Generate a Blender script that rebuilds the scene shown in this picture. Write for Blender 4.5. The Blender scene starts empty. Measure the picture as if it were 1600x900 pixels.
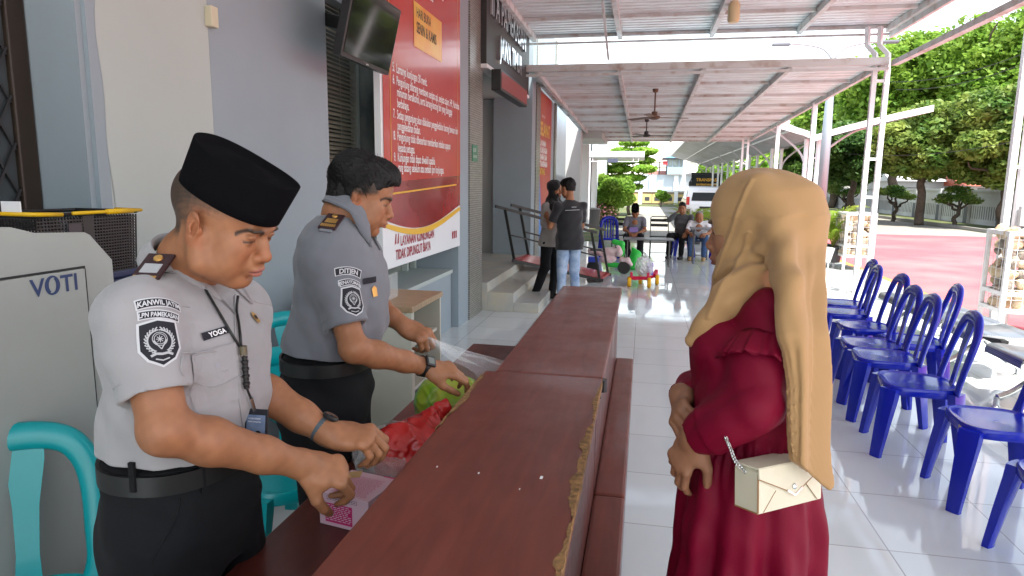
import bpy, bmesh, math, random
import numpy as np
from mathutils import Vector, Matrix, Euler
from mathutils.bvhtree import BVHTree
random.seed(7)
rng = np.random.default_rng(7)
SC = bpy.context.scene
COL = SC.collection
PI = math.pi
R = math.radians

# ------------------------------------------------------------------ camera
F = 1040.0 / 1600.0          # focal length in picture widths
CAM = np.array([0, 0, 1.62])
_y, _p, _r = R(11.0), R(9.0), R(0.67)
_rt = np.array([math.cos(_y), math.sin(_y), 0]); _fh = np.array([-math.sin(_y), math.cos(_y), 0])
FW = math.cos(_p) * _fh - math.sin(_p) * np.array([0, 0, 1.])
_up = np.cross(_rt, FW)
RT = math.cos(_r) * _rt + math.sin(_r) * _up
UP = -math.sin(_r) * _rt + math.cos(_r) * _up
def ray(x, y): return FW * 1040 + RT * (x - 800) + UP * (450 - y)
def P(x, y, w): return CAM + ray(x, y) / 1040 * w          # point seen at x, y at w metres along the view axis
def atp(x, y, ax, v):
    d = ray(x, y); return CAM + d * ((v - CAM[ax]) / d[ax])
def gnd(x, y, z=0.0): return atp(x, y, 2, z)
cam = bpy.data.cameras.new('camera'); camo = bpy.data.objects.new('camera', cam); COL.objects.link(camo)
cam.sensor_width = 36; cam.lens = 36 * F; cam.clip_end = 2000; cam.clip_start = 0.05
M4 = Matrix.Identity(4)
for i in range(3):
    M4[i][0], M4[i][1], M4[i][2], M4[i][3] = RT[i], UP[i], -FW[i], CAM[i]
camo.matrix_world = M4
SC.camera = camo

# ------------------------------------------------------------------ materials
def mat(name, col, rough=0.6, metal=0.0, spec=0.5, var=0.0, vscale=6.0, bump=0.0, bscale=40.0, col2=None, vdetail=4.0,
        sheen=0.0, coat=0.0, sss=0.0, alpha=1.0, trans=0.0, attr=False, vlo=0.35, vhi=0.7, stretch=None, ior=1.45):
    m = bpy.data.materials.new(name); m.use_nodes = True
    nt = m.node_tree; b = nt.nodes['Principled BSDF']
    c = (*col, 1.0)
    b.inputs['Base Color'].default_value = c
    b.inputs['Roughness'].default_value = rough
    b.inputs['Metallic'].default_value = metal
    b.inputs['Specular IOR Level'].default_value = spec
    b.inputs['IOR'].default_value = ior
    if sheen: b.inputs['Sheen Weight'].default_value = sheen
    if coat: b.inputs['Coat Weight'].default_value = coat; b.inputs['Coat Roughness'].default_value = 0.08
    if sss:
        b.inputs['Subsurface Weight'].default_value = sss
        b.inputs['Subsurface Radius'].default_value = (0.012, 0.005, 0.003)
        b.inputs['Subsurface Scale'].default_value = 1.0
    if alpha < 1: b.inputs['Alpha'].default_value = alpha
    if trans: b.inputs['Transmission Weight'].default_value = trans
    L = nt.links.new
    tc = None
    def coords():
        nonlocal tc
        if tc is None:
            t = nt.nodes.new('ShaderNodeTexCoord'); mp = nt.nodes.new('ShaderNodeMapping')
            L(t.outputs['Object'], mp.inputs['Vector'])
            if stretch: mp.inputs['Scale'].default_value = stretch
            tc = mp.outputs['Vector']
        return tc
    src = None
    if attr:
        a = nt.nodes.new('ShaderNodeAttribute'); a.attribute_name = 'Col'; src = a.outputs['Color']
    if var or col2:
        n = nt.nodes.new('ShaderNodeTexNoise'); n.inputs['Scale'].default_value = vscale; n.inputs['Detail'].default_value = vdetail
        L(coords(), n.inputs['Vector'])
        mr = nt.nodes.new('ShaderNodeMapRange'); mr.inputs['From Min'].default_value = vlo; mr.inputs['From Max'].default_value = vhi
        L(n.outputs['Fac'], mr.inputs['Value'])
        mx = nt.nodes.new('ShaderNodeMix'); mx.data_type = 'RGBA'
        L(mr.outputs['Result'], mx.inputs['Factor'])
        if src is not None:
            hs = nt.nodes.new('ShaderNodeHueSaturation'); hs.inputs['Value'].default_value = 1 - var
            L(src, hs.inputs['Color']); L(src, mx.inputs['A']); L(hs.outputs['Color'], mx.inputs['B'])
        else:
            mx.inputs['A'].default_value = c
            mx.inputs['B'].default_value = (*(col2 if col2 else [min(1, k * (1 - var)) for k in col]), 1)
        src = mx.outputs['Result']
    if src is not None: L(src, b.inputs['Base Color'])
    if bump:
        n2 = nt.nodes.new('ShaderNodeTexNoise'); n2.inputs['Scale'].default_value = bscale; n2.inputs['Detail'].default_value = 3
        L(coords(), n2.inputs['Vector'])
        bm = nt.nodes.new('ShaderNodeBump'); bm.inputs['Strength'].default_value = min(1, bump); bm.inputs['Distance'].default_value = 0.003
        L(n2.outputs['Fac'], bm.inputs['Height']); L(bm.outputs['Normal'], b.inputs['Normal'])
    return m

# ------------------------------------------------------------------ mesh builder
class MB:
    def __init__(s): s.v = []; s.f = []
    def add(s, vs, fs):
        n = len(s.v); s.v += [tuple(map(float, p)) for p in vs]; s.f += [tuple(i + n for i in f) for f in fs]; return s
    def box(s, lo, hi, mtx=None, ch=0.0):
        x0, y0, z0 = lo; x1, y1, z1 = hi
        if ch > 0:
            bm = bmesh.new(); bmesh.ops.create_cube(bm, size=1.0)
            for v in bm.verts: v.co = Vector(((x0 + x1) / 2 + v.co.x * (x1 - x0), (y0 + y1) / 2 + v.co.y * (y1 - y0), (z0 + z1) / 2 + v.co.z * (z1 - z0)))
            bmesh.ops.bevel(bm, geom=list(bm.edges), offset=ch, segments=2, profile=0.6, affect='EDGES')
            bm.verts.ensure_lookup_table()
            vs = [v.co.copy() for v in bm.verts]; fs = [[v.index for v in f.verts] for f in bm.faces]
            bm.verts.index_update(); fs = [[v.index for v in f.verts] for f in bm.faces]; bm.free()
        else:
            vs = [Vector(p) for p in ((x0,y0,z0),(x1,y0,z0),(x1,y1,z0),(x0,y1,z0),(x0,y0,z1),(x1,y0,z1),(x1,y1,z1),(x0,y1,z1))]
            fs = [(0,3,2,1),(4,5,6,7),(0,1,5,4),(1,2,6,5),(2,3,7,6),(3,0,4,7)]
        if mtx is not None: vs = [mtx @ v for v in vs]
        return s.add(vs, fs)
    def tube(s, pts, r, n=8, r2=None, cap=True, flat=1.0, upv=None):
        pts = [Vector(p) for p in pts]; k = len(pts)
        rs = r if isinstance(r, (list, tuple)) else [r + (((r2 if r2 is not None else r) - r) * i / max(1, k - 1)) for i in range(k)]
        vs = []; prev = None
        for i, p in enumerate(pts):
            t = (pts[min(i + 1, k - 1)] - pts[max(i - 1, 0)])
            if t.length < 1e-9: t = Vector((0, 0, 1))
            t.normalize()
            if prev is None:
                a = Vector(upv) if upv is not None else (Vector((0, 0, 1)) if abs(t.z) < 0.9 else Vector((1, 0, 0)))
            else: a = prev
            u = (a - t * a.dot(t)); u.normalize(); w = t.cross(u); prev = u
            for j in range(n):
                an = 2 * PI * (j + 0.5) / n
                vs.append(p + u * (math.cos(an) * rs[i]) + w * (math.sin(an) * rs[i] * flat))
        fs = []
        for i in range(k - 1):
            for j in range(n):
                a = i * n + j; b = i * n + (j + 1) % n
                fs.append((a, b, b + n, a + n))
        if cap: fs.append(tuple(reversed(range(n)))); fs.append(tuple(range((k - 1) * n, k * n)))
        return s.add(vs, fs)
    def bar(s, a, b, w, h=None, upv=(0, 0, 1)):
        a = Vector(a); b = Vector(b); h = h or w
        t = (b - a).normalized(); u = Vector(upv)
        if abs(t.dot(u)) > 0.95: u = Vector((1, 0, 0))
        sdir = t.cross(u).normalized(); u = sdir.cross(t)
        vs = []
        for p in (a, b):
            for (i, j) in ((-1, -1), (1, -1), (1, 1), (-1, 1)): vs.append(p + sdir * (i * w / 2) + u * (j * h / 2))
        return s.add(vs, [(0,1,2,3),(7,6,5,4),(0,4,5,1),(1,5,6,2),(2,6,7,3),(3,7,4,0)])
    def loft(s, rings, cap=True, closed=True):
        n = len(rings[0]); vs = [p for rg in rings for p in rg]; fs = []
        for i in range(len(rings) - 1):
            for j in range(n if closed else n - 1):
                a = i * n + j; b = i * n + (j + 1) % n
                fs.append((a, b, b + n, a + n))
        if cap and closed: fs.append(tuple(reversed(range(n)))); fs.append(tuple(range((len(rings) - 1) * n, len(rings) * n)))
        return s.add(vs, fs)
    def lathe(s, prof, c=(0, 0, 0), n=20, mtx=None):
        rings = []
        for (r, z) in prof:
            rg = [Vector((c[0] + r * math.cos(2 * PI * j / n), c[1] + r * math.sin(2 * PI * j / n), c[2] + z)) for j in range(n)]
            rings.append([mtx @ p for p in rg] if mtx is not None else rg)
        return s.loft(rings)
    def prism(s, poly, d, mtx=None, ax=None):
        """poly in local xy extruded along local z from 0 to d"""
        n = len(poly)
        vs = [Vector((x, y, 0)) for x, y in poly] + [Vector((x, y, d)) for x, y in poly]
        if mtx is not None: vs = [mtx @ v for v in vs]
        fs = [tuple(reversed(range(n))), tuple(range(n, 2 * n))] + [(i, (i + 1) % n, (i + 1) % n + n, i + n) for i in range(n)]
        return s.add(vs, fs)
    def quad(s, a, b, c, d): return s.add([a, b, c, d], [(0, 1, 2, 3)])
    def build(s, name, material=None, parent=None, smooth=False, loc=None, auto=None):
        me = bpy.data.meshes.new(name); me.from_pydata(s.v, [], s.f); me.update()
        return fin(name, me, material, parent, smooth, auto)
def fin(name, me, material=None, parent=None, smooth=False, auto=None):
    bm = bmesh.new(); bm.from_mesh(me); bmesh.ops.recalc_face_normals(bm, faces=bm.faces); 
    if auto is not None:
        for e in bm.edges: e.smooth = (len(e.link_faces) == 2 and e.calc_face_angle(0) < R(auto))
        for f in bm.faces: f.smooth = True
    bm.to_mesh(me); bm.free()
    if smooth: me.shade_smooth()
    if material: me.materials.append(material)
    o = bpy.data.objects.new(name, me); COL.objects.link(o)
    if parent is not None:
        o.parent = parent
        # vertices are given in world space: undo the parent's transform
        o.matrix_parent_inverse = Matrix.Identity(4)
        pm = world_of(parent)
        me.transform(pm.inverted())
    return o
def world_of(o):
    m = o.matrix_basis.copy(); p = o.parent
    while p is not None:
        m = p.matrix_basis @ m; p = p.parent
    return m
def tag(o, label=None, cat=None, group=None, kind=None):
    if label: o['label'] = label
    if cat: o['category'] = cat
    if group: o['group'] = group
    if kind: o['kind'] = kind
    return o
def thing(name, label, cat, loc=(0, 0, 0), rz=0.0, group=None):
    o = bpy.data.objects.new(name, None); COL.objects.link(o); o.empty_display_size = 0.1
    o.location = Vector([float(k) for k in loc]); o.rotation_euler = (0, 0, rz)
    return tag(o, label, cat, group)
def kids(o): return [c for c in bpy.data.objects if c.parent == o]
def dup(o, loc=None, rz=None, label=None, parent=None):
    c = o.copy(); COL.objects.link(c)
    if parent is not None: c.parent = parent
    if loc is not None: c.location = Vector([float(k) for k in loc])
    if rz is not None: c.rotation_euler = (0, 0, rz)
    if label: c['label'] = label
    for ch in kids(o): dup(ch, parent=c)
    return c
def spline(pts, n):
    """Catmull-Rom through pts"""
    pts = [Vector(p) for p in pts]; out = []
    k = len(pts) - 1
    for i in range(k):
        p0 = pts[max(i - 1, 0)]; p1 = pts[i]; p2 = pts[i + 1]; p3 = pts[min(i + 2, k)]
        m = n if i < k - 1 else n + 1
        for j in range(m):
            t = j / n
            out.append(0.5 * ((2 * p1) + (p2 - p0) * t + (2 * p0 - 5 * p1 + 4 * p2 - p3) * t * t + (3 * p1 - p0 - 3 * p2 + p3) * t ** 3))
    return out
def text_mesh(txt, size=1.0, bold=0.0, align='LEFT', ext=0.0, sx=1.0, spacing=1.0):
    cu = bpy.data.curves.new('lettering', 'FONT'); cu.body = txt; cu.size = size; cu.align_x = align
    cu.offset = bold; cu.extrude = ext; cu.resolution_u = 3; cu.space_character = spacing; cu.space_line = 1.0
    o = bpy.data.objects.new('lettering', cu); COL.objects.link(o)
    me = bpy.data.meshes.new_from_object(o.evaluated_get(bpy.context.evaluated_depsgraph_get()))
    vs = [(v.co.x * sx, v.co.y, v.co.z) for v in me.vertices]; fs = [tuple(p.vertices) for p in me.polygons]
    bpy.data.objects.remove(o); bpy.data.curves.remove(cu); bpy.data.meshes.remove(me)
    return vs, fs
def frame(o, x, y):
    """matrix with origin o, local x along x, local y as close as possible to y"""
    x = Vector(x).normalized(); y = Vector(y); z = x.cross(y).normalized(); y = z.cross(x)
    m = Matrix.Identity(4)
    for i in range(3): m[i][0], m[i][1], m[i][2], m[i][3] = x[i], y[i], z[i], o[i]
    return m
def put_text(mb, txt, mtx, size, **k):
    vs, fs = text_mesh(txt, size, **k)
    mb.add([mtx @ Vector(v) for v in vs], fs); return mb
def np_mesh(name, verts, faces, material, parent=None, smooth=False):
    """fast mesh from numpy arrays, faces all with the same vertex count"""
    me = bpy.data.meshes.new(name); k = faces.shape[1]
    me.vertices.add(len(verts)); me.vertices.foreach_set('co', np.ascontiguousarray(verts, np.float32).ravel())
    me.loops.add(faces.size); me.loops.foreach_set('vertex_index', np.ascontiguousarray(faces, np.int32).ravel())
    me.polygons.add(len(faces)); me.polygons.foreach_set('loop_start', np.arange(0, faces.size, k, dtype=np.int32))
    me.polygons.foreach_set('loop_total', np.full(len(faces), k, np.int32))
    me.update(calc_edges=True); me.validate()
    if smooth: me.shade_smooth()
    me.materials.append(material)
    o = bpy.data.objects.new(name, me); COL.objects.link(o)
    if parent is not None:
        o.parent = parent; me.transform(world_of(parent).inverted())
    return o
# ------------------------------------------------------------------ ground
def floor_material():
    m = mat('floor_tile', (0.62, 0.64, 0.65), rough=0.09, spec=0.6)
    nt = m.node_tree; b = nt.nodes['Principled BSDF']; L = nt.links.new
    tc = nt.nodes.new('ShaderNodeTexCoord'); mp = nt.nodes.new('ShaderNodeMapping'); L(tc.outputs['Object'], mp.inputs['Vector'])
    mp.inputs['Location'].default_value = (.03, -0.11, 0)
    br = nt.nodes.new('ShaderNodeTexBrick'); br.offset = 0.0; br.squash = 1.0
    br.inputs['Scale'].default_value = 1.0; br.inputs['Brick Width'].default_value = 0.59; br.inputs['Row Height'].default_value = 0.59
    br.inputs['Mortar Size'].default_value = 0.0035; br.inputs['Mortar Smooth'].default_value = 0.2
    br.inputs['Color1'].default_value = (0.65, 0.69, 0.68, 1); br.inputs['Color2'].default_value = (0.60, 0.64, 0.632, 1)
    br.inputs['Mortar'].default_value = (0.36, 0.36, 0.36, 1)
    L(mp.outputs['Vector'], br.inputs['Vector'])
    n = nt.nodes.new('ShaderNodeTexNoise'); n.inputs['Scale'].default_value = 2.3; n.inputs['Detail'].default_value = 8; L(mp.outputs['Vector'], n.inputs['Vector'])
    mr = nt.nodes.new('ShaderNodeMapRange'); mr.inputs['From Min'].default_value = 0.55; mr.inputs['From Max'].default_value = 0.8
    mr.inputs['To Max'].default_value = 0.25
    L(n.outputs['Fac'], mr.inputs['Value'])
    mx = nt.nodes.new('ShaderNodeMix'); mx.data_type = 'RGBA'; L(mr.outputs['Result'], mx.inputs['Factor']); L(br.outputs['Color'], mx.inputs['A'])
    mx.inputs['B'].default_value = (0.5, 0.49, 0.47, 1); L(mx.outputs['Result'], b.inputs['Base Color'])
    mr2 = nt.nodes.new('ShaderNodeMapRange'); mr2.inputs['From Min'].default_value = 0.4; mr2.inputs['From Max'].default_value = 0.75
    mr2.inputs['To Min'].default_value = 0.03; mr2.inputs['To Max'].default_value = 0.13; L(n.outputs['Fac'], mr2.inputs['Value']); L(mr2.outputs['Result'], b.inputs['Roughness'])
    bp = nt.nodes.new('ShaderNodeBump'); bp.inputs['Strength'].default_value = 0.25; bp.inputs['Distance'].default_value = 0.002; bp.invert = True
    L(br.outputs['Fac'], bp.inputs['Height'])
    n3 = nt.nodes.new('ShaderNodeTexNoise'); n3.inputs['Scale'].default_value = 3.0; n3.inputs['Detail'].default_value = 1; L(mp.outputs['Vector'], n3.inputs['Vector'])
    bp2 = nt.nodes.new('ShaderNodeBump'); bp2.inputs['Strength'].default_value = 0.12; bp2.inputs['Distance'].default_value = 0.01
    L(n3.outputs['Fac'], bp2.inputs['Height']); L(bp.outputs['Normal'], bp2.inputs['Normal']); L(bp2.outputs['Normal'], b.inputs['Normal'])
    return m
def paver_material(name, c1, c2, mort, bw=0.21, rh=0.105, var=(0.4, 0.38, 0.36), vs=0.5, amt=0.5, rough=0.85):
    m = mat(name, c1, rough=rough, spec=0.3)
    nt = m.node_tree; b = nt.nodes['Principled BSDF']; L = nt.links.new
    tc = nt.nodes.new('ShaderNodeTexCoord')
    br = nt.nodes.new('ShaderNodeTexBrick'); br.inputs['Scale'].default_value = 1.0
    br.inputs['Brick Width'].default_value = bw; br.inputs['Row Height'].default_value = rh; br.inputs['Mortar Size'].default_value = 0.008
    br.inputs['Color1'].default_value = (*c1, 1); br.inputs['Color2'].default_value = (*c2, 1); br.inputs['Mortar'].default_value = (*mort, 1)
    L(tc.outputs['Object'], br.inputs['Vector'])
    n = nt.nodes.new('ShaderNodeTexNoise'); n.inputs['Scale'].default_value = vs; n.inputs['Detail'].default_value = 7; L(tc.outputs['Object'], n.inputs['Vector'])
    mr = nt.nodes.new('ShaderNodeMapRange'); mr.inputs['From Min'].default_value = 0.45; mr.inputs['From Max'].default_value = 0.7; mr.inputs['To Max'].default_value = amt
    L(n.outputs['Fac'], mr.inputs['Value'])
    mx = nt.nodes.new('ShaderNodeMix'); mx.data_type = 'RGBA'; L(mr.outputs['Result'], mx.inputs['Factor']); L(br.outputs['Color'], mx.inputs['A'])
    mx.inputs['B'].default_value = (*var, 1); L(mx.outputs['Result'], b.inputs['Base Color'])
    bp = nt.nodes.new('ShaderNodeBump'); bp.inputs['Strength'].default_value = 0.4; bp.inputs['Distance'].default_value = 0.006; bp.invert = True
    L(br.outputs['Fac'], bp.inputs['Height']); L(bp.outputs['Normal'], b.inputs['Normal'])
    return m
GZ = -0.06
mb = MB(); mb.box((-2.6, -7, -0.3), (4.24, 18.9, 0.0))
tag(mb.build('floor', floor_material()), kind='structure')
mb = MB(); mb.quad((-400, -60, GZ), (400, -60, GZ), (400, 900, GZ), (-400, 900, GZ))
tag(mb.build('ground', paver_material('grey_pavers', (0.30, 0.28, 0.25), (0.25, 0.235, 0.21), (0.14, 0.14, 0.11), var=(0.36, 0.34, 0.30), vs=0.35)), kind='structure')
mb = MB(); mb.quad((4.42, -12, GZ + .004), (60, -12, GZ + .004), (60, 26, GZ + .004), (4.42, 26, GZ + .004))
tag(mb.build('red_paving', paver_material('red_pavers', (0.46, 0.10, 0.115), (0.41, 0.085, 0.10), (0.31, 0.08, 0.085), var=(0.50, 0.19, 0.18), vs=0.45, amt=0.7)), kind='structure')
mb = MB(); mb.box((4.243, -7, GZ - .1), (4.42, 18.9, -0.012), ch=0.01)
tag(mb.build('kerb', mat('kerb_paint', (0.62, 0.24, 0.06), rough=0.7, var=0.35, vscale=3)), kind='structure')
m_grass = mat('grass', (0.055, 0.09, 0.02), rough=0.9, var=0.5, vscale=1.2, col2=(0.13, 0.12, 0.05))
mb = MB(); mb.add([(12.7, 28.3, GZ + .008), (15.2, 28.3, GZ + .008), (15.2, 62, GZ + .008), (12.7, 62, GZ + .008)], [(0, 1, 2, 3)])
mb.add([(-2.0, 19.5, GZ + .008), (-1.1, 19.5, GZ + .008), (-0.4, 50, GZ + .008), (-3.4, 50, GZ + .008)], [(0, 1, 2, 3)])
mb.add([(-6, 52.0, GZ + .008), (3.5, 52.0, GZ + .008), (3.5, 57.6, GZ + .008), (-6, 57.6, GZ + .008)], [(0, 1, 2, 3)])
tag(mb.build('lawn', m_grass), kind='structure')

# ------------------------------------------------------------------ building
m_blue = mat('wall_bluegrey', (0.285, 0.338, 0.372), rough=0.75, var=0.1, vscale=1.1, bump=0.12, bscale=120)
m_white = mat('wall_white', (0.43, 0.475, 0.45), rough=0.75, var=0.08, vscale=0.9, bump=0.12, bscale=120)
m_pale = mat('wall_pale', (0.52, 0.53, 0.53), rough=0.75, var=0.08, vscale=1.0)
m_lblue = mat('wall_lightblue', (0.46, 0.56, 0.70), rough=0.6, var=0.08, vscale=1.4)
m_dark = mat('dark_metal', (0.02, 0.02, 0.022), rough=0.45)
m_wood_dk = mat('window_frame_wood', (0.035, 0.022, 0.014), rough=0.4, var=0.4, vscale=9, stretch=(1, 1, 0.15))
m_glass_dk = mat('dark_glass', (0.05, 0.06, 0.065), rough=0.12, spec=0.6)
m_mosaic = None
def mosaic_material():
    m = mat('mosaic', (0.3, 0.3, 0.28), rough=0.3, spec=0.6)
    nt = m.node_tree; b = nt.nodes['Principled BSDF']; L = nt.links.new
    tc = nt.nodes.new('ShaderNodeTexCoord'); mp = nt.nodes.new('ShaderNodeMapping'); L(tc.outputs['Object'], mp.inputs['Vector'])
    mp.inputs['Rotation'].default_value = (R(90), 0, R(90))
    br = nt.nodes.new('ShaderNodeTexBrick'); br.offset = 0.5; br.inputs['Scale'].default_value = 1.0
    br.inputs['Brick Width'].default_value = 0.11; br.inputs['Row Height'].default_value = 0.026; br.inputs['Mortar Size'].default_value = 0.004
    br.inputs['Color1'].default_value = (0.30, 0.30, 0.27, 1); br.inputs['Color2'].default_value = (0.22, 0.215, 0.19, 1); br.inputs['Mortar'].default_value = (0.09, 0.085, 0.07, 1)
    se = nt.nodes.new('ShaderNodeSeparateXYZ'); co = nt.nodes.new('ShaderNodeCombineXYZ'); L(tc.outputs['Object'], se.inputs[0])
    ad = nt.nodes.new('ShaderNodeMath'); L(se.outputs['X'], ad.inputs[0]); L(se.outputs['Y'], ad.inputs[1])
    L(ad.outputs[0], co.inputs['X']); L(se.outputs['Z'], co.inputs['Y']); L(co.outputs[0], br.inputs['Vector'])
    L(br.outputs['Color'], b.inputs['Base Color'])
    bp = nt.nodes.new('ShaderNodeBump'); bp.inputs['Strength'].default_value = 0.6; bp.inputs['Distance'].default_value = 0.004; bp.invert = True
    L(br.outputs['Fac'], bp.inputs['Height']); L(bp.outputs['Normal'], b.inputs['Normal'])
    return m
m_mosaic = mosaic_material()
bld = thing('office_building', 'blue grey and white office building along the left side of the tiled porch', 'building', (-2.6, 8, 0))
TOP = 4.6
def wbox(name, m, *boxes, ch=0.0):
    for lo, hi in boxes: o_ = MB().box(lo, hi, ch=ch).build(name, m, bld)
    return o_
# near window wall and its dark timber window with diamond grille
wbox('wall', m_blue, ((-2.9, -7, 0), (-2.42, 0.4, TOP)), ((-2.9, 0.4, 0), (-2.43, 2.31, 1.36)), ((-2.9, 0.4, 2.85), (-2.43, 2.31, TOP)))
wbox('step_wall', m_blue, ((-2.9, 2.312, 0), (-2.17, 2.34, TOP)))
wbox('pillar', m_blue, ((-2.9, 2.34, 0), (-2.15, 2.4, TOP)), ((-2.9, 3.10, 0), (-2.15, 4.37, TOP)))
# white bay with a wavy paint edge on its left
ed = [(2.4 + 0.012 * math.sin(z * 5.1) + 0.008 * math.sin(z * 13 + 1) + 0.03 * (z - 2) / 2.6, z) for z in np.linspace(0, TOP, 60)]
mb = MB(); mb.box((-2.9, 2.4, 0), (-2.152, 3.099, TOP)); mb.build('white_bay', m_white, bld)
mb = MB(); pl = [(3.097, 0.0), (3.097, TOP)] + [(y, z) for y, z in reversed(ed)]
mb.v = []; mb.add([(-2.149, y, z) for y, z in pl], [tuple(range(len(pl)))]); mb.build('white_paint', m_white, bld)
mb = MB(); mb.box((-2.15, 3.075, 2.36), (-2.11, 3.13, 2.46), ch=0.006); mb.build('junction_box', mat('cream_plastic', (0.55, 0.5, 0.36), rough=0.5), bld)
win = MB(); y0, y1, z0, z1 = 0.42, 2.308, 1.37, 2.84
for lo, hi in (((-2.46, y0, z0), (-2.40, y1, z0 + .09)), ((-2.46, y0, z1 - .1), (-2.40, y1, z1)), ((-2.46, y0, z0), (-2.40, y0 + .1, z1)), ((-2.465, y1 - .085, z0 + .09), (-2.392, y1, z1 - .1)), ((-2.46, y0 + .1, 2.34), (-2.40, y1 - .09, 2.44)), ((-2.46, 1.1, z0 + .09), (-2.41, 1.18, z1 - .1))):
    win.box(lo, hi, ch=0.008)
win = win.build('window', m_wood_dk, bld)
mb = MB(); mb.box((-2.425, y0 + .05, z0 + .05), (-2.412, y1 - .04, z1 - .05)); mb.build('pane', m_glass_dk, win)
g_ = MB(); s = 0.085
for k in range(-30, 40):                        # diamond grille
    for sg in (1, -1):
        ya = 0.5 + k * s * 1.15; pts = []
        za, zb = z0 + .1, z1 - .1
        p0 = (ya, za); p1 = (ya + sg * (zb - za) * 0.55, zb)
        def clip(p0, p1):
            lo, hi = y0 + .1, y1 - .09; t0, t1 = 0.0, 1.0; dy = p1[0] - p0[0]
            for bnd, s_ in ((lo, 1), (hi, -1)):
                a = (p0[0] - bnd) * s_; b_ = (p1[0] - bnd) * s_
                if a < 0 and b_ < 0: return None
                if a < 0: t0 = max(t0, a / (a - b_))
                if b_ < 0: t1 = min(t1, a / (a - b_))
            if t0 >= t1: return None
            return [(p0[0] + dy * t, p0[1] + (p1[1] - p0[1]) * t) for t in (t0, t1)]
        c_ = clip(p0, p1)
        if c_: g_.bar((-2.402 + 0.002 * sg, c_[0][0], c_[0][1]), (-2.402 + 0.002 * sg, c_[1][0], c_[1][1]), 0.009)
g_.build('grille', m_dark, win)
# window with slatted blinds behind the notice board
wbox('wall', m_blue, ((-2.9, 4.37, 2.95), (-2.32, 7.1, TOP)), ((-2.9, 4.37, 0), (-2.07, 7.08, 0.62)))
wbox('window_sill', m_white, ((-2.9, 4.372, 0.62), (-2.05, 7.078, 0.66)))
mb = MB(); mb.box((-2.55, 4.37, .66), (-2.54, 7.1, 2.95))
win2 = mb.build('window', mat('window_glass', (0.10, 0.12, 0.11), rough=0.08, var=0.6, vscale=2.0, col2=(0.30, 0.32, 0.28)), bld)
fr = MB()
for y in (4.40, 5.0, 5.6, 6.2, 6.8, 7.05): fr.box((-2.535, y - .025, .662), (-2.47, y + .025, 2.95), ch=.004)
fr.box((-2.534, 4.38, 1.75), (-2.475, 7.08, 1.79)); fr.build('frame', m_white, win2)
bl = MB()
for k in range(62):
    z = 0.95 + k * 0.033
    sag = 0.010 * math.sin(k * 1.7)
    m_ = Matrix.Translation((-2.42, 0, z)) @ Matrix.Rotation(R(38 + 8 * math.sin(k * 2.3)), 4, 'Y')
    bl.box((-0.019, 4.60, -0.0012), (0.019, 5.4 + 0.0 * sag, 0.0012), m_)
for y in (4.72, 5.1): bl.tube([(-2.398, y, 0.95), (-2.398, y, 3.0)], 0.002, 5)
bl.build('blinds', mat('blind_slats', (0.42, 0.39, 0.31), rough=0.6, var=0.25, vscale=12), bld)
# pilaster and mosaic bands round the entrance
wbox('pilaster', m_blue, ((-2.9, 7.10, 0), (-1.99, 7.52, TOP)))
wbox('mosaic_band', m_mosaic, ((-2.9, 7.52, 0), (-1.97, 8.12, TOP)))
wbox('lintel', m_white, ((-2.9, 8.12, 4.15), (-2.05, 11.6, TOP)))
wbox('recess_wall', m_pale, ((-5.5, 11.9, 0), (-2.62, 12.0, 4.15)), ((-5.6, 8.0, 0), (-5.5, 12.0, 4.15)), ((-5.5, 8.121, 0.36), (-2.9, 8.2, 4.15)))
wbox('recess_ceiling', m_white, ((-5.5, 8.2, 3.06), (-2.06, 11.88, 3.12)))
wbox('pilaster', m_blue, ((-2.62, 11.62, 0), (-1.94, 12.0, TOP)))
wbox('mosaic_band', m_mosaic, ((-2.62, 12.0, 0), (-1.92, 12.45, TOP)))
wbox('wall', m_blue, ((-2.62, 12.45, 0), (-1.96, 14.6, TOP)), ((-2.9, 14.85, 0), (-2.3, 19.9, TOP)))
wbox('mosaic_band', m_mosaic, ((-2.62, 14.6, 0), (-1.93, 14.85, TOP)))
wbox('pillar', m_pale, ((-2.9, 19.9, 0), (-1.86, 20.35, 3.4)), ((-3.2, 22.6, 0), (-1.86, 23.0, 2.9)))
wbox('eave', m_white, ((-3.2, 20.4, 2.95), (-1.3, 23.6, 3.25)))
wbox('step', mat('step_concrete', (0.42, 0.42, 0.40), rough=0.45, var=0.25, vscale=4, col2=(0.52, 0.47, 0.36)),
     ((-5.5, 8.14, 0.0), (-1.90, 11.6, 0.36)), ((-1.898, 8.142, 0.0), (-1.56, 11.3, 0.24)), ((-1.558, 8.144, 0.0), (-1.24, 11.0, 0.12)), ch=0.004)

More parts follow.
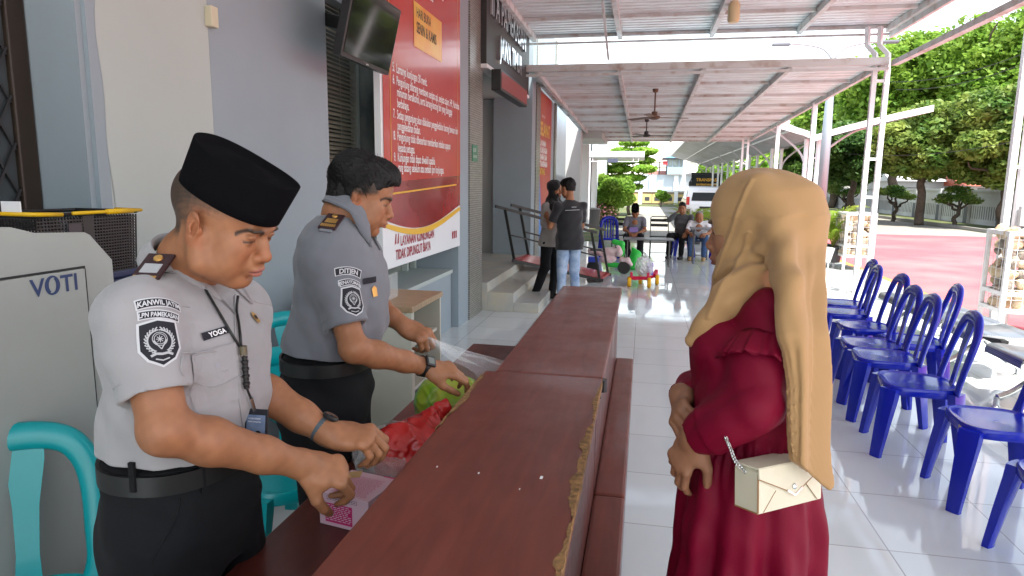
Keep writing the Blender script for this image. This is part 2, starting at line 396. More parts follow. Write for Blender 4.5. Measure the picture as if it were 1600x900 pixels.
# ------------------------------------------------------------------ porch canopies
m_steel = mat('canopy_steel', (0.56, 0.58, 0.57), rough=0.6, metal=0.0, var=0.45, vscale=5, col2=(0.36, 0.28, 0.23), vlo=0.5, vhi=0.75)
m_wpost = mat('white_post_paint', (0.78, 0.79, 0.80), rough=0.45, var=0.1, vscale=6)
m_sheet = mat('corrugated_sheet', (0.66, 0.74, 0.76), rough=0.5, metal=0.0, var=0.3, vscale=2.5, col2=(0.55, 0.57, 0.56))
def corrugated(x0, x1, ya, yb, za, zb, pitch=0.19, amp=0.022, th=0.012):
    """ribbed sheet whose ribs run along X; z goes from za at ya to zb at yb"""
    prof = []; y = ya
    while y < yb - 1e-6:
        for f_, h in ((0.0, 0), (0.35, 0), (0.45, 1), (0.72, 1), (0.82, 0)):
            yy = y + f_ * pitch
            if yy < yb: prof.append((yy, h * amp))
        y += pitch
    prof.append((yb, 0)); n = len(prof); vs = []
    for dz in (0, th):
        for xx in (x0, x1):
            for yy, h in prof: vs.append((xx, yy, za + (zb - za) * (yy - ya) / (yb - ya) + h + dz))
    fs = []
    for k in (0, 2):
        for i in range(n - 1): fs.append((k * n + i, k * n + i + 1, (k + 1) * n + i + 1, (k + 1) * n + i))
    for i in range(n - 1):
        fs.append((i, i + 1, 2 * n + i + 1, 2 * n + i)); fs.append((n + i, n + i + 1, 3 * n + i + 1, 3 * n + i))
    return MB().add(vs, fs)
can1 = thing('near_canopy', 'higher near porch canopy of ribbed metal sheet over steel beams', 'canopy', (0.8, 3, 3.9))
corrugated(-2.1, 3.52, -3.2, 11.25, 3.98, 3.98, pitch=0.16).build('roof_sheet', m_sheet, can1)
for x in (-1.85, -0.47, 0.93, 2.2, 3.45):
    mb = MB(); mb.bar((x, -3.2, 3.93), (x, 11.2, 3.93), 0.07, 0.09); mb.build('beam', m_steel, can1)
for y in (-2.6, -.6, 1.4, 3.4, 5.4, 7.2, 8.75, 10.0, 11.17):
    mb = MB(); mb.bar((-1.95, y, 3.955), (3.5, y, 3.955), 0.06, 0.045); mb.build('purlin', m_steel, can1)
mb = MB(); mb.bar((-1.95, 11.22, 3.86), (3.5, 11.22, 3.86), 0.04, 0.03); mb.build('front_rail', m_steel, can1)
mb = MB(); mb.bar((3.5, -3.2, 3.87), (3.5, 11.24, 3.87), 0.05, 0.12); mb.build('edge_beam', m_steel, can1)
mb = MB(); mb.bar((-0.62, 9.0, 3.93), (-0.60, 10.4, 3.45), 0.03); mb.build('hanger', m_steel, can1)
can2 = thing('far_canopy', 'lower porch canopy of ribbed metal sheet sloping away above the waiting people', 'canopy', (0.8, 16, 3.4))
zc = lambda y: 3.35 - (y - 10.8) * 0.0235
corrugated(-1.95, 3.36, 10.8, 23.6, zc(10.8) + .05, zc(23.6) + .05, pitch=0.24, amp=0.03).build('roof_sheet', m_sheet, can2)
for x in (-1.74, -0.45, 0.81, 2.04, 3.3):
    mb = MB(); mb.bar((x, 10.8, zc(10.8)), (x, 23.6, zc(23.6)), 0.06, 0.08); mb.build('beam', m_steel, can2)
for y in np.arange(10.84, 23.7, 1.42):
    mb = MB(); mb.bar((-1.9, y, zc(y) + .03), (3.34, y, zc(y) + .03), 0.05, 0.05); mb.build('purlin', m_steel, can2)
mb = MB(); mb.bar((-1.9, 10.76, zc(10.8) + .05), (3.36, 10.76, zc(10.8) + .05), 0.05, 0.10); mb.bar((-1.9, 10.74, zc(10.8) - .06), (3.36, 10.74, zc(10.8) - .06), 0.03, 0.04)
mb.build('front_fascia', m_steel, can2)
def double_post(name, parent, x, y, z1, dx=0.10, dy=0.0, z0=0.0, rungs=6, w=0.065):
    mb = MB()
    for s_ in (-1, 1): mb.box((x + s_ * dx - w / 2, y + s_ * dy - w / 2, z0), (x + s_ * dx + w / 2, y + s_ * dy + w / 2, z1))
    for k in range(rungs):
        z = z0 + 0.35 + k * (z1 - z0 - .5) / max(1, rungs - 1)
        mb.box((x - dx + w / 2, y - .02, z - .02), (x + dx - w / 2, y + .02, z + .02))
    mb.box((x - dx - .08, y - .09, z0), (x + dx + .08, y + .09, z0 + .015))
    return mb.build(name, m_wpost, parent)
pp = double_post('post', can2, 3.30, 10.86, 3.29, dx=0.085)
mb = MB()                                        # the two tubes crank inwards up to the higher canopy
for dx in (-.085, .085):
    mb.tube([(3.30 + dx, 10.86, 3.27), (3.30 + dx, 10.9, 3.52), (3.30 + dx - .09, 11.0, 3.66), (3.30 + dx - .09, 11.05, 3.93)], 0.042, 4, upv=(1, 1, 0))
mb.build('cranked_bracket', m_wpost, can2)
for (x, y, n_) in ((3.28, 14.6, 4), (3.30, 18.4, 4), (3.28, 21.2, 4)):
    if y < 20: 
        mb = MB(); mb.box((x - .045, y - .045, 0 if y < 18.8 else GZ), (x + .045, y + .045, zc(y))); mb.build('post', m_wpost, can2)
    else: double_post('post', can2, x - 0.15, y + 1.6, zc(y), dx=0.08, rungs=5, w=0.06)
mb = MB(); mb.bar((3.42, 10.7, 3.36), (3.58, 2.0, 3.46), 0.09, 0.07)
tag(mb.build('rain_gutter', m_steel), 'grey steel gutter beam running towards the viewer from the tall double post', 'gutter')
tp = thing('white_post', 'tall white twin tube post rising behind the right hand stone cage', 'post', (4.3, 8.9, 0))
double_post('tube_pair', tp, 4.30, 8.95, 3.6, dx=0.06, z0=GZ, rungs=3, w=0.07)
mb = MB(); mb.box((4.34, 8.83, 1.18), (4.52, 8.9, 1.42), ch=.01); mb.build('switch_box', m_pale, tp)
m_fan = mat('fan_brown', (0.12, 0.06, 0.035), rough=0.4)
def ceiling_fan(x, y, zt, zb, m, label, rot):
    t = thing('ceiling_fan', label, 'fan', (x, y, zb), group='ceiling fans under the far canopy')
    MB().lathe([(0.0, zt - zb), (0.055, zt - zb), (0.05, zt - zb - .05), (0.014, zt - zb - .07), (0.014, 0.12), (0.05, 0.11), (0.055, 0.04), (0.10, 0.03), (0.11, 0.0), (0.05, -0.03), (0, -0.03)], (x, y, zb), 18).build('motor', m, t, auto=40)
    for k in range(3):
        a = rot + k * 2 * PI / 3; mm = Matrix.Translation((x, y, zb + .01)) @ Matrix.Rotation(a, 4, 'Z') @ Matrix.Rotation(R(9), 4, 'X')
        MB().box((0.10, -.055, -.004), (0.62, .055, .004), mm, ch=.003).build('blade', m, t)
    return t
ceiling_fan(0.13, 12.6, zc(12.6), 2.80, m_fan, 'brown ceiling fan, nearer of the two under the canopy', 0.3)
ceiling_fan(0.0, 17.2, zc(17.2), 2.80, mat('fan_dark', (0.03, 0.03, 0.03), rough=0.4), 'dark ceiling fan, farther of the two under the canopy', 0.05)
lf = MB(); lf.lathe([(0, .13), (0.05, .13), (0.075, .08), (0.075, -.1), (0.055, -.13), (0, -.13)], (1.03, 9.3, 3.80), 16)
tag(lf.build('ceiling_lamp', mat('lamp_cream', (0.6, 0.52, 0.3), rough=0.5), auto=40), 'small cream plastic lamp hanging from a beam of the near canopy', 'lamp')
# ------------------------------------------------------------------ reception counter
def wood_material(name, c1, c2, rough=0.28):
    m = mat(name, c1, rough=rough, spec=0.45, coat=0.1)
    nt = m.node_tree; b = nt.nodes['Principled BSDF']; L = nt.links.new
    tc = nt.nodes.new('ShaderNodeTexCoord'); mp = nt.nodes.new('ShaderNodeMapping'); L(tc.outputs['Object'], mp.inputs['Vector'])
    mp.inputs['Scale'].default_value = (9, 1.1, 9)
    n = nt.nodes.new('ShaderNodeTexNoise'); n.inputs['Scale'].default_value = 4; n.inputs['Detail'].default_value = 6; n.inputs['Distortion'].default_value = 0.6
    L(mp.outputs['Vector'], n.inputs['Vector'])
    mr = nt.nodes.new('ShaderNodeMapRange'); mr.inputs['From Min'].default_value = .3; mr.inputs['From Max'].default_value = .7; L(n.outputs['Fac'], mr.inputs['Value'])
    mx = nt.nodes.new('ShaderNodeMix'); mx.data_type = 'RGBA'; L(mr.outputs['Result'], mx.inputs['Factor'])
    mx.inputs['A'].default_value = (*c1, 1); mx.inputs['B'].default_value = (*c2, 1)
    # dusty scuffs
    n2 = nt.nodes.new('ShaderNodeTexNoise'); n2.inputs['Scale'].default_value = 3.2; n2.inputs['Detail'].default_value = 9; n2.inputs['Roughness'].default_value = .65; L(tc.outputs['Object'], n2.inputs['Vector'])
    mr2 = nt.nodes.new('ShaderNodeMapRange'); mr2.inputs['From Min'].default_value = .5; mr2.inputs['From Max'].default_value = .9; mr2.inputs['To Max'].default_value = .3; L(n2.outputs['Fac'], mr2.inputs['Value'])
    mx2 = nt.nodes.new('ShaderNodeMix'); mx2.data_type = 'RGBA'; L(mr2.outputs['Result'], mx2.inputs['Factor']); L(mx.outputs['Result'], mx2.inputs['A'])
    mx2.inputs['B'].default_value = (c1[0] * 1.3 + .03, c1[1] * 1.5 + .03, c1[2] * 1.5 + .03, 1)
    L(mx2.outputs['Result'], b.inputs['Base Color'])
    mr3 = nt.nodes.new('ShaderNodeMapRange'); mr3.inputs['From Min'].default_value = .35; mr3.inputs['From Max'].default_value = .75; mr3.inputs['To Min'].default_value = rough - .06; mr3.inputs['To Max'].default_value = rough + .22
    L(n2.outputs['Fac'], mr3.inputs['Value']); L(mr3.outputs['Result'], b.inputs['Roughness'])
    return m
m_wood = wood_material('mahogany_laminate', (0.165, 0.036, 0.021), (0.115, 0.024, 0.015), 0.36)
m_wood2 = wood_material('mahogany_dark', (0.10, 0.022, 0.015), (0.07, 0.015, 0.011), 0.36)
m_chip = mat('chipped_chipboard', (0.33, 0.175, 0.065), rough=0.95, var=0.75, vscale=55, bump=1.0, bscale=90, col2=(0.12, 0.07, 0.03))
m_black = mat('black_trim', (0.012, 0.012, 0.012), rough=0.4)
XL, XLN, XR = -0.462, -0.495, -0.105
def counter(name, label, y0, y1, ylow, XL):
    t = thing(name, label, 'counter', (XL + .15, (y0 + y1) / 2, 0), group='joined reception counter units')
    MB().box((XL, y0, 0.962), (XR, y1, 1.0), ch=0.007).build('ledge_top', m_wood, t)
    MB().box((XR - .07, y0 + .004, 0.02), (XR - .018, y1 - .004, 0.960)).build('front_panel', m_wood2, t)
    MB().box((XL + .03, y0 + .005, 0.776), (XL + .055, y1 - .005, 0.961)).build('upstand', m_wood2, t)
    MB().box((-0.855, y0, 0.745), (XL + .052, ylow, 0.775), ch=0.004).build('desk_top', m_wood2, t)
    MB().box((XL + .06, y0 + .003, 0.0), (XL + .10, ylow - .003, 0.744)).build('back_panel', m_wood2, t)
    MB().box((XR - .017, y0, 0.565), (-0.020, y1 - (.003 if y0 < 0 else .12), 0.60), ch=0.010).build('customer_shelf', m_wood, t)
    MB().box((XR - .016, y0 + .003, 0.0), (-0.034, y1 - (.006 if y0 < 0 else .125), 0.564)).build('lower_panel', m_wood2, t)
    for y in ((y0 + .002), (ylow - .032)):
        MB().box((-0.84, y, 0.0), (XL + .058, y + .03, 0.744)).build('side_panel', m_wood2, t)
    return t
cn = counter('reception_counter', 'near mahogany counter unit with chipped right edge beside the woman in maroon', -0.35, 2.095, 2.094, XLN)
cf = counter('reception_counter', 'far mahogany counter unit with clean edges, ending before the entrance steps', 2.102, 4.02, 3.34, XL)
MB().box((XLN + .004, 2.0955, 0.93), (XR - .004, 2.1015, 0.996)).build('joint_strip', m_black, cn)
MB().lathe([(0.0, 0.02), (0.016, 0.02), (0.016, -.02), (0, -.02)], (XR - .002, 2.098, 0.975), 12).build('corner_cap', m_black, cn)
# chipped edge: irregular chipboard showing along the right edge and at the left rim
def chip_strip(x_in, x_out, ya, yb, seed, amp):
    r_ = random.Random(seed); n = 150; top_in = []; top_out = []; low = []
    a1 = [r_.uniform(0, 6.3) for _ in range(6)]
    for i in range(n + 1):
        y = ya + (yb - ya) * i / n
        wv = 0.5 + .22 * math.sin(y * 9 + a1[0]) + .18 * math.sin(y * 23 + a1[1]) + .12 * math.sin(y * 61 + a1[2]) + r_.uniform(-.12, .12)
        en = min(1, i / 12, (n - i) / 12)
        wv = max(.04, wv) * en
        top_in.append((x_out + (x_in - x_out) * wv * amp, y, 1.0016)); top_out.append((x_out + r_.uniform(-.0015, .0015), y, 1.0018 + r_.uniform(-.001, .0005)))
        low.append((x_out + (0.0018 if x_out > x_in else -.0018), y, 0.994 - .012 * wv))
    mb = MB(); mb.loft([top_in, top_out, low], cap=False, closed=False); return mb
chip_strip(XR - .026, XR + .0005, 0.30, 2.05, 3, 1.0).build('chipped_edge', m_chip, cn)
chip_strip(XLN + .022, XLN - .0005, 1.55, 2.06, 5, 1.0).build('chipped_edge', m_chip, cn)
# ------------------------------------------------------------------ plastic chairs
def seat_ring(sc, z, hw=0.205, n=40, e=3.4, ox=0.0):
    pts = []
    for j in range(n):
        a = 2 * PI * j / n; c, s_ = math.cos(a), math.sin(a)
        x = math.copysign(abs(c) ** (2 / e), c) * hw * sc; y = math.copysign(abs(s_) ** (2 / e), s_) * hw * sc * (1.0 + 0.06 * c)
        pts.append((x + ox, y, z))
    return pts
def seat_mb():
    mb = MB()
    # underside up over the rim, then a shallow dished top with fine concentric ripples
    rings = [seat_ring(.80, .385), seat_ring(.97, .39), seat_ring(1.0, .405), seat_ring(1.0, .432), seat_ring(.97, .443), seat_ring(.92, .441)]
    for k in range(1, 16):
        f = .92 * (1 - k / 16); rings.append(seat_ring(f, .436 - 0.008 * (1 - f) + 0.0014 * (-1) ** k, n=40, e=3.4 - 1.0 * k / 16))
    mb.loft(rings); return mb
def chair(mname, material, label, group, slats=1):
    t = thing('plastic_chair', label, 'chair', (0, 0, 0), 0, group)
    seat_mb().build('seat', material, t, auto=50)
    for sx in (1, -1):
        for sy in (1, -1):
            x0, y0 = sx * .165, sy * .165; mb = MB(); rings = []
            for z, f in ((.425, 0.0), (.36, .12), (.2, .55), (.015, 1.0), (0.0, 1.0)):
                cx = x0 + sx * .055 * f; cy = y0 + sy * .045 * f; w = .050 - .019 * f
                cs, sn = math.cos(PI / 4), math.sin(PI / 4)
                rg = []
                for (a, b_) in ((-1, -1), (-.4, -1.15), (.4, -1.15), (1, -1), (1.0, 0.5), (.35, .75), (-.35, .75), (-1, .5)):
                    u, v = a * w, -b_ * w * .62      # v: outward
                    ox, oy = sx * cs, sy * cs
                    rg.append((cx + ox * v - oy * u, cy + oy * v + ox * u, z))
                rings.append(rg)
            mb.loft(rings).build('leg', material, t, auto=50)
    # backrest: one inverted U band leaning backwards, its feet swelling into the seat corners
    half = [(-.165, .185, .425), (-.178, .186, .49), (-.195, .183, .57), (-.222, .177, .68), (-.243, .160, .765), (-.255, .125, .825), (-.262, .075, .853), (-.264, 0, .862)]
    path = spline(half + [(x, -y, z) for x, y, z in reversed(half[:-1])], 5)
    mb = MB(); n = len(path); rings = []
    for i, p in enumerate(path):
        f = abs(i - (n - 1) / 2) / ((n - 1) / 2)
        wd = .031 + .011 * (1 - f) + .022 * max(0, (f - .82) / .18) ** 1.5; th = .014 + .009 * (1 - f)
        tt = (path[min(i + 1, n - 1)] - path[max(i - 1, 0)]).normalized()
        nx = Vector((-.95, 0, -.25)); nx = (nx - tt * nx.dot(tt)).normalized(); sd_ = tt.cross(nx)
        rings.append([p + sd_ * (wd * math.cos(a)) + nx * (th * math.sin(a)) for a in [2 * PI * k / 12 for k in range(12)]])
    mb.loft(rings); mb.build('backrest', material, t, smooth=True)
    ys = [0.0] if slats == 1 else ([-.09, -.03, .03, .09] if slats == 4 else [-.05, .05])
    for y in ys:
        mb = MB(); rings = []
        for (x, z, w) in ((-.185, .43, .036 if slats == 1 else .018), (-.2, .52, .03 if slats == 1 else .016), (-.222, .66, .034 if slats == 1 else .016), (-.25, .79, .05 if slats == 1 else .018), (-.262, .85, .05 if slats == 1 else .018)):
            rings.append([(x + .006, y - w, z), (x + .006, y + w, z), (x - .006, y + w * .9, z), (x - .006, y - w * .9, z)])
        mb.loft(rings).build('back_slat', material, t, auto=50)
    m = Matrix.Translation((.2055, 0, .418))
    return t
m_bluep = mat('blue_plastic', (0.006, 0.017, 0.38), rough=0.2, spec=0.45, coat=0.15, bump=0.06, bscale=60)
m_teal = mat('teal_plastic', (0.0, 0.31, 0.33), rough=0.3, spec=0.5, coat=0.1, bump=0.06, bscale=60)
m_sticker = mat('pale_sticker', (0.45, 0.42, 0.28), rough=0.6)
ch0 = chair('c', m_bluep, 'x', 'blue chairs in the row opposite the counter')
MB().box((.2065, .11, .404), (.2085, .14, .428)).build('sticker', m_sticker, ch0)
rowlab = ['shiny blue plastic chair cut by the right edge, only leg and seat rim showing', 'shiny blue plastic chair nearest the viewer showing its whole seat, beside the bench foot', 'shiny blue plastic chair with its whole back loop showing, third from the viewer', 'blue plastic chair whose back loop overlaps the one behind it, fourth from the viewer', 'blue plastic chair with half hidden back loop in mid row, fifth from the viewer', 'blue plastic chair between the middle pair and the two at the row end', 'blue plastic chair, nearer of the two at the far end of the row', 'blue plastic chair at the far row end, closest to the hijab and mostly hidden']
# seat centres
rows = [(1.82, 2.97, 175), (1.84, 3.72, 176), (1.70, 4.38, 172), (1.73, 5.02, 174), (1.76, 5.42, 178), (1.92, 6.12, 180), (1.93, 6.78, 175), (2.05, 7.30, 178)]
for i, (x, y, a) in enumerate(rows):
    if i == 0: c = ch0; c.location = (x, y, 0); c.rotation_euler = (0, 0, R(a)); c['label'] = rowlab[0]
    else: dup(ch0, (x, y, 0), R(a), rowlab[i])
dup(ch0, (2.12, 5.62, 0), R(170), 'blue plastic chair standing behind the row, against the steel bench')
tc0 = chair('c', m_teal, 'teal plastic chair at the bottom left before the baggage scanner', 'teal chairs behind the counter')
tc0.location = (-1.64, 1.34, 0); tc0.rotation_euler = (0, 0, R(-60))
dup(tc0, (-1.36, 2.38, 0), R(-50), 'teal plastic chair between the two officers, its seat and legs showing by the black trousers')
dup(tc0, (-1.72, 3.15, 0), R(-35), 'teal plastic chair farther back, only its back loop showing beside the grey shirt')

# ------------------------------------------------------------------ perforated steel waiting bench
m_chrome = mat('polished_steel', (0.62, 0.62, 0.60), rough=0.18, metal=1.0)
def perf_material():
    m = mat('perforated_steel', (0.50, 0.52, 0.53), rough=0.32, metal=0.85)
    nt = m.node_tree; b = nt.nodes['Principled BSDF']; L = nt.links.new
    tc = nt.nodes.new('ShaderNodeTexCoord'); ck = nt.nodes.new('ShaderNodeTexVoronoi'); ck.inputs['Scale'].default_value = 75; ck.inputs['Randomness'].default_value = 0.0
    L(tc.outputs['Object'], ck.inputs['Vector'])
    mr = nt.nodes.new('ShaderNodeMapRange'); mr.inputs['From Min'].default_value = .28; mr.inputs['From Max'].default_value = .34; L(ck.outputs['Distance'], mr.inputs['Value'])
    mx = nt.nodes.new('ShaderNodeMix'); mx.data_type = 'RGBA'; L(mr.outputs['Result'], mx.inputs['Factor']); mx.inputs['A'].default_value = (.06, .06, .065, 1); mx.inputs['B'].default_value = (.34, .36, .37, 1)
    L(mx.outputs['Result'], b.inputs['Base Color']); return m
m_perf = perf_material()
def bench(x, y, n, label):
    """beam bench running along Y, backs on the +X side, drawn round its near end"""
    t = thing('steel_bench', label, 'bench', (x, y, 0), 0, 'perforated steel benches along the porch edge')
    MB().box((x - .03, y, .325), (x + .03, y + n * .56, .375), ch=.004).build('beam', m_black, t)
    for k in range(n):
        ya = y + k * .56 + .02; yb = ya + .52; mb = MB(); rings = []
        prof = [(-.27, .365), (-.265, .405), (-.24, .425), (-.16, .425), (0, .41), (.16, .41), (.24, .425), (.265, .405), (.27, .365)]
        sp = spline([(a, 0, b_) for a, b_ in prof], 4)
        top = [[(x + p.x, yy, p.z) for p in sp] for yy in (ya, ya + .015, yb - .015, yb)]
        for r_ in (top[0], top[3]):
            for i, q in enumerate(r_): r_[i] = (q[0], q[1], q[2] - .012)
        bot = [[(q[0] + .004, q[1], q[2] - .014) for q in r_] for r_ in reversed(top)]
        mb.loft(top + bot + [top[0]], cap=False, closed=False)
        mb.build('seat_shell', m_perf, t, auto=40)
        MB().tube([(x - .25, ya, .39), (x - .25, yb, .39)], .012, 8).build('seat_edge', m_chrome, t)
    for yy in (y + .35, y + n * .56 - .35):
        mb = MB()
        for sx in (-1, 1):
            mb.tube(spline([(x, yy, .33), (x + sx * .06, yy, .26), (x + sx * .20, yy, .13), (x + sx * .30, yy, .075)], 6), [.032, .03, .028, .027] + [.026] * 20, 10, flat=.7) if False else mb.tube(spline([(x, yy, .33), (x + sx * .06, yy, .26), (x + sx * .20, yy, .13), (x + sx * .30, yy, .075)], 6), .026, 10)
        mb.build('leg', m_chrome, t, smooth=True)
        for sx in (-1, 1):
            MB().lathe([(0, .085), (.02, .085), (.02, .02), (.028, .012), (.028, 0), (0, 0)], (x + sx * .30, yy, 0), 14).build('foot', m_chrome, t, auto=40)
    return t
bench(2.95, 3.50, 4, 'perforated steel bench on chrome feet behind the nearest blue chairs')
bench(2.98, 6.05, 4, 'perforated steel bench behind the far half of the blue chair row')

# ------------------------------------------------------------------ stone filled wire cages
m_stone = mat('cage_stone', (0.50, 0.38, 0.23), rough=0.9, var=0.6, vscale=14, bump=0.8, bscale=50, col2=(0.66, 0.56, 0.42))
m_stone2 = mat('cage_stone_grey', (0.33, 0.30, 0.25), rough=0.9, var=0.5, vscale=14, bump=0.8, bscale=50)
def rock_template(seed):
    bm = bmesh.new(); bmesh.ops.create_icosphere(bm, subdivisions=2, radius=1.0); r_ = random.Random(seed)
    d = [Vector((r_.gauss(0, 1), r_.gauss(0, 1), r_.gauss(0, 1))).normalized() for _ in range(9)]; o_ = [r_.uniform(.62, .95) for _ in d]
    for v in bm.verts:
        for dd, oo in zip(d, o_):
            h = v.co.dot(dd)
            if h > oo: v.co -= dd * (h - oo) * .9
    bm.verts.index_update(); vs = [v.co.copy() for v in bm.verts]; fs = [[v.index for v in f.verts] for f in bm.faces]; bm.free(); return vs, fs
ROCKS = [rock_template(s_) for s_ in range(6)]
def gabion(x, y, w, d, h, label, z0=0.0, rock=.085, group='stone filled wire cages'):
    t = thing('stone_cage', label, 'gabion', (x, y, z0), 0, group); fw = .045
    mb = MB()
    for sx in (0, 1):
        for sy in (0, 1):
            cx, cy = x + sx * (w - fw), y + sy * (d - fw); mb.box((cx, cy, z0), (cx + fw, cy + fw, z0 + h))
    for z in (z0 + .26, z0 + .45, z0 + h - fw):
        for sy in (0, 1): mb.box((x + fw, y + sy * (d - fw), z), (x + w - fw, y + sy * (d - fw) + fw, z + fw))
        for sx in (0, 1): mb.box((x + sx * (w - fw), y + fw, z), (x + sx * (w - fw) + fw, y + d - fw, z + fw))
    mb.build('frame', m_wpost, t)
    wm = MB(); st = .11
    for z in np.arange(z0 + .30, z0 + h - .05, st):
        for yy in (y + .012, y + d - .012): wm.tube([(x + .03, yy, z), (x + w - .03, yy, z)], .003, 4)
        for xx in (x + .012, x + w - .012): wm.tube([(xx, y + .03, z), (xx, y + d - .03, z)], .003, 4)
    for xx in np.arange(x + .1, x + w - .03, st):
        for yy in (y + .009, y + d - .009): wm.tube([(xx, yy, z0 + .28), (xx, yy, z0 + h - .03)], .003, 4)
    for yy in np.arange(y + .1, y + d - .03, st):
        for xx in (x + .009, x + w - .009): wm.tube([(xx, yy, z0 + .28), (xx, yy, z0 + h - .03)], .003, 4)
    wm.build('wire_mesh', m_wpost, t)
    s1, s2 = MB(), MB(); r_ = random.Random(int(x * 100 + y * 10))
    z = z0 + .30 + rock * .7
    while z < z0 + h - .02:
        yy = y + .02 + rock * .8
        while yy < y + d - .02:
            xx = x + .02 + rock * .8
            while xx < x + w - .02:
                edge = min(xx - x, x + w - xx, yy - y, y + d - yy) < rock * 2.4
                if edge and r_.random() < .96:
                    vs, fs = r_.choice(ROCKS); sc = rock * r_.uniform(.75, 1.2)
                    m_ = Matrix.Translation((min(max(xx + r_.uniform(-.02, .02), x + sc * .8), x + w - sc * .8), min(max(yy + r_.uniform(-.02, .02), y + sc * .8), y + d - sc * .8), z + r_.uniform(-.02, .02))) @ Euler((r_.uniform(0, 6), r_.uniform(0, 6), r_.uniform(0, 6))).to_matrix().to_4x4() @ Matrix.Diagonal((sc, sc * r_.uniform(.75, 1), sc * r_.uniform(.6, .9), 1))
                    (s1 if r_.random() < .72 else s2).add([m_ @ v for v in vs], fs)
                xx += rock * 1.55
            yy += rock * 1.55
        z += rock * 1.3
    a = s1.build('stones', m_stone, t); s2.build('grey_stones', m_stone2, t)
    return t
gabion(3.90, 8.10, 0.95, .50, 1.16, 'tall white framed cage of tan stones at the right edge, nearest the viewer')
gabion(3.86, 13.9, 0.55, .75, 1.12, 'white framed cage of tan stones beside the tall double post and palms')
gabion(3.62, 15.9, 0.35, .6, 0.95, 'low cage of grey stones half hidden behind the potted palms')
gabion(0.98, 19.4, 0.36, .36, 1.05, 'narrow stone cage standing behind the empty folding chair', z0=GZ, rock=.07)

# ------------------------------------------------------------------ cabinet with printer behind the second officer
m_cab = mat('cabinet_cream', (0.60, 0.57, 0.47), rough=0.5, var=0.06, vscale=3)
m_cabtop = mat('cabinet_wood_top', (0.42, 0.28, 0.16), rough=0.45, var=0.3, vscale=12, stretch=(1, 8, 1))
cb = thing('cabinet', 'cream side cabinet with wood edged top and open shelves beside the low blue wall', 'cabinet', (-1.5, 3.95, 0))
x0, x1, y0, y1, zt = -1.98, -1.30, 3.62, 4.20, .90
MB().box((x0 - .01, y0 - .012, zt - .035), (x1 + .012, y1 + .01, zt), ch=.003).build('top', m_cabtop, cb)
mb = MB(); mb.box((x0, y0, 0), (x1, y0 + .02, zt - .036)); mb.box((x0, y1 - .02, 0), (x1, y1, zt - .036)); mb.box((x0, y0 + .021, 0), (x0 + .02, y1 - .021, zt - .036))
mb.box((x1 - .02, y0 + .021, 0), (x1, y0 + .05, zt - .036)); mb.build('carcass', m_cab, cb)
for z in (.06, .36, .64): MB().box((x0 + .021, y0 + .022, z), (x1 - .021, y1 - .022, z + .02)).build('shelf', m_cab, cb)
MB().box((x0 + .03, y0 - .016, .82), (x1 - .03, y0 - .001, .858)).build('drawer_front', m_cab, cb)
pr = thing('label_printer', 'small black label printer inside a clear acrylic case on the cream cabinet', 'printer', (-1.6, 3.85, .9))
px0, px1, py0, py1 = -1.84, -1.56, 3.68, 3.90
mb = MB(); prof = [(px0, .905), (px1, .905), (px1, 1.0), (px1 - .03, 1.045), (px1 - .12, 1.075), (px0 + .05, 1.07), (px0, 1.02)]
mb.prism(prof, py1 - py0, Matrix(((1, 0, 0, 0), (0, 0, -1, py1), (0, 1, 0, 0), (0, 0, 0, 1))))
mb.build('body', mat('printer_black', (0.015, 0.018, 0.022), rough=0.3), pr, auto=30)
MB().box((px1 - .115, py0 + .04, 1.0745), (px1 - .06, py1 - .04, 1.082)).build('slot', m_black, pr)
MB().box((px1 - .06, py0 - .003, .915), (px1 - .01, py0 - .0005, .945)).build('rating_label', m_wpost, pr)
m_acr = mat('acrylic', (0.95, 0.97, 0.98), rough=0.03, alpha=0.18, spec=0.7)
MB().box((px0 - .02, py0 - .03, .903), (px1 + .015, py0 - .027, 1.02)).box((px1 + .012, py0 - .0265, .903), (px1 + .015, py1 + .03, 1.02)).box((px1 + .06, py0, .903), (px1 + .063, py1 + .03, 1.06)).build('acrylic_case', m_acr, pr)

# ------------------------------------------------------------------ baggage scanner on the left
m_scan = mat('scanner_grey', (0.44, 0.45, 0.42), rough=0.5, var=0.08, vscale=2.5, bump=0.15, bscale=300)
m_navy = mat('navy_print', (0.035, 0.06, 0.16), rough=0.5)
sc_ = thing('baggage_scanner', 'grey baggage x-ray scanner with navy lettering behind the officer in the black cap', 'scanner', (-1.95, 1.2, 0))
XS = -1.80
prof = [(1.985, 0.0), (1.985, 1.34), (1.90, 1.432), (1.88, 1.442), (1.70, 1.452), (1.62, 1.475), (1.0, 1.50), (0.2, 1.50), (0.2, 0.0)]
mb = MB(); mb.prism([(y, z) for y, z in prof], -0.45, Matrix(((0, 0, 1, XS), (1, 0, 0, 0), (0, 1, 0, 0), (0, 0, 0, 1))))
mb.build('housing', m_scan, sc_)
m_gap = mat('panel_gap', (0.03, 0.03, 0.03), rough=0.7)
dz_, dyr = 1.325, 1.86
MB().box((XS + .0005, .25, .10), (XS + .008, dyr, dz_), ch=.003).build('door_panel', m_scan, sc_)
MB().box((XS + .0003, .25, dz_ + .001), (XS + .004, dyr + .006, dz_ + .008)).box((XS + .0003, dyr + .001, .1), (XS + .004, dyr + .007, dz_)).build('door_gap', m_gap, sc_)
MB().box((XS + .0085, 1.50, dz_ - .004), (XS + .0105, 1.56, dz_ + .006)).build('latch', m_chip, sc_)
tm = frame((XS + .0095, 1.655, 1.262), (0, 1, 0), (0, 0, 1)) @ Matrix.Diagonal((.60, .66, 1, 1)); mb = MB()
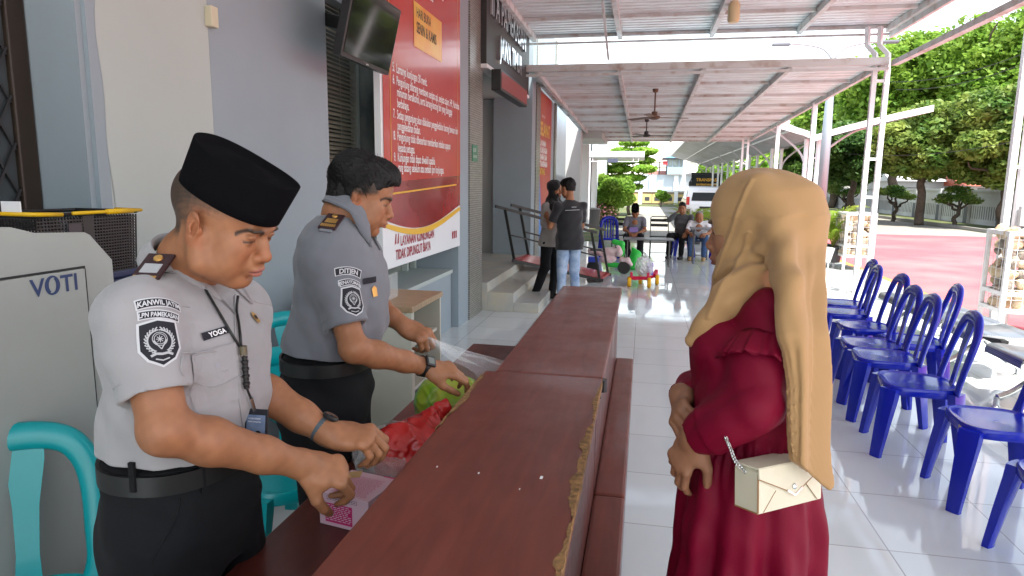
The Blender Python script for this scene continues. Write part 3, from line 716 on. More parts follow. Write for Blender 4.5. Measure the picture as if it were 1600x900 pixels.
# wide lettering with a slanted O made of two crescents
put_text(mb, 'V', tm, .115, bold=.002, sx=1.15)
put_text(mb, 'TI', tm @ Matrix.Translation((.176, 0, 0)), .115, bold=.002, sx=1.15)
for s_ in (1, -1):
    o_ = []; i_ = []
    for k in range(21):
        a = PI * k / 20 + (0 if s_ > 0 else PI) + .95
        o_.append(Vector((.127 + .046 * math.cos(a), .040 + .046 * math.sin(a), 0)))
        i_.append(Vector((.127 + s_ * .006 + .028 * math.cos(a), .040 + .036 * math.sin(a), 0)))
    mb.loft([[tm @ p for p in o_], [tm @ p for p in i_]], cap=False, closed=False)
mb.build('lettering', m_navy, sc_)
st = thing('storage_box', 'navy blue plastic box stack standing behind the scanner and under the black basket', 'box', (-1.95, 2.13, 0))
MB().box((-2.13, 2.0, 0), (-1.86, 2.30, 1.26), ch=.015).build('body', mat('navy_plastic', (0.012, 0.02, 0.09), rough=0.4), st)
MB().box((-2.14, 1.998, 1.262), (-1.85, 2.305, 1.29), ch=.008).build('lid', mat('navy_lid', (0.012, 0.02, 0.08), rough=0.4), st)
# black shopping basket with yellow folding handles
bk = thing('shopping_basket', 'black mesh shopping basket with yellow handles on top of the navy box', 'basket', (-2.0, 2.02, 1.29))
m_blackp = mat('black_plastic', (0.012, 0.012, 0.013), rough=0.35)
bx0, bx1, by0, by1, bz0, bz1 = -2.10, -1.84, 1.74, 2.16, 1.292, 1.50
def brect(z):
    f = (z - bz0) / (bz1 - bz0); e = .008 * (1 - f); return bx0 + e, bx1 - e, by0 + e, by1 - e
mb = MB()
def strip(a, b_, w): mb.bar(a, b_, w, .004)
for side in range(4):
    def pt(u, z):
        X0, X1, Y0, Y1 = brect(z)
        return {0: (X1, Y0 + (Y1 - Y0) * u, z), 1: (X0, Y0 + (Y1 - Y0) * u, z), 2: (X0 + (X1 - X0) * u, Y0, z), 3: (X0 + (X1 - X0) * u, Y1, z)}[side]
    nn = 34 if side < 2 else 22
    for k in range(nn + 1):
        u = k / nn; mb.bar(pt(u, bz0), pt(u, bz1 - .01), .0042)
    for k in range(19): z = bz0 + k * .0105; mb.bar(pt(0, z), pt(1, z), .0042)
mb.box((bx0 + .03, by0 + .03, bz0 - .001), (bx1 - .03, by1 - .03, bz0 + .004))
for y in (by0 + .20,):
    mb.box((bx1 - .014, y - .022, bz0 + .02), (bx1 + .001, y + .022, bz1 - .005))
mb.build('mesh_body', m_blackp, bk)
X0, X1, Y0, Y1 = brect(bz1); mb = MB()
mb.tube([(X0, Y0, bz1), (X1, Y0, bz1), (X1, Y1, bz1), (X0, Y1, bz1), (X0, Y0, bz1)], .008, 6); mb.build('rim', m_blackp, bk)
m_yel = mat('yellow_plastic', (0.72, 0.42, 0.005), rough=0.35)
mb = MB(); mb.tube([(X1 + .010, Y0 + .13, bz1 + .004), (X1 + .013, Y1 + .012, bz1 + .004), (X1 - .10, Y1 + .015, bz1 + .006)], .006, 8); mb.tube([(X1 + .013, Y0 + .27, bz1 + .004), (X1 + .013, Y1 - .03, bz1 + .004)], .0095, 8); mb.build('handle', m_yel, bk, smooth=True)
mb = MB(); mb.tube([(X1 + .01, Y0 + .09, bz1 + .002), (X1 + .008, Y0 - .01, bz1 + .006), (X0, Y0 - .01, bz1 + .006)], .007, 8); mb.build('handle', m_yel, bk, smooth=True)
mb = MB(); mb.box((X1 + .002, Y0 + .115, bz1 - .085), (X1 + .006, Y0 + .165, bz1 - .03)); mb.build('tag', mat('basket_tag', (0.06, 0.045, 0.05), rough=0.5), bk)
wh = MB(); wh.box((-2.05, 1.62, 1.50), (-1.9, 1.70, 1.545), ch=.006)
# dark brown fan-like lectern lamp cut by the left edge
dl = thing('desk_clutter', 'dark brown wooden stand with a tan cap at the left edge before the grille window', 'stand', (-2.1, 1.6, 1.51))
MB().box((-2.13, 1.50, 1.512), (-2.05, 1.58, 1.60), ch=.01).build('body', m_black, dl)
MB().box((-2.125, 1.505, 1.601), (-2.055, 1.575, 1.64), ch=.008).build('cap', mat('tan_wood', (0.42, 0.23, 0.10), rough=0.5), dl)
mb = MB(); mb.bar((-2.07, 1.64, 1.512), (-2.07, 1.57, 1.63), .05, .008, upv=(0, 1, .5)); mb.build('flap', m_wood_dk, dl)
wb = MB().box((-1.95, 1.73, 1.508), (-1.88, 1.735, 1.545), ch=.001).build('paper_card', m_wpost); tag(wb, 'small white card standing on the scanner beside the basket', 'card')

# ------------------------------------------------------------------ notice board, television, signs
m_red = mat('board_red', (0.42, 0.022, 0.018), rough=0.25, var=0.3, vscale=0.9, col2=(0.52, 0.05, 0.03), coat=0.3)
m_dred = mat('board_dark_red', (0.16, 0.008, 0.010), rough=0.25, coat=0.3, var=0.5, vscale=1.2, col2=(0.35, 0.02, 0.02))
m_gold = mat('board_gold', (0.75, 0.45, 0.03), rough=0.3)
m_wprint = mat('white_print', (0.80, 0.80, 0.80), rough=0.4)
m_boardw = mat('board_white', (0.76, 0.78, 0.80), rough=0.35, coat=0.2)
m_rprint = mat('red_print', (0.35, 0.02, 0.04), rough=0.4)
XB = -1.96; yb0, yb1, zb0, zb1 = 4.84, 7.05, 0.93, 3.75
bd = thing('notice_board', 'large red visitor rules notice board with white and gold lettering on the wall', 'notice board', (XB, 5.95, zb0))
def yz(u, v, d=0.0): return Vector((XB + d, yb0 + u * (yb1 - yb0), zb0 + v * (zb1 - zb0)))
MB().box((XB - .05, yb0, zb0), (XB, yb1, zb1)).build('panel', m_boardw, bd)
def low(u): return .118 - .055 * math.sin(PI * min(1, u * 1.02)) * (1 - .35 * u) + .018 * u
N_ = 40
mb = MB(); mb.loft([[yz(.02 + .98 * i / N_, low(i / N_) + .020, .003) for i in range(N_ + 1)], [yz(.02 + .98 * i / N_, .24 + .03 * i / N_, .003) for i in range(N_ + 1)]], cap=False, closed=False); mb.build('dark_swoosh', m_dred, bd)
mb = MB(); mb.loft([[yz(.02 + .98 * i / N_, low(i / N_), .005) for i in range(N_ + 1)], [yz(.02 + .98 * i / N_, low(i / N_) + .013 + .006 * math.sin(PI * i / N_), .005) for i in range(N_ + 1)]], cap=False, closed=False)
mb.quad(yz(.05, .206, .0062), yz(.93, .232, .0062), yz(.93, .237, .0062), yz(.05, .211, .0062))
mb.quad(yz(.085, .24, .0062), yz(.089, .24, .0062), yz(.089, .985, .0062), yz(.085, .985, .0062)); mb.quad(yz(.955, .24, .0062), yz(.958, .24, .0062), yz(.958, .985, .0062), yz(.955, .985, .0062))
mb.build('gold_lines', m_gold, bd)
mb = MB(); mb.loft([[yz(.02 + .98 * i / N_, .24 + .03 * i / N_, .0045) for i in range(N_ + 1)], [yz(.02 + .98 * i / N_, 1.0, .0045) for i in range(N_ + 1)]], cap=False, closed=False); mb.build('red_field', m_red, bd)
lines = [(.945, 'Waktu berkunjung sesuai jadwal dan pengumuman'), (.915, 'yang harus diketahui oleh setiap pengunjung ini'), (.880, 'Pakaian kunjungan rapi, sopan dan bersih'),
         (.848, 'Membawa identitas resmi seperti KTP, kartu'), (.816, 'dan dokumen lainnya yang berlaku')]
lines2 = [(.545, '5.  Lamanya kunjungan 30 menit.'), (.512, '6.  Pengunjung dilarang membawa senjata api, senjata tajam, HP, Narkoba'), (.482, '     minuman beralkohol, serta barang-barang lain yang dianggap'), (.452, '     berbahaya.'),
          (.420, '7.  Setiap pengunjung akan dilakukan penggeledahan barang bawaan dan'), (.390, '     penggeledahan badan.'), (.360, '8.  Pengunjung tidak dibenarkan memberikan imbalan apapun'), (.345 - .016, '     kepada petugas.'),
          (.305 - .004, '9.  Kunjungan tidak dapat diwakili apabila'), (.275 - .002, '     yang datang sebelum atau setelah jam kunjungan.'), (.250, '')]
lines2 = lines2[:-1]
mb = MB()
def board_line(v, s_, size, u=.11, dst=.0075, m_=None, sx=.62, bold=.0016): put_text(m_ if m_ is not None else mb, s_, frame(yz(u, v, dst), (0, 1, 0), (0, 0, 1)), size, bold=bold, sx=sx)
for v, s_ in lines: board_line(v, s_, .105, sx=.72)
for v, s_ in lines2: board_line(v, s_, .098, sx=.66)
mb.build('white_lettering', m_wprint, bd)
MB().add([yz(.34, .645, .0078), yz(.70, .645, .0078), yz(.70, .775, .0078), yz(.34, .775, .0078)], [(0, 1, 2, 3)]).build('orange_box', mat('board_orange', (0.72, 0.27, 0.03), rough=0.3, var=0.3, vscale=3, col2=(0.75, 0.5, 0.08)), bd)
mb = MB(); put_text(mb, 'SENIN & KAMIS', frame(yz(.37, .69, .0088), (0, 1, 0), (0, 0, 1)), .125, bold=.003, sx=.66); put_text(mb, 'HARI BUKA', frame(yz(.37, .735, .0088), (0, 1, 0), (0, 0, 1)), .11, bold=.002, sx=.7)
mb.build('dark_lettering', mat('board_ink', (0.03, 0.02, 0.02), rough=0.5), bd)
mb = MB(); put_text(mb, 'LAYANAN KUNJUNGAN', frame(yz(.17, .058, .003), (0, 1, 0), (0, 0, 1)), .115, bold=.0025, sx=.72)
put_text(mb, 'TIDAK DIPUNGUT BIAYA', frame(yz(.12, .020, .003), (0, 1, 0), (0, 0, 1)), .115, bold=.0025, sx=.70)
for k in range(2):
    mm = frame(yz(.112 + .026 * k, .065, .003), (0, 1, 0), (0, 0, 1)); mb.add([mm @ Vector(p) for p in ((0, 0, 0), (.032, .005, 0), (.040, .085, 0), (.022, .085, 0))], [(0, 1, 2, 3)])
for k in range(3): mb.add([yz(.86 + .03 * k, .035, .003), yz(.88 + .03 * k, .035, .003), yz(.88 + .03 * k, .062, .003), yz(.86 + .03 * k, .062, .003)], [(0, 1, 2, 3)])
mb.build('red_lettering', m_rprint, bd)
# television
tv = thing('television', 'black flat television on a wall bracket tilted down above the second officer', 'television', (-1.8, 4.1, 2.5))
a_ = Vector(atp(533, 87, 0, -1.80)); b_ = Vector(atp(607, 117, 0, -1.80))
xd = b_ - a_; xd.z = 0; xd.x = 0; wd = xd.length; yd = Vector((.24, 0, 1)); tvm = frame(a_, xd, yd); hgt = wd * .585
MB().box((0, 0, -.06), (wd, hgt, 0), tvm, ch=.006).build('casing', m_blackp, tv)
def screen_material():
    m = mat('tv_screen', (0.012, 0.014, 0.014), rough=0.06, spec=0.8); return m
MB().box((.018, .028, .001), (wd - .014, hgt - .016, .003), tvm).build('screen', screen_material(), tv)
MB().box((wd * .47, .008, .0012), (wd * .53, .018, .0025), tvm).build('logo_plate', m_chrome, tv)
mb = MB(); mb.bar(tvm @ Vector((wd * .5, hgt * .5, -.06)), (-2.31, 4.5, 2.75), .08); mb.box(Vector((wd * .3, hgt * .3, -.085)), Vector((wd * .7, hgt * .7, -.061)), tvm); mb.build('bracket', m_blackp, tv)
# entrance sign with raised steel letters
sg = thing('entrance_sign', 'dark grey entrance sign with raised steel letters above the steps', 'sign', (-1.95, 9.8, 3.0))
XSg = -1.90
MB().box((XSg - .12, 8.02, 3.02), (XSg, 11.0, 3.98), ch=.004).build('board', mat('sign_anthracite', (0.035, 0.034, 0.034), rough=0.5), sg)
mb = MB(); put_text(mb, 'II A PAMEKASAN', frame((XSg + .022, 8.10, 3.60), (0, 1, 0), (0, 0, 1)), .40, ext=.02, bold=.006, sx=.80)
put_text(mb, 'JAWA TIMUR', frame((XSg + .022, 8.62, 3.20), (0, 1, 0), (0, 0, 1)), .37, ext=.02, bold=.006, sx=.70)
mb.build('letters', mat('brushed_letters', (0.75, 0.76, 0.78), rough=0.15, metal=1.0), sg)
MB().box((XSg - .12, 8.02, 2.97), (XSg + .01, 11.0, 3.015)).build('trim', m_wpost, sg)
rs = thing('hanging_sign', 'small red box sign with black rim hanging under the entrance sign', 'sign', (-1.75, 9, 2.85))
MB().box((-1.86, 8.10, 2.72), (-1.74, 9.95, 2.965), ch=.01).build('box', m_black, rs)
MB().box((-1.739, 8.14, 2.75), (-1.735, 9.91, 2.94)).build('red_face', mat('sign_red', (0.25, 0.03, 0.025), rough=0.35), rs)
gs = MB().box((-1.968, 7.60, 1.86), (-1.958, 7.84, 2.05), ch=.002).build('green_plate', mat('green_plate', (0.04, 0.20, 0.11), rough=0.4)); tag(gs, 'small green safety plate on the mosaic band by the entrance', 'sign')
mb = MB(); put_text(mb, 'JALUR', frame((-1.9565, 7.62, 1.97), (0, 1, 0), (0, 0, 1)), .065, sx=.8); put_text(mb, 'EVAKUASI', frame((-1.9565, 7.62, 1.90), (0, 1, 0), (0, 0, 1)), .05, sx=.8); mb.build('plate_lettering', m_wprint, gs)
# standing banner beyond the entrance
bn = thing('banner', 'tall red printed banner with yellow and white lettering on the far wall', 'banner', (-1.93, 13.2, .3))
MB().box((-1.958, 12.5, .5), (-1.945, 14.1, 3.3)).build('sheet', mat('banner_red', (0.42, 0.03, 0.03), rough=0.4, var=.3, vscale=.8, col2=(.5, .15, .08)), bn)
mb = MB(); put_text(mb, 'SELAMAT', frame((-1.943, 12.55, 2.52), (0, 1, 0), (0, 0, 1)), .34, bold=.012, sx=.95); put_text(mb, 'DATANG', frame((-1.943, 12.55, 1.78), (0, 1, 0), (0, 0, 1)), .17, bold=.006, sx=1.0); mb.build('yellow_lettering', m_gold, bn)
mb = MB()
for k, s_ in enumerate(('LAYANAN', 'KUNJUNGAN', 'RAMAH DAN', 'TRANSPARAN')): put_text(mb, s_, frame((-1.943, 12.62, 2.32 - k * .13), (0, 1, 0), (0, 0, 1)), .15, bold=.006, sx=1.0)
put_text(mb, '. . .', frame((-1.943, 12.8, 2.86), (0, 1, 0), (0, 0, 1)), .3, bold=.01); mb.build('white_lettering', m_wprint, bn)
mb = MB(); mb.add([(-1.942, 12.52, .55), (-1.942, 12.95, .55), (-1.942, 12.8, 1.2), (-1.942, 12.6, 1.75), (-1.942, 12.52, 1.7)], [(0, 1, 2, 3, 4)]); mb.build('blue_figure', mat('banner_blue', (0.05, 0.22, 0.6), rough=.4), bn)
mb = MB(); mb.add([(-1.9415, 13.0, .55), (-1.9415, 13.7, .55), (-1.9415, 13.6, 1.05), (-1.9415, 13.1, .95)], [(0, 1, 2, 3)]); mb.build('orange_figure', mat('banner_orange', (0.8, 0.22, 0.03), rough=.4), bn)
# ------------------------------------------------------------------ trees
def leaf_mat(name, c1, c2, tr=0.35):
    m = bpy.data.materials.new(name); m.use_nodes = True; nt = m.node_tree; L = nt.links.new
    b = nt.nodes['Principled BSDF']; out = nt.nodes['Material Output']
    g = nt.nodes.new('ShaderNodeObjectInfo'); n = nt.nodes.new('ShaderNodeTexNoise'); n.inputs['Scale'].default_value = 0.9; n.inputs['Detail'].default_value = 6
    tc = nt.nodes.new('ShaderNodeTexCoord'); L(tc.outputs['Object'], n.inputs['Vector'])
    mr = nt.nodes.new('ShaderNodeMapRange'); mr.inputs['From Min'].default_value = .35; mr.inputs['From Max'].default_value = .65; L(n.outputs['Fac'], mr.inputs['Value'])
    mx = nt.nodes.new('ShaderNodeMix'); mx.data_type = 'RGBA'; mx.inputs['A'].default_value = (*c1, 1); mx.inputs['B'].default_value = (*c2, 1); L(mr.outputs['Result'], mx.inputs['Factor'])
    L(mx.outputs['Result'], b.inputs['Base Color']); b.inputs['Roughness'].default_value = .5; b.inputs['Specular IOR Level'].default_value = .3
    t = nt.nodes.new('ShaderNodeBsdfTranslucent'); L(mx.outputs['Result'], t.inputs['Color'])
    ms = nt.nodes.new('ShaderNodeMixShader'); ms.inputs['Fac'].default_value = tr; L(b.outputs['BSDF'], ms.inputs[1]); L(t.outputs['BSDF'], ms.inputs[2]); L(ms.outputs['Shader'], out.inputs['Surface'])
    return m
m_bark = mat('bark', (0.10, 0.075, 0.055), rough=0.9, var=0.4, vscale=8, bump=0.6, bscale=20)
def leaf_cloud(name, blobs, n, size, material, parent, seed, flat=1.0, aspect=0.55):
    """leaf sized faces scattered through a set of ellipsoid clumps (cx, cy, cz, rx, ry, rz)"""
    r_ = np.random.default_rng(seed); B = np.array(blobs, float)
    vol = (B[:, 3] * B[:, 4] * B[:, 5]) ** 0.8; idx = r_.choice(len(B), n, p=vol / vol.sum())
    d = r_.normal(size=(n, 3)); d /= np.linalg.norm(d, axis=1)[:, None]
    rad = (0.25 + 0.8 * r_.random(n) ** 0.55)[:, None]
    p = B[idx, :3] + d * rad * B[idx, 3:]
    a = r_.normal(size=(n, 3)); a[:, 2] *= .6; a[:, 2] -= .25; a /= np.linalg.norm(a, axis=1)[:, None]
    nb = d + r_.normal(size=(n, 3)) * .8 + np.array([0, 0, .7]); b = np.cross(a, nb); b /= np.linalg.norm(b, axis=1)[:, None] + 1e-9
    s_ = (size * (0.6 + 0.8 * r_.random(n)))[:, None]
    v = np.stack([p - a * s_ * .5, p + b * s_ * aspect * .5, p + a * s_ * .5, p - b * s_ * aspect * .5], 1).reshape(-1, 3)
    f = np.arange(4 * n).reshape(-1, 4)
    return np_mesh(name, v, f, material, parent)
def limb(mb, a, b, r0, r1, r_, wob=.12, k=5):
    a = Vector(a); b = Vector(b); L_ = (b - a).length; pts = [a]
    for i in range(1, k): pts.append(a.lerp(b, i / k) + Vector((r_.uniform(-1, 1), r_.uniform(-1, 1), r_.uniform(-.5, .5))) * L_ * wob * .5)
    pts.append(b); mb.tube(spline(pts, 3), r0, 7, r2=r1); return mb
def tree(name, label, x, y, h, cr, ch, seed, m, n, leaf, group=None, trunk_r=.18, crown_base=None, layers=None, nb=64, z0=GZ, nlimb=6):
    """broad crowned tree: h total height, cr crown radius, ch crown height"""
    r_ = random.Random(seed); t = thing(name, label, 'tree', (x, y, z0), 0, group)
    zc_ = z0 + h - ch / 2; mb = MB(); ends = []
    fork = z0 + max(.5, h - ch * .92)
    limb(mb, (x, y, z0), (x + r_.uniform(-.15, .15), y, fork), trunk_r, trunk_r * .75, r_)
    for k in range(nlimb):
        a = 2 * PI * k / nlimb + r_.uniform(-.4, .4); rr = cr * r_.uniform(.45, .8)
        e = (x + rr * math.cos(a), y + rr * math.sin(a), zc_ + r_.uniform(-.25, .3) * ch)
        limb(mb, (x, y, fork - .05), e, trunk_r * .55, trunk_r * .12, r_, .2); ends.append(e)
    limb(mb, (x, y, fork - .05), (x, y, z0 + h * .9), trunk_r * .6, trunk_r * .1, r_, .1)
    mb.build('trunk', m_bark, t, smooth=True)
    blobs = []
    for k in range(nb):
        a = r_.uniform(0, 2 * PI); u = r_.uniform(-1, 1); w_ = math.sqrt(max(0.02, 1 - u * u * .85)) * r_.uniform(.55, .92)
        if layers: u = (round((u + 1) / 2 * layers) / layers) * 2 - 1
        q = cr * (r_.uniform(.15, .29) if nb > 40 else r_.uniform(.24, .42))
        blobs.append((x + cr * w_ * math.cos(a) * .85, y + cr * w_ * math.sin(a) * .85, zc_ + u * ch * .40, q * 1.15, q * 1.15, q * (.35 if layers else .8)))
    if not layers: blobs.append((x, y, zc_, cr * .40, cr * .40, ch * .24))
    leaf_cloud('crown', blobs, n, leaf, m, t, seed)
    return t
lm_dark = leaf_mat('leaf_dark', (0.045, 0.115, 0.025), (0.11, 0.20, 0.04), .4)
lm_mid = leaf_mat('leaf_mango', (0.08, 0.18, 0.03), (0.27, 0.33, 0.07), .45)
lm_bright = leaf_mat('leaf_bright', (0.13, 0.27, 0.03), (0.27, 0.40, 0.06), .5)
lm_lime = leaf_mat('leaf_lime', (0.16, 0.36, 0.03), (0.32, 0.48, 0.07), .5)
lm_palm = leaf_mat('leaf_palm', (0.18, 0.32, 0.03), (0.42, 0.46, 0.08), .5)
GT = 'trees along the courtyard wall'
def xat(px, Y): return float(atp(px, 290, 1, Y)[0])
def zat(py, px, Y): return float(atp(px, py, 1, Y)[2])
for (px, Y, top, base, wpx, m, seed, lab, n, leaf) in (
    (1442, 33, 165, 278, 165, lm_mid, 11, 'round mango tree with yellowish crown just right of the tall double post', 32000, .23),
    (1572, 31, 128, 298, 190, lm_mid, 12, 'broad mango tree with pale flower heads at the right edge', 40000, .23),
    (1335, 38, 190, 285, 130, lm_dark, 13, 'dark green tree left of the tall double post, beyond the bonsai', 22000, .24),
    (1270, 47, 205, 300, 120, lm_dark, 14, 'dark low tree behind the street lamp pole', 9000, .34),
):
    x = xat(px, Y); zt = zat(top, px, Y); cr = wpx / 1040 * Y / 2 * .98; ch = zt - zat(base, px, Y)
    tree('mango_tree', lab, x, Y, zt - GZ, cr, ch, seed, m, n, leaf, GT, trunk_r=.2)
for (px, Y, top, base, wpx, seed, lab, n) in (
    (1400, 46, 55, 215, 210, 21, 'tall bright green tree rising behind the tall double post', 22000),
    (1565, 43, 12, 190, 250, 22, 'tallest bright green tree, cut by the top right corner', 30000),
    (1300, 56, 130, 260, 130, 23, 'bright green tree showing between the two canopies', 12000),
    (1200, 75, 225, 300, 120, 24, 'light green tree seen through the posts of the parking canopy', 9000),
    (1120, 95, 240, 300, 70, 25, 'small light green tree beyond the black bus', 5000),
    (1245, 66, 215, 320, 90, 26, 'yellow green bush like tree low between the canopy posts', 8000),
):
    x = xat(px, Y); zt = zat(top, px, Y); cr = wpx / 1040 * Y / 2 * .92; ch = zt - zat(base, px, Y)
    tree('rain_tree', lab, x, Y, zt - GZ, cr, ch, seed, lm_bright if seed != 26 and seed < 24 else lm_lime, n, .34 * Y / 45, 'bright trees beyond the courtyard', trunk_r=.3, nb=74, nlimb=8)
# pruned bonsai-like trees on the grass before the wall
for i, (px, Y, hp, lab) in enumerate(((1322, 40, 52, 'small pruned tree with cloud shaped pads by the stone cage'), (1400, 36, 50, 'small pruned tree between the double post and the wall'), (1498, 33, 55, 'small pruned tree with crooked bare branches at the right'))):
    x = xat(px, Y); h = hp / 1040 * Y; t = thing('pruned_tree', lab, 'tree', (x, Y, GZ), 0, 'pruned trees on the grass strip'); r_ = random.Random(i + 5); mb = MB(); bl = []
    limb(mb, (x, Y, GZ), (x + .1, Y, GZ + h * .4), .10, .08, r_, .3)
    for k in range(5):
        a = 2 * PI * k / 5 + i; e = (x + .62 * h * .55 * math.cos(a), Y + .5 * h * .5 * math.sin(a), GZ + h * r_.uniform(.62, .88)); limb(mb, (x + .1, Y, GZ + h * .4), e, .06, .025, r_, .35); bl.append((*e, h * .24, h * .24, h * .09))
    mb.build('trunk', m_bark, t, smooth=True); leaf_cloud('crown', bl + [(x, Y, GZ + h * .92, h * .3, h * .3, h * .1)], 1800, .13, lm_mid, t, i + 40)
# left side: clipped round pine and layered tree
tx, ty = xat(952, 30), 30.0
tree('clipped_tree', 'round clipped fluffy light green tree beside the dark waste bin', tx, ty, zat(268, 952, ty) - GZ, 42 / 1040 * ty * .95, zat(268, 952, ty) - zat(338, 952, ty), 31, lm_bright, 26000, .13, nb=24, trunk_r=.09)
ty = 37.0; tx = xat(985, ty)
tree('layered_tree', 'layered bright green tree with flat tiers behind the round clipped tree', tx, ty, zat(214, 985, ty) - GZ, 42 / 1040 * ty, zat(214, 985, ty) - zat(300, 985, ty), 32, lm_lime, 14000, .22, layers=5, nb=30, trunk_r=.1)
x = xat(1034, 52); tree('round_shrub', 'small round green shrub before the yellow niche wall', x, 52, 1.25, .62, .8, 33, lm_bright, 3000, .16, nb=10, trunk_r=.06)
fb = thing('flower_bush', 'pink flowering bush low beside the round clipped tree', 'bush', (xat(942, 29.2), 29.2, GZ))
leaf_cloud('leaves', [(xat(940, 29.2), 29.2, .25, .75, .5, .35), (xat(950, 29.2), 29.2, .45, .5, .4, .3)], 1600, .12, lm_mid, fb, 51)
leaf_cloud('flowers', [(xat(940, 29.2), 29.1, .35, .8, .55, .42)], 700, .10, mat('pink_petals', (0.70, 0.30, 0.30), rough=.6), fb, 52)
MB().lathe([(0, 0), (.24, 0), (.27, .6), (.29, .72), (.22, .76), (0, .78)], (xat(928, 25.5), 25.5, GZ), 18).build('bin', m_dark, None, auto=40)
wbn = bpy.data.objects['bin']; wbn.name = 'waste_bin'; tag(wbn, 'dark round waste bin left of the clipped tree', 'waste bin')

# potted palms by the cages
def palm(x, y, z0, h, n, seed, label, spread=.8):
    t = thing('potted_palm', label, 'plant', (x, y, z0), 0, 'potted palms by the porch'); r_ = random.Random(seed)
    MB().lathe([(0, 0), (.15, 0), (.20, .30), (.215, .32), (.19, .33), (.18, .29), (0, .28)], (x, y, z0), 16).build('pot', m_pot, t, auto=40)
    mb = MB(); V = []
    for k in range(n):
        a = r_.uniform(0, 2 * PI); L_ = h * r_.uniform(.7, 1.05); up_ = r_.uniform(.55, .95); out = spread * r_.uniform(.5, 1.0)
        pts = [Vector((x, y, z0 + .28)) + Vector((math.cos(a) * out * L_ * u ** 1.4, math.sin(a) * out * L_ * u ** 1.4, L_ * up_ * (1.25 * u - .45 * u ** 3))) for u in np.linspace(0, 1, 10)]
        mb.tube(pts, .012, 5, r2=.003)
        for j in range(3, 10):
            p = pts[j]; tg = (pts[j] - pts[j - 1]).normalized(); sd_ = tg.cross(Vector((0, 0, 1))).normalized()
            for s_ in (-1, 1):
                for q in range(2):
                    d = (sd_ * s_ + tg * .9 + Vector((0, 0, -.25))).normalized(); ll = L_ * .28 * (1.2 - .5 * j / 10); o_ = p - tg * q * L_ * .045
                    V += [o_, o_ + d * ll * .5 + tg * .022, o_ + d * ll, o_ + d * ll * .5 - tg * .022]
    mb.build('stems', mat('palm_stem', (.22, .24, .04), rough=.5), t, smooth=True)
    v = np.array([[q.x, q.y, q.z] for q in V]); np_mesh('fronds', v, np.arange(len(v)).reshape(-1, 4), lm_palm, t)
    return t
m_pot = mat('pot_dark', (0.05, 0.05, 0.055), rough=.5)
palm(3.72, 14.95, 0.10, 1.15, 16, 3, 'bushy yellow green palm in a dark pot by the stone cage')
palm(3.80, 14.45, 0.10, .85, 12, 4, 'smaller green palm in a dark pot before the bushy one')
palm(xat(1090, 19.6), 19.6, GZ, 1.15, 18, 6, 'yellow green palm behind the man holding his cheek', 1.0)
pb = thing('planter_box', 'pale trapezoid planter box on thin legs under the potted palms', 'planter', (3.55, 14.2, 0))
mb = MB(); mb.loft([[(3.36, 14.0, .14), (3.66, 14.0, .14), (3.66, 14.28, .14), (3.36, 14.28, .14)], [(3.30, 13.97, .42), (3.72, 13.97, .42), (3.72, 14.31, .42), (3.30, 14.31, .42)]]); mb.build('box', m_pale, pb)
for xx in (3.38, 3.62):
    for yy in (14.02, 14.24): MB().box((xx, yy, 0), (xx + .025, yy + .025, .138)).build('leg', m_wpost, pb)

# ------------------------------------------------------------------ courtyard wall on the right
m_wall = mat('courtyard_wall', (0.62, 0.63, 0.64), rough=.8, var=.25, vscale=.7, col2=(.46, .45, .42))
cw = thing('courtyard_wall', 'long white boundary wall with dark pillars beyond the red paving', 'wall', (15.4, 45, GZ))
def wline(t): return Vector((15.55 - .9 * t, 27.5 + 36 * t, 0))
a, b_ = wline(-.2), wline(1.0); mb = MB()
zt = 1.45
mb.add([(a.x, a.y, GZ), (b_.x, b_.y, GZ), (b_.x, b_.y, zt), (a.x, a.y, zt), (a.x + .2, a.y, GZ), (b_.x + .2, b_.y, GZ), (b_.x + .2, b_.y, zt), (a.x + .2, a.y, zt)], [(0, 1, 2, 3), (4, 5, 6, 7), (3, 2, 6, 7), (0, 3, 7, 4), (1, 2, 6, 5)])
mb.build('panel', m_wall, cw)
mb = MB()
mb.add([(a.x - .06, a.y, zt + .002), (b_.x - .06, b_.y, zt + .002), (b_.x + .26, b_.y, zt + .002), (a.x + .26, a.y, zt + .002), (a.x - .06, a.y, zt + .1), (b_.x - .06, b_.y, zt + .1), (b_.x + .26, b_.y, zt + .1), (a.x + .26, a.y, zt + .1)], [(0, 1, 2, 3), (4, 5, 6, 7), (0, 1, 5, 4), (3, 2, 6, 7)])
mb.build('coping', m_wall, cw)
m_pilg = mat('pillar_grey', (.12, .13, .15), rough=.7)
for k in range(15):
    p = wline(-.18 + k * .082); mb = MB(); mb.box((p.x - .14, p.y - .16, GZ), (p.x - .005, p.y + .16, zt + .12)); mb.build('wall_pillar', m_wall, cw)
    MB().box((p.x - .15, p.y - .17, GZ), (p.x - .1405, p.y + .17, .75)).build('pillar_base', m_pilg, cw)
mb = MB()
for k in range(210):
    p = wline(-.18 + k * .0056); mb.box((p.x - .012, p.y - .02, .18), (p.x - .003, p.y + .02, .78))
mb.build('slot_pattern', m_pilg, cw)
mb = MB(); p0, p1 = wline(-.2), wline(1.0)
mb.add([(p0.x - 2.9, p0.y, GZ + .001), (p0.x - 2.75, p0.y, GZ + .001), (p1.x - 2.0, p1.y, GZ + .001), (p1.x - 2.15, p1.y, GZ + .001), (p0.x - 2.9, p0.y, .08), (p0.x - 2.75, p0.y, .08), (p1.x - 2.0, p1.y, .08), (p1.x - 2.15, p1.y, .08)], [(4, 5, 6, 7), (0, 4, 7, 3), (1, 2, 6, 5), (0, 1, 5, 4)])
tag(mb.build('lawn_kerb', mat('kerb_grey', (.25, .24, .22), rough=.8)), kind='structure')
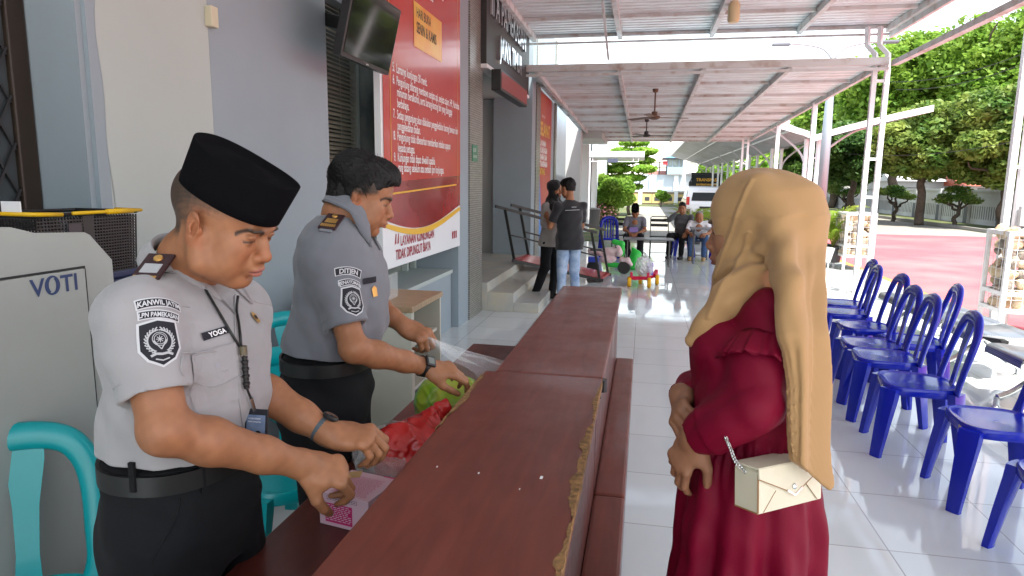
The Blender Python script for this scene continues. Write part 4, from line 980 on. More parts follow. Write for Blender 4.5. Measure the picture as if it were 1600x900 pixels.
# roofs of houses beyond the wall
for i, (px0, px1, Y, zr, col, lab) in enumerate(((1395, 1500, 52, 3.0, (.65, .66, .68), 'long pale roofed shed behind the wall under the mango trees'), (1505, 1600, 50, 2.7, (.42, .10, .06), 'red tiled house behind the wall at the right edge'))):
    xa, xb = xat(px0, Y), xat(px1, Y) + 3; h = thing('house', lab, 'house', ((xa + xb) / 2, Y, GZ))
    MB().box((xa, Y, GZ), (xb, Y + 6, zr - .9)).build('wall', m_pale, h)
    mb = MB(); mb.prism([(Y - .6, zr - .95), (Y + 6.6, zr - .95), (Y + 3, zr + .5)], xb - xa + .8, Matrix(((0, 0, 1, xa - .4), (1, 0, 0, 0), (0, 1, 0, 0), (0, 0, 0, 1)))); mb.build('roof', mat('house_roof', col, rough=.6), h)
    for k in range(3): MB().box((xa + (k + .4) * (xb - xa) / 3, Y - .03, .6), (xa + (k + .4) * (xb - xa) / 3 + 1, Y - .002, 1.6)).build('window', m_glass_dk, h)

# ------------------------------------------------------------------ gull wing parking canopy
pk = thing('parking_canopy', 'long gull wing parking canopy on white Y shaped posts beyond the porch', 'canopy', (6.0, 45, GZ))
xv, zv = 5.75, 3.25; Y0, Y1 = 25.0, 66.0
m_ps = mat('parking_sheet', (.46, .47, .48), rough=.55, var=.25, vscale=1.5)
m_pkarm = mat('parking_arm', (.50, .51, .52), rough=.5)
m_psw = mat('parking_fascia', (.78, .79, .80), rough=.5)
for (xe, ze, nm) in ((2.3, 4.25, 'left_wing'), (9.3, 4.2, 'right_wing')):
    mb = MB(); n_ = 8; ra = []
    for Y in (Y0, Y1):
        ra.append([Vector((xv + (xe - xv) * k / n_, Y, zv + (ze - zv) * (k / n_) ** .85)) for k in range(n_ + 1)])
    rb = [[p + Vector((0, 0, .06)) for p in reversed(r_)] for r_ in ra]
    mb.loft([ra[0] + rb[0], ra[1] + rb[1]]); mb.build(nm, m_ps, pk)
    mb = MB(); mb.loft([[p + Vector((0, -.03, -.09)) for p in ra[0]], [p + Vector((0, -.03, .12)) for p in ra[0]]], cap=False, closed=False); mb.loft([[p + Vector((0, -.06, -.09)) for p in ra[0]], [p + Vector((0, -.06, .12)) for p in ra[0]]], cap=False, closed=False); mb.build('front_fascia', m_psw, pk)
    mb = MB()
    for k in range(2, n_, 3): mb.bar(ra[0][k] - Vector((0, 0, .05)), ra[1][k] - Vector((0, 0, .05)), .05, .07)
    mb.bar(ra[0][n_] - Vector((0, 0, .02)), ra[1][n_] - Vector((0, 0, .02)), .05, .14); mb.build('purlins', m_pkarm, pk)
for Y in np.arange(Y0 + .5, Y1, 6.5):
    mb = MB()
    for dx in (-.2, .2): mb.tube([(xv + dx, Y, GZ), (xv + dx, Y, zv)], .075, 8)
    for z in (.8, 1.7, 2.6): mb.bar((xv - .2, Y, z), (xv + .2, Y, z), .05)
    mb.build('post', m_wpost, pk)
    mb = MB()
    for s_, xe, ze in ((-1, 2.3, 4.25), (1, 9.3, 4.2)):
        mb.tube(spline([(xv + s_ * .2, Y, 2.35), (xv + s_ * .45, Y, 2.85), (xv + (xe - xv) * .35, Y, zv + (ze - zv) * .33 - .1), (xv + (xe - xv) * .5, Y, zv + (ze - zv) * .5 - .08)], 4), .04, 6)
    mb.build('arm', m_pkarm, pk)
# street lamp: pole with two curved arms
sl_ = thing('street_lamp', 'tall grey street lamp with two curved arms seen above the far canopy', 'street lamp', (xat(1285, 24), 24, GZ))
lx = xat(1285, 24); mb = MB(); zl = zat(92, 1285, 24)
mb.tube([(lx, 24, GZ), (lx, 24, 3.2), (lx, 24, zl)], [.16, .15, .09], 12); mb.build('pole', mat('galvanised', (.30, .33, .36), rough=.4, metal=.4), sl_, smooth=True)
for s_ in (-1, 1):
    p = [(lx, 24, zl - .05), (lx + s_ * .35, 24, zl + .32), (lx + s_ * 1.0, 24, zl + .47), (lx + s_ * 1.35, 24, zl + .47)]
    MB().tube(spline(p, 6), .035, 8).build('arm', bpy.data.materials['galvanised'], sl_, smooth=True)
    MB().box((min(lx + s_ * 1.35, lx + s_ * 1.9), 23.9, zl + .43), (max(lx + s_ * 1.35, lx + s_ * 1.9), 24.1, zl + .52), ch=.03).build('lamp_head', m_pilg, sl_)
# overhead wires across the trees
mb = MB()
for k, (xa, ya, xb, yb, Y) in enumerate(((1400, 27, 1640, 8, 40), (1390, 128, 1640, 66, 30), (1400, 140, 1640, 82, 30), (1290, 190, 1340, 215, 45), (1320, 240, 1640, 208, 31))):
    A_, B_ = Vector(atp(xa, ya, 1, Y)), Vector(atp(xb, yb, 1, Y - 3)); pts = [A_.lerp(B_, u) - Vector((0, 0, .35 * 4 * u * (1 - u))) for u in np.linspace(0, 1, 12)]
    w_ = MB().tube(pts, .014, 4).build('overhead_wire', m_dark); tag(w_, ['thin black wire against the sky at the top right', 'upper of the two long wires crossing the bright trees', 'lower of the two long wires crossing the bright trees', 'short sagging wire beside the street lamp pole', 'thin wire crossing the dark mango trees'][k], 'wire', 'overhead wires')

# ------------------------------------------------------------------ far left: corrugated side building, small roof
sb = thing('side_building', 'white corrugated side building with a small flat porch roof beyond the grey pillars', 'building', (-4, 36, GZ))
mb = MB(); n_ = 0; ys = np.arange(26.0, 38.0, .12); mb.loft([[(-2.0 + (.03 if i % 2 else 0), y, z) for i, y in enumerate(ys)] for z in (GZ, 3.9)], cap=False, closed=False); mb.box((-7, 26.0, GZ), (-2.06, 38, 4.2)); mb.build('wall', mat('corrugated_white', (.70, .74, .78), rough=.4, metal=.1), sb)
mb = MB(); mb.box((-2.3, 24.8, zat(246, 950, 24.8) + .02), (xat(1005, 24.8), 28.5, zat(237, 950, 24.8) + .02)); mb.build('porch_roof', m_sheet, sb)
mb = MB(); mb.bar((-2.3, 24.85, 2.42), (xat(996, 24.85), 24.85, 2.42), .03); 
for px in (925, 988, 996): mb.bar((xat(px, 24.85), 24.85, 2.42), (xat(px, 24.85), 24.85, 2.72), .025)
mb.bar((xat(921, 24.85), 24.85, GZ), (xat(921, 24.85), 24.85, 2.7), .05); mb.build('roof_frame', m_wpost, sb)
MB().box((xat(948, 24.8), 24.76, 2.38), (xat(964, 24.8), 24.8, 2.52)).build('blue_plate', mat('plate_slate', (.08, .09, .14), rough=.5), sb)
th = 24; mb = MB(); c = Vector((-1.1, 36.0, zat(272, 955, 36))); rg = [c + Vector((0.55 * 1.9 * math.cos(2 * PI * k / 30), -.25, 1.9 * .55 * math.sin(2 * PI * k / 30))) for k in range(30)]
# far niche wall
nw = thing('niche_wall', 'tan stone boundary wall with yellow framed dark niches far beyond the porch', 'wall', (0, 58, GZ))
m_tan = mat('tan_stone', (.34, .26, .18), rough=.85, var=.4, vscale=3)
xa, xb = xat(880, 58), xat(1085, 58); zt = zat(300, 1030, 58)
MB().box((xa, 58, GZ), (xb, 58.4, zt)).build('panel', m_tan, nw); MB().box((xa, 57.92, zt + .002), (xb, 58.45, zt + .14)).build('coping', m_psw, nw)
m_ny = mat('niche_yellow', (.62, .48, .20), rough=.8); m_nd = mat('niche_dark', (.05, .05, .06), rough=.8)
for px in (945, 968, 990, 1012, 1027, 1047, 1063, 1078):
    x = xat(px, 58); MB().box((x - .42, 57.93, .05), (x + .42, 57.999, zt - .18)).build('niche_frame', m_ny, nw); MB().box((x - .2, 57.9, .25), (x + .2, 57.929, zt - .42)).build('niche', m_nd, nw)
for px in (979, 1001, 1057): x = xat(px, 58); MB().box((x - .16, 57.85, GZ), (x + .16, 57.90, zt + .16)).build('wall_pillar', m_psw, nw)
# watchtower block
wt = thing('watchtower', 'grey watchtower with blue pyramid roof over a pale block beyond the far wall', 'watchtower', (xat(1050, 78), 78, GZ))
Yt = 78; X = lambda px: xat(px, Yt); Z = lambda py: zat(py, 1040, Yt)
m_tb = mat('tower_bluegrey', (.27, .34, .42), rough=.7); m_tw = mat('tower_white', (.68, .70, .72), rough=.7)
MB().box((X(985), Yt, GZ), (X(1066), Yt + 6, Z(273))).build('block', mat('block_grey', (.38, .44, .48), rough=.7), wt)
for px in (1018, 1056): MB().box((X(px - 3.5), Yt - .25, GZ), (X(px + 3.5), Yt - .01, Z(274))).build('column', m_tw, wt)
MB().box((X(985), Yt - .4, Z(302)), (X(1070), Yt - .251, Z(298))).build('ledge', m_tw, wt)
MB().box((X(1041), Yt - .6, Z(272)), (X(1066), Yt + 3, Z(261))).build('cabin', m_tb, wt)
cbm = MB()
for px in (1042, 1049, 1059, 1065): cbm.box((X(px - .6), Yt - .58, Z(261)), (X(px + .6), Yt + 2.9, Z(249)))
cbm.build('window_posts', m_tb, wt)
MB().box((X(1042.7), Yt - .5, Z(261)), (X(1064.3), Yt + 2.6, Z(249))).build('window', mat('tower_glass', (.35, .42, .40), rough=.15, var=.7, vscale=.7, col2=(.06, .08, .09)), wt)
MB().box((X(1033), Yt - .9, Z(249)), (X(1067), Yt + 3.3, Z(247))).build('eave', m_dark, wt)
mb = MB(); q = [(X(1036), Yt - .8, Z(247)), (X(1066), Yt - .8, Z(247)), (X(1066), Yt + 3, Z(247)), (X(1036), Yt + 3, Z(247))]; mb.add(q + [(X(1055), Yt + 1.1, Z(237))], [(0, 1, 4), (1, 2, 4), (2, 3, 4), (3, 0, 4)]); mb.build('roof', mat('roof_blue', (.10, .32, .58), rough=.5), wt)
mb = MB()
for px in (1017, 1029, 1040): mb.bar((X(px), Yt - .3, Z(273)), (X(px), Yt - .3, Z(252)), .12)
for py in (254, 262): mb.bar((X(1016), Yt - .3, Z(py)), (X(1041), Yt - .3, Z(py)), .08)
mb.build('railing', m_dark, wt); MB().box((X(1034), Yt - .7, Z(258)), (X(1041), Yt - .62, Z(252))).build('red_panel', mat('red_panel', (.45, .04, .05), rough=.6), wt)
MB().box((X(1012), Yt + 3, Z(273)), (X(1041), Yt + 8, Z(266))).build('red_roof', mat('far_red_roof', (.45, .20, .17), rough=.8), wt)

# ------------------------------------------------------------------ bus and cars
def wheel(parent, x, y, z, r, w, axis='x'):
    mm = Matrix.Translation((x, y, z)) @ Matrix.Rotation(R(90), 4, 'Y' if axis == 'x' else 'X')
    ty = MB().lathe([(r * .6, -w / 2), (r * .92, -w / 2), (r, -w * .3), (r, w * .3), (r * .92, w / 2), (r * .6, w / 2)], (0, 0, 0), 22, mm).build('wheel', m_black, parent, auto=40)
    MB().lathe([(0, -w * .42), (r * .58, -w * .46), (r * .62, 0), (r * .58, w * .46), (0, w * .42)], (0, 0, 0), 16, mm).build('rim', m_chrome, ty, auto=40)
bx, by = xat(1104, 60), 60.0; bw, bh, bl_ = 2.55, zat(268, 1104, 60) - .2, 9.0
bs = thing('bus', 'black bus with gold lettering on its windscreen parked beyond the white car', 'bus', (bx, by, GZ))
m_busb = mat('bus_black', (.02, .022, .025), rough=.2, coat=.4); m_busg = mat('bus_glass', (.02, .025, .03), rough=.06, spec=.8)
prof = [(0, .35), (-.05, 1.2), (.08, bh * .62), (.35, bh - .1), (.7, bh + .12), (bl_, bh + .12), (bl_, .35)]
mb = MB(); mb.prism([(by + a, z) for a, z in prof], bw, Matrix(((0, 0, 1, bx - bw / 2), (1, 0, 0, 0), (0, 1, 0, 0), (0, 0, 0, 1)))); mb.build('body', m_busb, bs, auto=20)
mb = MB(); mb.add([(bx - 1.12, by - .065, .98), (bx + 1.12, by - .065, .98), (bx + 1.1, by + .32, bh - .14), (bx - 1.1, by + .32, bh - .14)], [(0, 1, 2, 3)]); mb.build('windscreen', m_busg, bs)
mb = MB(); mb.add([(bx - 1.17, by - .07, .5), (bx - 1.0, by - .07, .5), (bx - .98, by + .2, bh - .6), (bx - 1.17, by + .2, bh - .6)], [(0, 1, 2, 3)]); mb.build('side_trim', mat('bus_blue', (.20, .30, .42), rough=.3), bs)
mb = MB(); ux = Vector((1, 0, 0)); uz = Vector((0, .30, 1.5)).normalized()
put_text(mb, 'TRANSPAS', frame((bx - .88, by + .14, bh - .62), ux, uz), .36, bold=.012, sx=1.0); put_text(mb, 'BUS PEMASYARAKATAN', frame((bx - .86, by + .06, bh - .98), ux, uz), .22, bold=.008, sx=.72); mb.build('gold_lettering', mat('bus_gold', (.7, .38, .05), rough=.5), bs)
for s_ in (-1, 1):
    mb = MB(); mb.box((bx + s_ * 1.40 - .1, by - .25, bh - 1.25), (bx + s_ * 1.40 + .1, by - .1, bh - .65), ch=.03); mb.bar((bx + s_ * 1.38, by - .18, bh - .65), (bx + s_ * 1.2, by + .25, bh - .25), .06); mb.build('mirror', m_black, bs)
    MB().box((bx + s_ * .9 - .22, by - .075, .52), (bx + s_ * .9 + .22, by - .04, .72), ch=.02).build('headlight', m_wpost, bs)
    for yy in (1.6, 6.8): wheel(bs, bx + s_ * 1.14, by + yy, .38, .44, .3)
def mpv(x, y, label, w=1.72, h=1.62, L_=4.2):
    t = thing('parked_car', label, 'car', (x, y, GZ), 0, 'white parked cars'); mw = mat('car_white', (.74, .75, .76), rough=.2, coat=.5)
    prof = [(.05, .30), (0, .55), (.04, .92), (.22, 1.42), (.42, h - .06), (.8, h), (2.4, h - .02), (3.1, 1.08), (4.0, .9), (L_, .6), (L_, .3)]
    rings = []
    for f, s_ in ((-1, .93), (-.96, 1.0), (.96, 1.0), (1, .93)):
        rings.append([(x + f * w / 2 * (1 - .13 * max(0, (z - .9) / .7)), y + .0 + (a - L_ / 2) * (s_ * .02 + .98) + L_ / 2, GZ + z) for a, z in prof])
    MB().loft(rings).build('body', mw, t, auto=25)
    q = lambda u, v, d=0: (x + u * w * .5 * (.86 - .08 * v), y + .04 + .18 * (.92 + .5 * v - .92) / .5 - .012 - d + .02 * 0, GZ + .96 + .42 * v)
    MB().add([q(-.86, .05), q(.86, .05), q(.83, .95), q(-.83, .95)], [(0, 1, 2, 3)]).build('rear_window', m_busg, t)
    for s_ in (-1, 1):
        MB().box((x + s_ * w * .455 - .07, y + .0, GZ + .80), (x + s_ * w * .455 + .07, y + .16, GZ + 1.15), ch=.02).build('tail_light', mat('tail_red', (.5, .02, .02), rough=.2), t)
        mb = MB(); xs_ = x + s_ * (w / 2 + .002); tp_ = x + s_ * (w / 2 * .92 + .004)
        mb.add([(xs_ - s_ * .01, y + .45, GZ + 1.0), (xs_ - s_ * .01, y + 2.9, GZ + 1.0), (tp_ - s_ * .02, y + 2.35, GZ + 1.45), (tp_ - s_ * .02, y + .6, GZ + 1.45)], [(0, 1, 2, 3)]); mb.build('side_window', m_busg, t)
        for yy in (.75, 3.35): wheel(t, x + s_ * (w / 2 - .09), y + yy, GZ + .31, .31, .2)
    MB().box((x - .26, y - .006, GZ + .62), (x + .26, y + .004, GZ + .74)).build('plate', m_black, t)
    MB().box((x - w / 2 + .06, y - .05, GZ + .30), (x + w / 2 - .06, y + .2, GZ + .5), ch=.03).build('bumper', mat('bumper_grey', (.06, .06, .06), rough=.5), t)
    return t
mpv(xat(1104, 30.5), 30.5, 'white people carrier seen from behind, before the black bus', w=1.66)
mpv(xat(1150, 33.5), 33.5, 'white car partly hidden behind the beige headscarf', w=1.7)
# ------------------------------------------------------------------ smooth solid sculpting: signed distance field on a grid, meshed by surface nets
class Sculpt:
    def __init__(s, lo, hi, res):
        s.lo = np.array(lo, float); s.res = res; s.n = np.ceil((np.array(hi, float) - s.lo) / res).astype(int) + 1
        s.D = np.full(s.n, 1.0, np.float32)
    def _slice(s, lo, hi):
        a = np.clip(np.floor((np.array(lo) - s.lo) / s.res).astype(int), 0, s.n); b = np.clip(np.ceil((np.array(hi) - s.lo) / s.res).astype(int) + 1, 0, s.n)
        if np.any(b <= a): return None, None
        sl = tuple(slice(a[i], b[i]) for i in range(3))
        ax = [(s.lo[i] + s.res * np.arange(a[i], b[i])).astype(np.float32) for i in range(3)]
        return sl, (ax[0][:, None, None], ax[1][None, :, None], ax[2][None, None, :])
    def _mix(s, sl, d, k, op):
        a = s.D[sl]
        if op == 'u':
            if k > 0:
                h = np.clip(.5 + .5 * (a - d) / k, 0, 1); r = a + (d - a) * h - k * h * (1 - h)
            else: r = np.minimum(a, d)
        elif op == 'i':
            r = np.maximum(a, d)
        else:                              # carve
            d = -d
            if k > 0:
                h = np.clip(.5 - .5 * (a - d) / k, 0, 1); r = a + (d - a) * h + k * h * (1 - h)
            else: r = np.maximum(a, d)
        s.D[sl] = r.astype(np.float32)
    def ell(s, c, r, M=None, k=.01, op='u'):
        """ellipsoid; M is a 3x3 rotation whose columns are its axes"""
        c = np.array(c, float); r = np.array(r, float) * np.ones(3); m = r.max() + k + 3 * s.res
        sl, X = s._slice(c - m, c + m)
        if sl is None: return s
        x, y, z = X[0] - np.float32(c[0]), X[1] - np.float32(c[1]), X[2] - np.float32(c[2])
        if M is not None:
            M = np.array(M)[:3, :3]; u = x * M[0, 0] + y * M[1, 0] + z * M[2, 0]; v = x * M[0, 1] + y * M[1, 1] + z * M[2, 1]; w = x * M[0, 2] + y * M[1, 2] + z * M[2, 2]
        else: u, v, w = x, y, z
        k0 = np.sqrt((u / r[0]) ** 2 + (v / r[1]) ** 2 + (w / r[2]) ** 2) + 1e-6; k1 = np.sqrt((u / r[0] ** 2) ** 2 + (v / r[1] ** 2) ** 2 + (w / r[2] ** 2) ** 2) + 1e-6
        s._mix(sl, k0 * (k0 - 1) / k1, k, op); return s
    def cone(s, a, b, ra, rb, k=.01, op='u'):
        a = np.array(a, float); b = np.array(b, float); m = max(ra, rb) + k + 3 * s.res
        sl, X = s._slice(np.minimum(a, b) - m, np.maximum(a, b) + m)
        if sl is None: return s
        d = b - a; L2 = float(d @ d) + 1e-12
        px, py, pz = X[0] - np.float32(a[0]), X[1] - np.float32(a[1]), X[2] - np.float32(a[2])
        t = np.clip((px * d[0] + py * d[1] + pz * d[2]) / L2, 0, 1)
        q = np.sqrt((px - t * d[0]) ** 2 + (py - t * d[1]) ** 2 + (pz - t * d[2]) ** 2) - (ra + (rb - ra) * t)
        s._mix(sl, q, k, op); return s
    def chain(s, pts, rs, k=.01, op='u'):
        for i in range(len(pts) - 1): s.cone(pts[i], pts[i + 1], rs[i], rs[i + 1], k, op)
        return s
    def loft(s, M, keys, k=.01, op='u', e=2.0, fold=None, capk=0.0):
        """stack of ellipses along the local z axis of M; keys rows (z, cx, cy, rx, ry)"""
        K = np.array(keys, float); M = np.array(M); Rm = M[:3, :3]; o = M[:3, 3]
        cor = []
        for z, cx, cy, rx, ry in K:
            for sx in (-1, 1):
                for sy in (-1, 1): cor.append(Rm @ np.array([cx + sx * rx, cy + sy * ry, z]) + o)
        cor = np.array(cor); m = k + .03 + 3 * s.res
        sl, X = s._slice(cor.min(0) - m, cor.max(0) + m)
        if sl is None: return s
        x, y, z = X[0] - np.float32(o[0]), X[1] - np.float32(o[1]), X[2] - np.float32(o[2])
        u = x * Rm[0, 0] + y * Rm[1, 0] + z * Rm[2, 0]; v = x * Rm[0, 1] + y * Rm[1, 1] + z * Rm[2, 1]; w = x * Rm[0, 2] + y * Rm[1, 2] + z * Rm[2, 2]
        wf = w.ravel()
        # smooth interpolation of the keys
        zz = np.linspace(K[0, 0], K[-1, 0], 200); cols = []
        for j in range(1, 5): 
            c_ = np.interp(zz, K[:, 0], K[:, j]); 
            kr = np.ones(9) / 9; pad = np.pad(c_, 4, mode='edge'); c_ = np.convolve(pad, kr, 'valid'); cols.append(np.interp(wf, zz, c_).reshape(w.shape).astype(np.float32))
        cx, cy, rx, ry = cols
        du, dv = u - cx, v - cy
        q = (np.abs(du / rx) ** e + np.abs(dv / ry) ** e) ** (1 / e)
        d = (q - 1) * np.minimum(rx, ry) * np.where(q > 1, 1.0, 1.0)
        if fold is not None: d = d + fold(np.arctan2(dv / ry, du / rx), w)
        ez = np.maximum(K[0, 0] - w, w - K[-1, 0])
        if capk > 0:
            h = np.clip(.5 - .5 * (d - ez) / capk, 0, 1); d = d + (ez - d) * h + capk * h * (1 - h)
        else: d = np.maximum(d, ez)
        s._mix(sl, d, k, op); return s
    def box(s, M, half, r=.005, k=.005, op='u'):
        M = np.array(M); Rm = M[:3, :3]; o = M[:3, 3]; half = np.array(half, float); m = np.linalg.norm(half) + k + 3 * s.res
        sl, X = s._slice(o - m, o + m)
        if sl is None: return s
        x, y, z = X[0] - np.float32(o[0]), X[1] - np.float32(o[1]), X[2] - np.float32(o[2])
        q = [np.abs(x * Rm[0, j] + y * Rm[1, j] + z * Rm[2, j]) - (half[j] - r) for j in range(3)]
        d = np.sqrt(sum(np.maximum(t, 0) ** 2 for t in q)) + np.minimum(np.maximum(np.maximum(q[0], q[1]), q[2]), 0) - r
        s._mix(sl, d, k, op); return s
    def cut(s, c, rad, n):
        """inside a ball, remove everything on the side n points to"""
        c = np.array(c, float); n = np.array(n, float); n /= np.linalg.norm(n); sl, X = s._slice(c - rad, c + rad)
        x, y, z = X[0] - np.float32(c[0]), X[1] - np.float32(c[1]), X[2] - np.float32(c[2])
        d = np.maximum(np.sqrt(x * x + y * y + z * z) - rad, -(x * n[0] + y * n[1] + z * n[2]))
        s._mix(sl, d, 0, 'c'); return s
    def plane(s, p, n):
        """keep only the side of the plane that n points away from"""
        n = np.array(n, float); n /= np.linalg.norm(n); sl, X = s._slice(s.lo, s.lo + s.res * s.n)
        d = (X[0] - np.float32(p[0])) * n[0] + (X[1] - np.float32(p[1])) * n[1] + (X[2] - np.float32(p[2])) * n[2]
        s.D = np.maximum(s.D, d.astype(np.float32)); return s
    def offset_from(s, other, t): s.D = (other.D - t).astype(np.float32); return s
    def warp(s, fn, band=.03):
        """add fn(x, y, z) to the field near the surface"""
        idx = np.nonzero(np.abs(s.D) < band); p = [s.lo[i] + s.res * idx[i] for i in range(3)]
        s.D[idx] += fn(*p).astype(np.float32); return s
    def mesh(s):
        D = s.D; S = D < 0
        S[0] = S[-1] = False; S[:, 0] = S[:, -1] = False; S[:, :, 0] = S[:, :, -1] = False
        nx, ny, nz = D.shape
        cs = [S[i:nx - 1 + i, j:ny - 1 + j, k:nz - 1 + k] for i in (0, 1) for j in (0, 1) for k in (0, 1)]
        an = cs[0].copy(); al = cs[0].copy()
        for c in cs[1:]: an |= c; al &= c
        act = np.nonzero(an & ~al); n = len(act[0])
        ids = np.full((nx - 1, ny - 1, nz - 1), -1, np.int32); ids[act] = np.arange(n, dtype=np.int32)
        off = [(i, j, k) for i in (0, 1) for j in (0, 1) for k in (0, 1)]
        V = np.stack([np.where(S[act[0] + i, act[1] + j, act[2] + k], -1, 1) * np.maximum(np.abs(D[act[0] + i, act[1] + j, act[2] + k]), 1e-7) for i, j, k in off], 1)
        acc = np.zeros((n, 3)); cnt = np.zeros(n)
        for a in range(8):
            for b in range(a + 1, 8):
                if sum(abs(off[a][q] - off[b][q]) for q in range(3)) != 1: continue
                va, vb = V[:, a], V[:, b]; mk = (va < 0) != (vb < 0)
                t = np.clip(va / np.where(np.abs(va - vb) < 1e-9, 1, va - vb), 0, 1)
                pa, pb = np.array(off[a], float), np.array(off[b], float)
                acc += np.where(mk[:, None], pa + (pb - pa) * t[:, None], 0); cnt += mk
        P_ = s.lo + s.res * (np.stack(act, 1) + acc / np.maximum(cnt, 1)[:, None])
        F_ = []
        for ax in range(3):
            sl0 = [slice(1, -1)] * 3; sl1 = [slice(1, -1)] * 3; sl0[ax] = slice(0, -1); sl1[ax] = slice(1, None)
            A, B = S[tuple(sl0)], S[tuple(sl1)]; e = np.nonzero(A != B); flip = A[e]
            base = [e[q] + (0 if q == ax else 1) for q in range(3)]
            o1, o2 = (ax + 1) % 3, (ax + 2) % 3; q_ = []
            for d1, d2 in ((0, 0), (1, 0), (1, 1), (0, 1)):
                c = list(base); c[o1] = c[o1] - d1; c[o2] = c[o2] - d2; q_.append(ids[c[0], c[1], c[2]])
            f = np.stack(q_, 1); f[~flip] = f[~flip][:, ::-1]; F_.append(f[:, ::-1] if False else f)
        F_ = np.concatenate(F_); F_ = F_[np.all(F_ >= 0, 1)]
        return P_, F_
    def build(s, name, material, parent=None, smooth=2, color=None):
        V, Fc = s.mesh()
        if smooth:
            e = np.concatenate([Fc[:, [0, 1]], Fc[:, [1, 2]], Fc[:, [2, 3]], Fc[:, [3, 0]]]); 
            for _ in range(smooth):
                acc = np.zeros_like(V); cnt = np.bincount(np.concatenate([e[:, 0], e[:, 1]]), minlength=len(V)).astype(float)
                for q in range(3): acc[:, q] = np.bincount(e[:, 0], V[e[:, 1], q], len(V)) + np.bincount(e[:, 1], V[e[:, 0], q], len(V))
                V = V * .5 + .5 * acc / np.maximum(cnt, 1)[:, None]
        o = np_mesh(name, V, Fc, material, parent, smooth=True)
        if color is not None:
            at = o.data.attributes.new('Col', 'FLOAT_COLOR', 'POINT'); at.data.foreach_set('color', np.ascontiguousarray(np.c_[color(V), np.ones(len(V))], np.float32).ravel())
        o['_v'] = 0; del o['_v']
        return o, V, Fc
def bvh(V, Fc): return BVHTree.FromPolygons([tuple(v) for v in V.tolist()], [tuple(f) for f in Fc.tolist()])
def wob(seed, freq, amp, n=7):
    """cheap smooth pseudo noise"""
    r_ = np.random.default_rng(seed); K = r_.normal(size=(n, 3)) * freq; ph = r_.uniform(0, 6.28, n)
    return lambda x, y, z: amp * sum(np.sin(K[i, 0] * x + K[i, 1] * y + K[i, 2] * z + ph[i]) for i in range(n)) / math.sqrt(n)
def mat3(x, y):
    """4x4 frame helper from numpy vectors (x axis exact)"""
    x = np.array(x, float); x /= np.linalg.norm(x); y = np.array(y, float); z = np.cross(x, y); z /= np.linalg.norm(z); y = np.cross(z, x)
    M = np.eye(4); M[:3, 0], M[:3, 1], M[:3, 2] = x, y, z; return M
def at_frame(M, o): M = np.array(M).copy(); M[:3, 3] = o; return M
def head_frame(o, yaw, pitch=0.0, roll=0.0, scale=1.0):
    """x forward, y left, z up; yaw counterclockwise from +X, positive pitch looks down"""
    m = Euler((R(roll), R(pitch), R(yaw)), 'XYZ').to_matrix(); M = np.eye(4); M[:3, :3] = np.array(m) * scale; M[:3, 3] = o; return M
class Local:
    """sculpt through a local frame (uniform scale allowed)"""
    def __init__(s, S, M): s.S = S; s.M = np.array(M); s.sc = np.linalg.norm(s.M[:3, 0]); s.Rm = s.M[:3, :3] / s.sc
    def p(s, q): return s.M[:3, :3] @ np.array(q, float) + s.M[:3, 3]
    def ell(s, c, r, rot=None, k=.01, op='u'):
        Rm = s.Rm if rot is None else s.Rm @ np.array(Euler([R(a) for a in rot]).to_matrix()); s.S.ell(s.p(c), np.array(r) * np.ones(3) * s.sc, Rm, k * s.sc, op); return s
    def cone(s, a, b, ra, rb, k=.01, op='u'): s.S.cone(s.p(a), s.p(b), ra * s.sc, rb * s.sc, k * s.sc, op); return s
    def chain(s, pts, rs, k=.01, op='u'):
        for i in range(len(pts) - 1): s.cone(pts[i], pts[i + 1], rs[i], rs[i + 1], k, op)
        return s
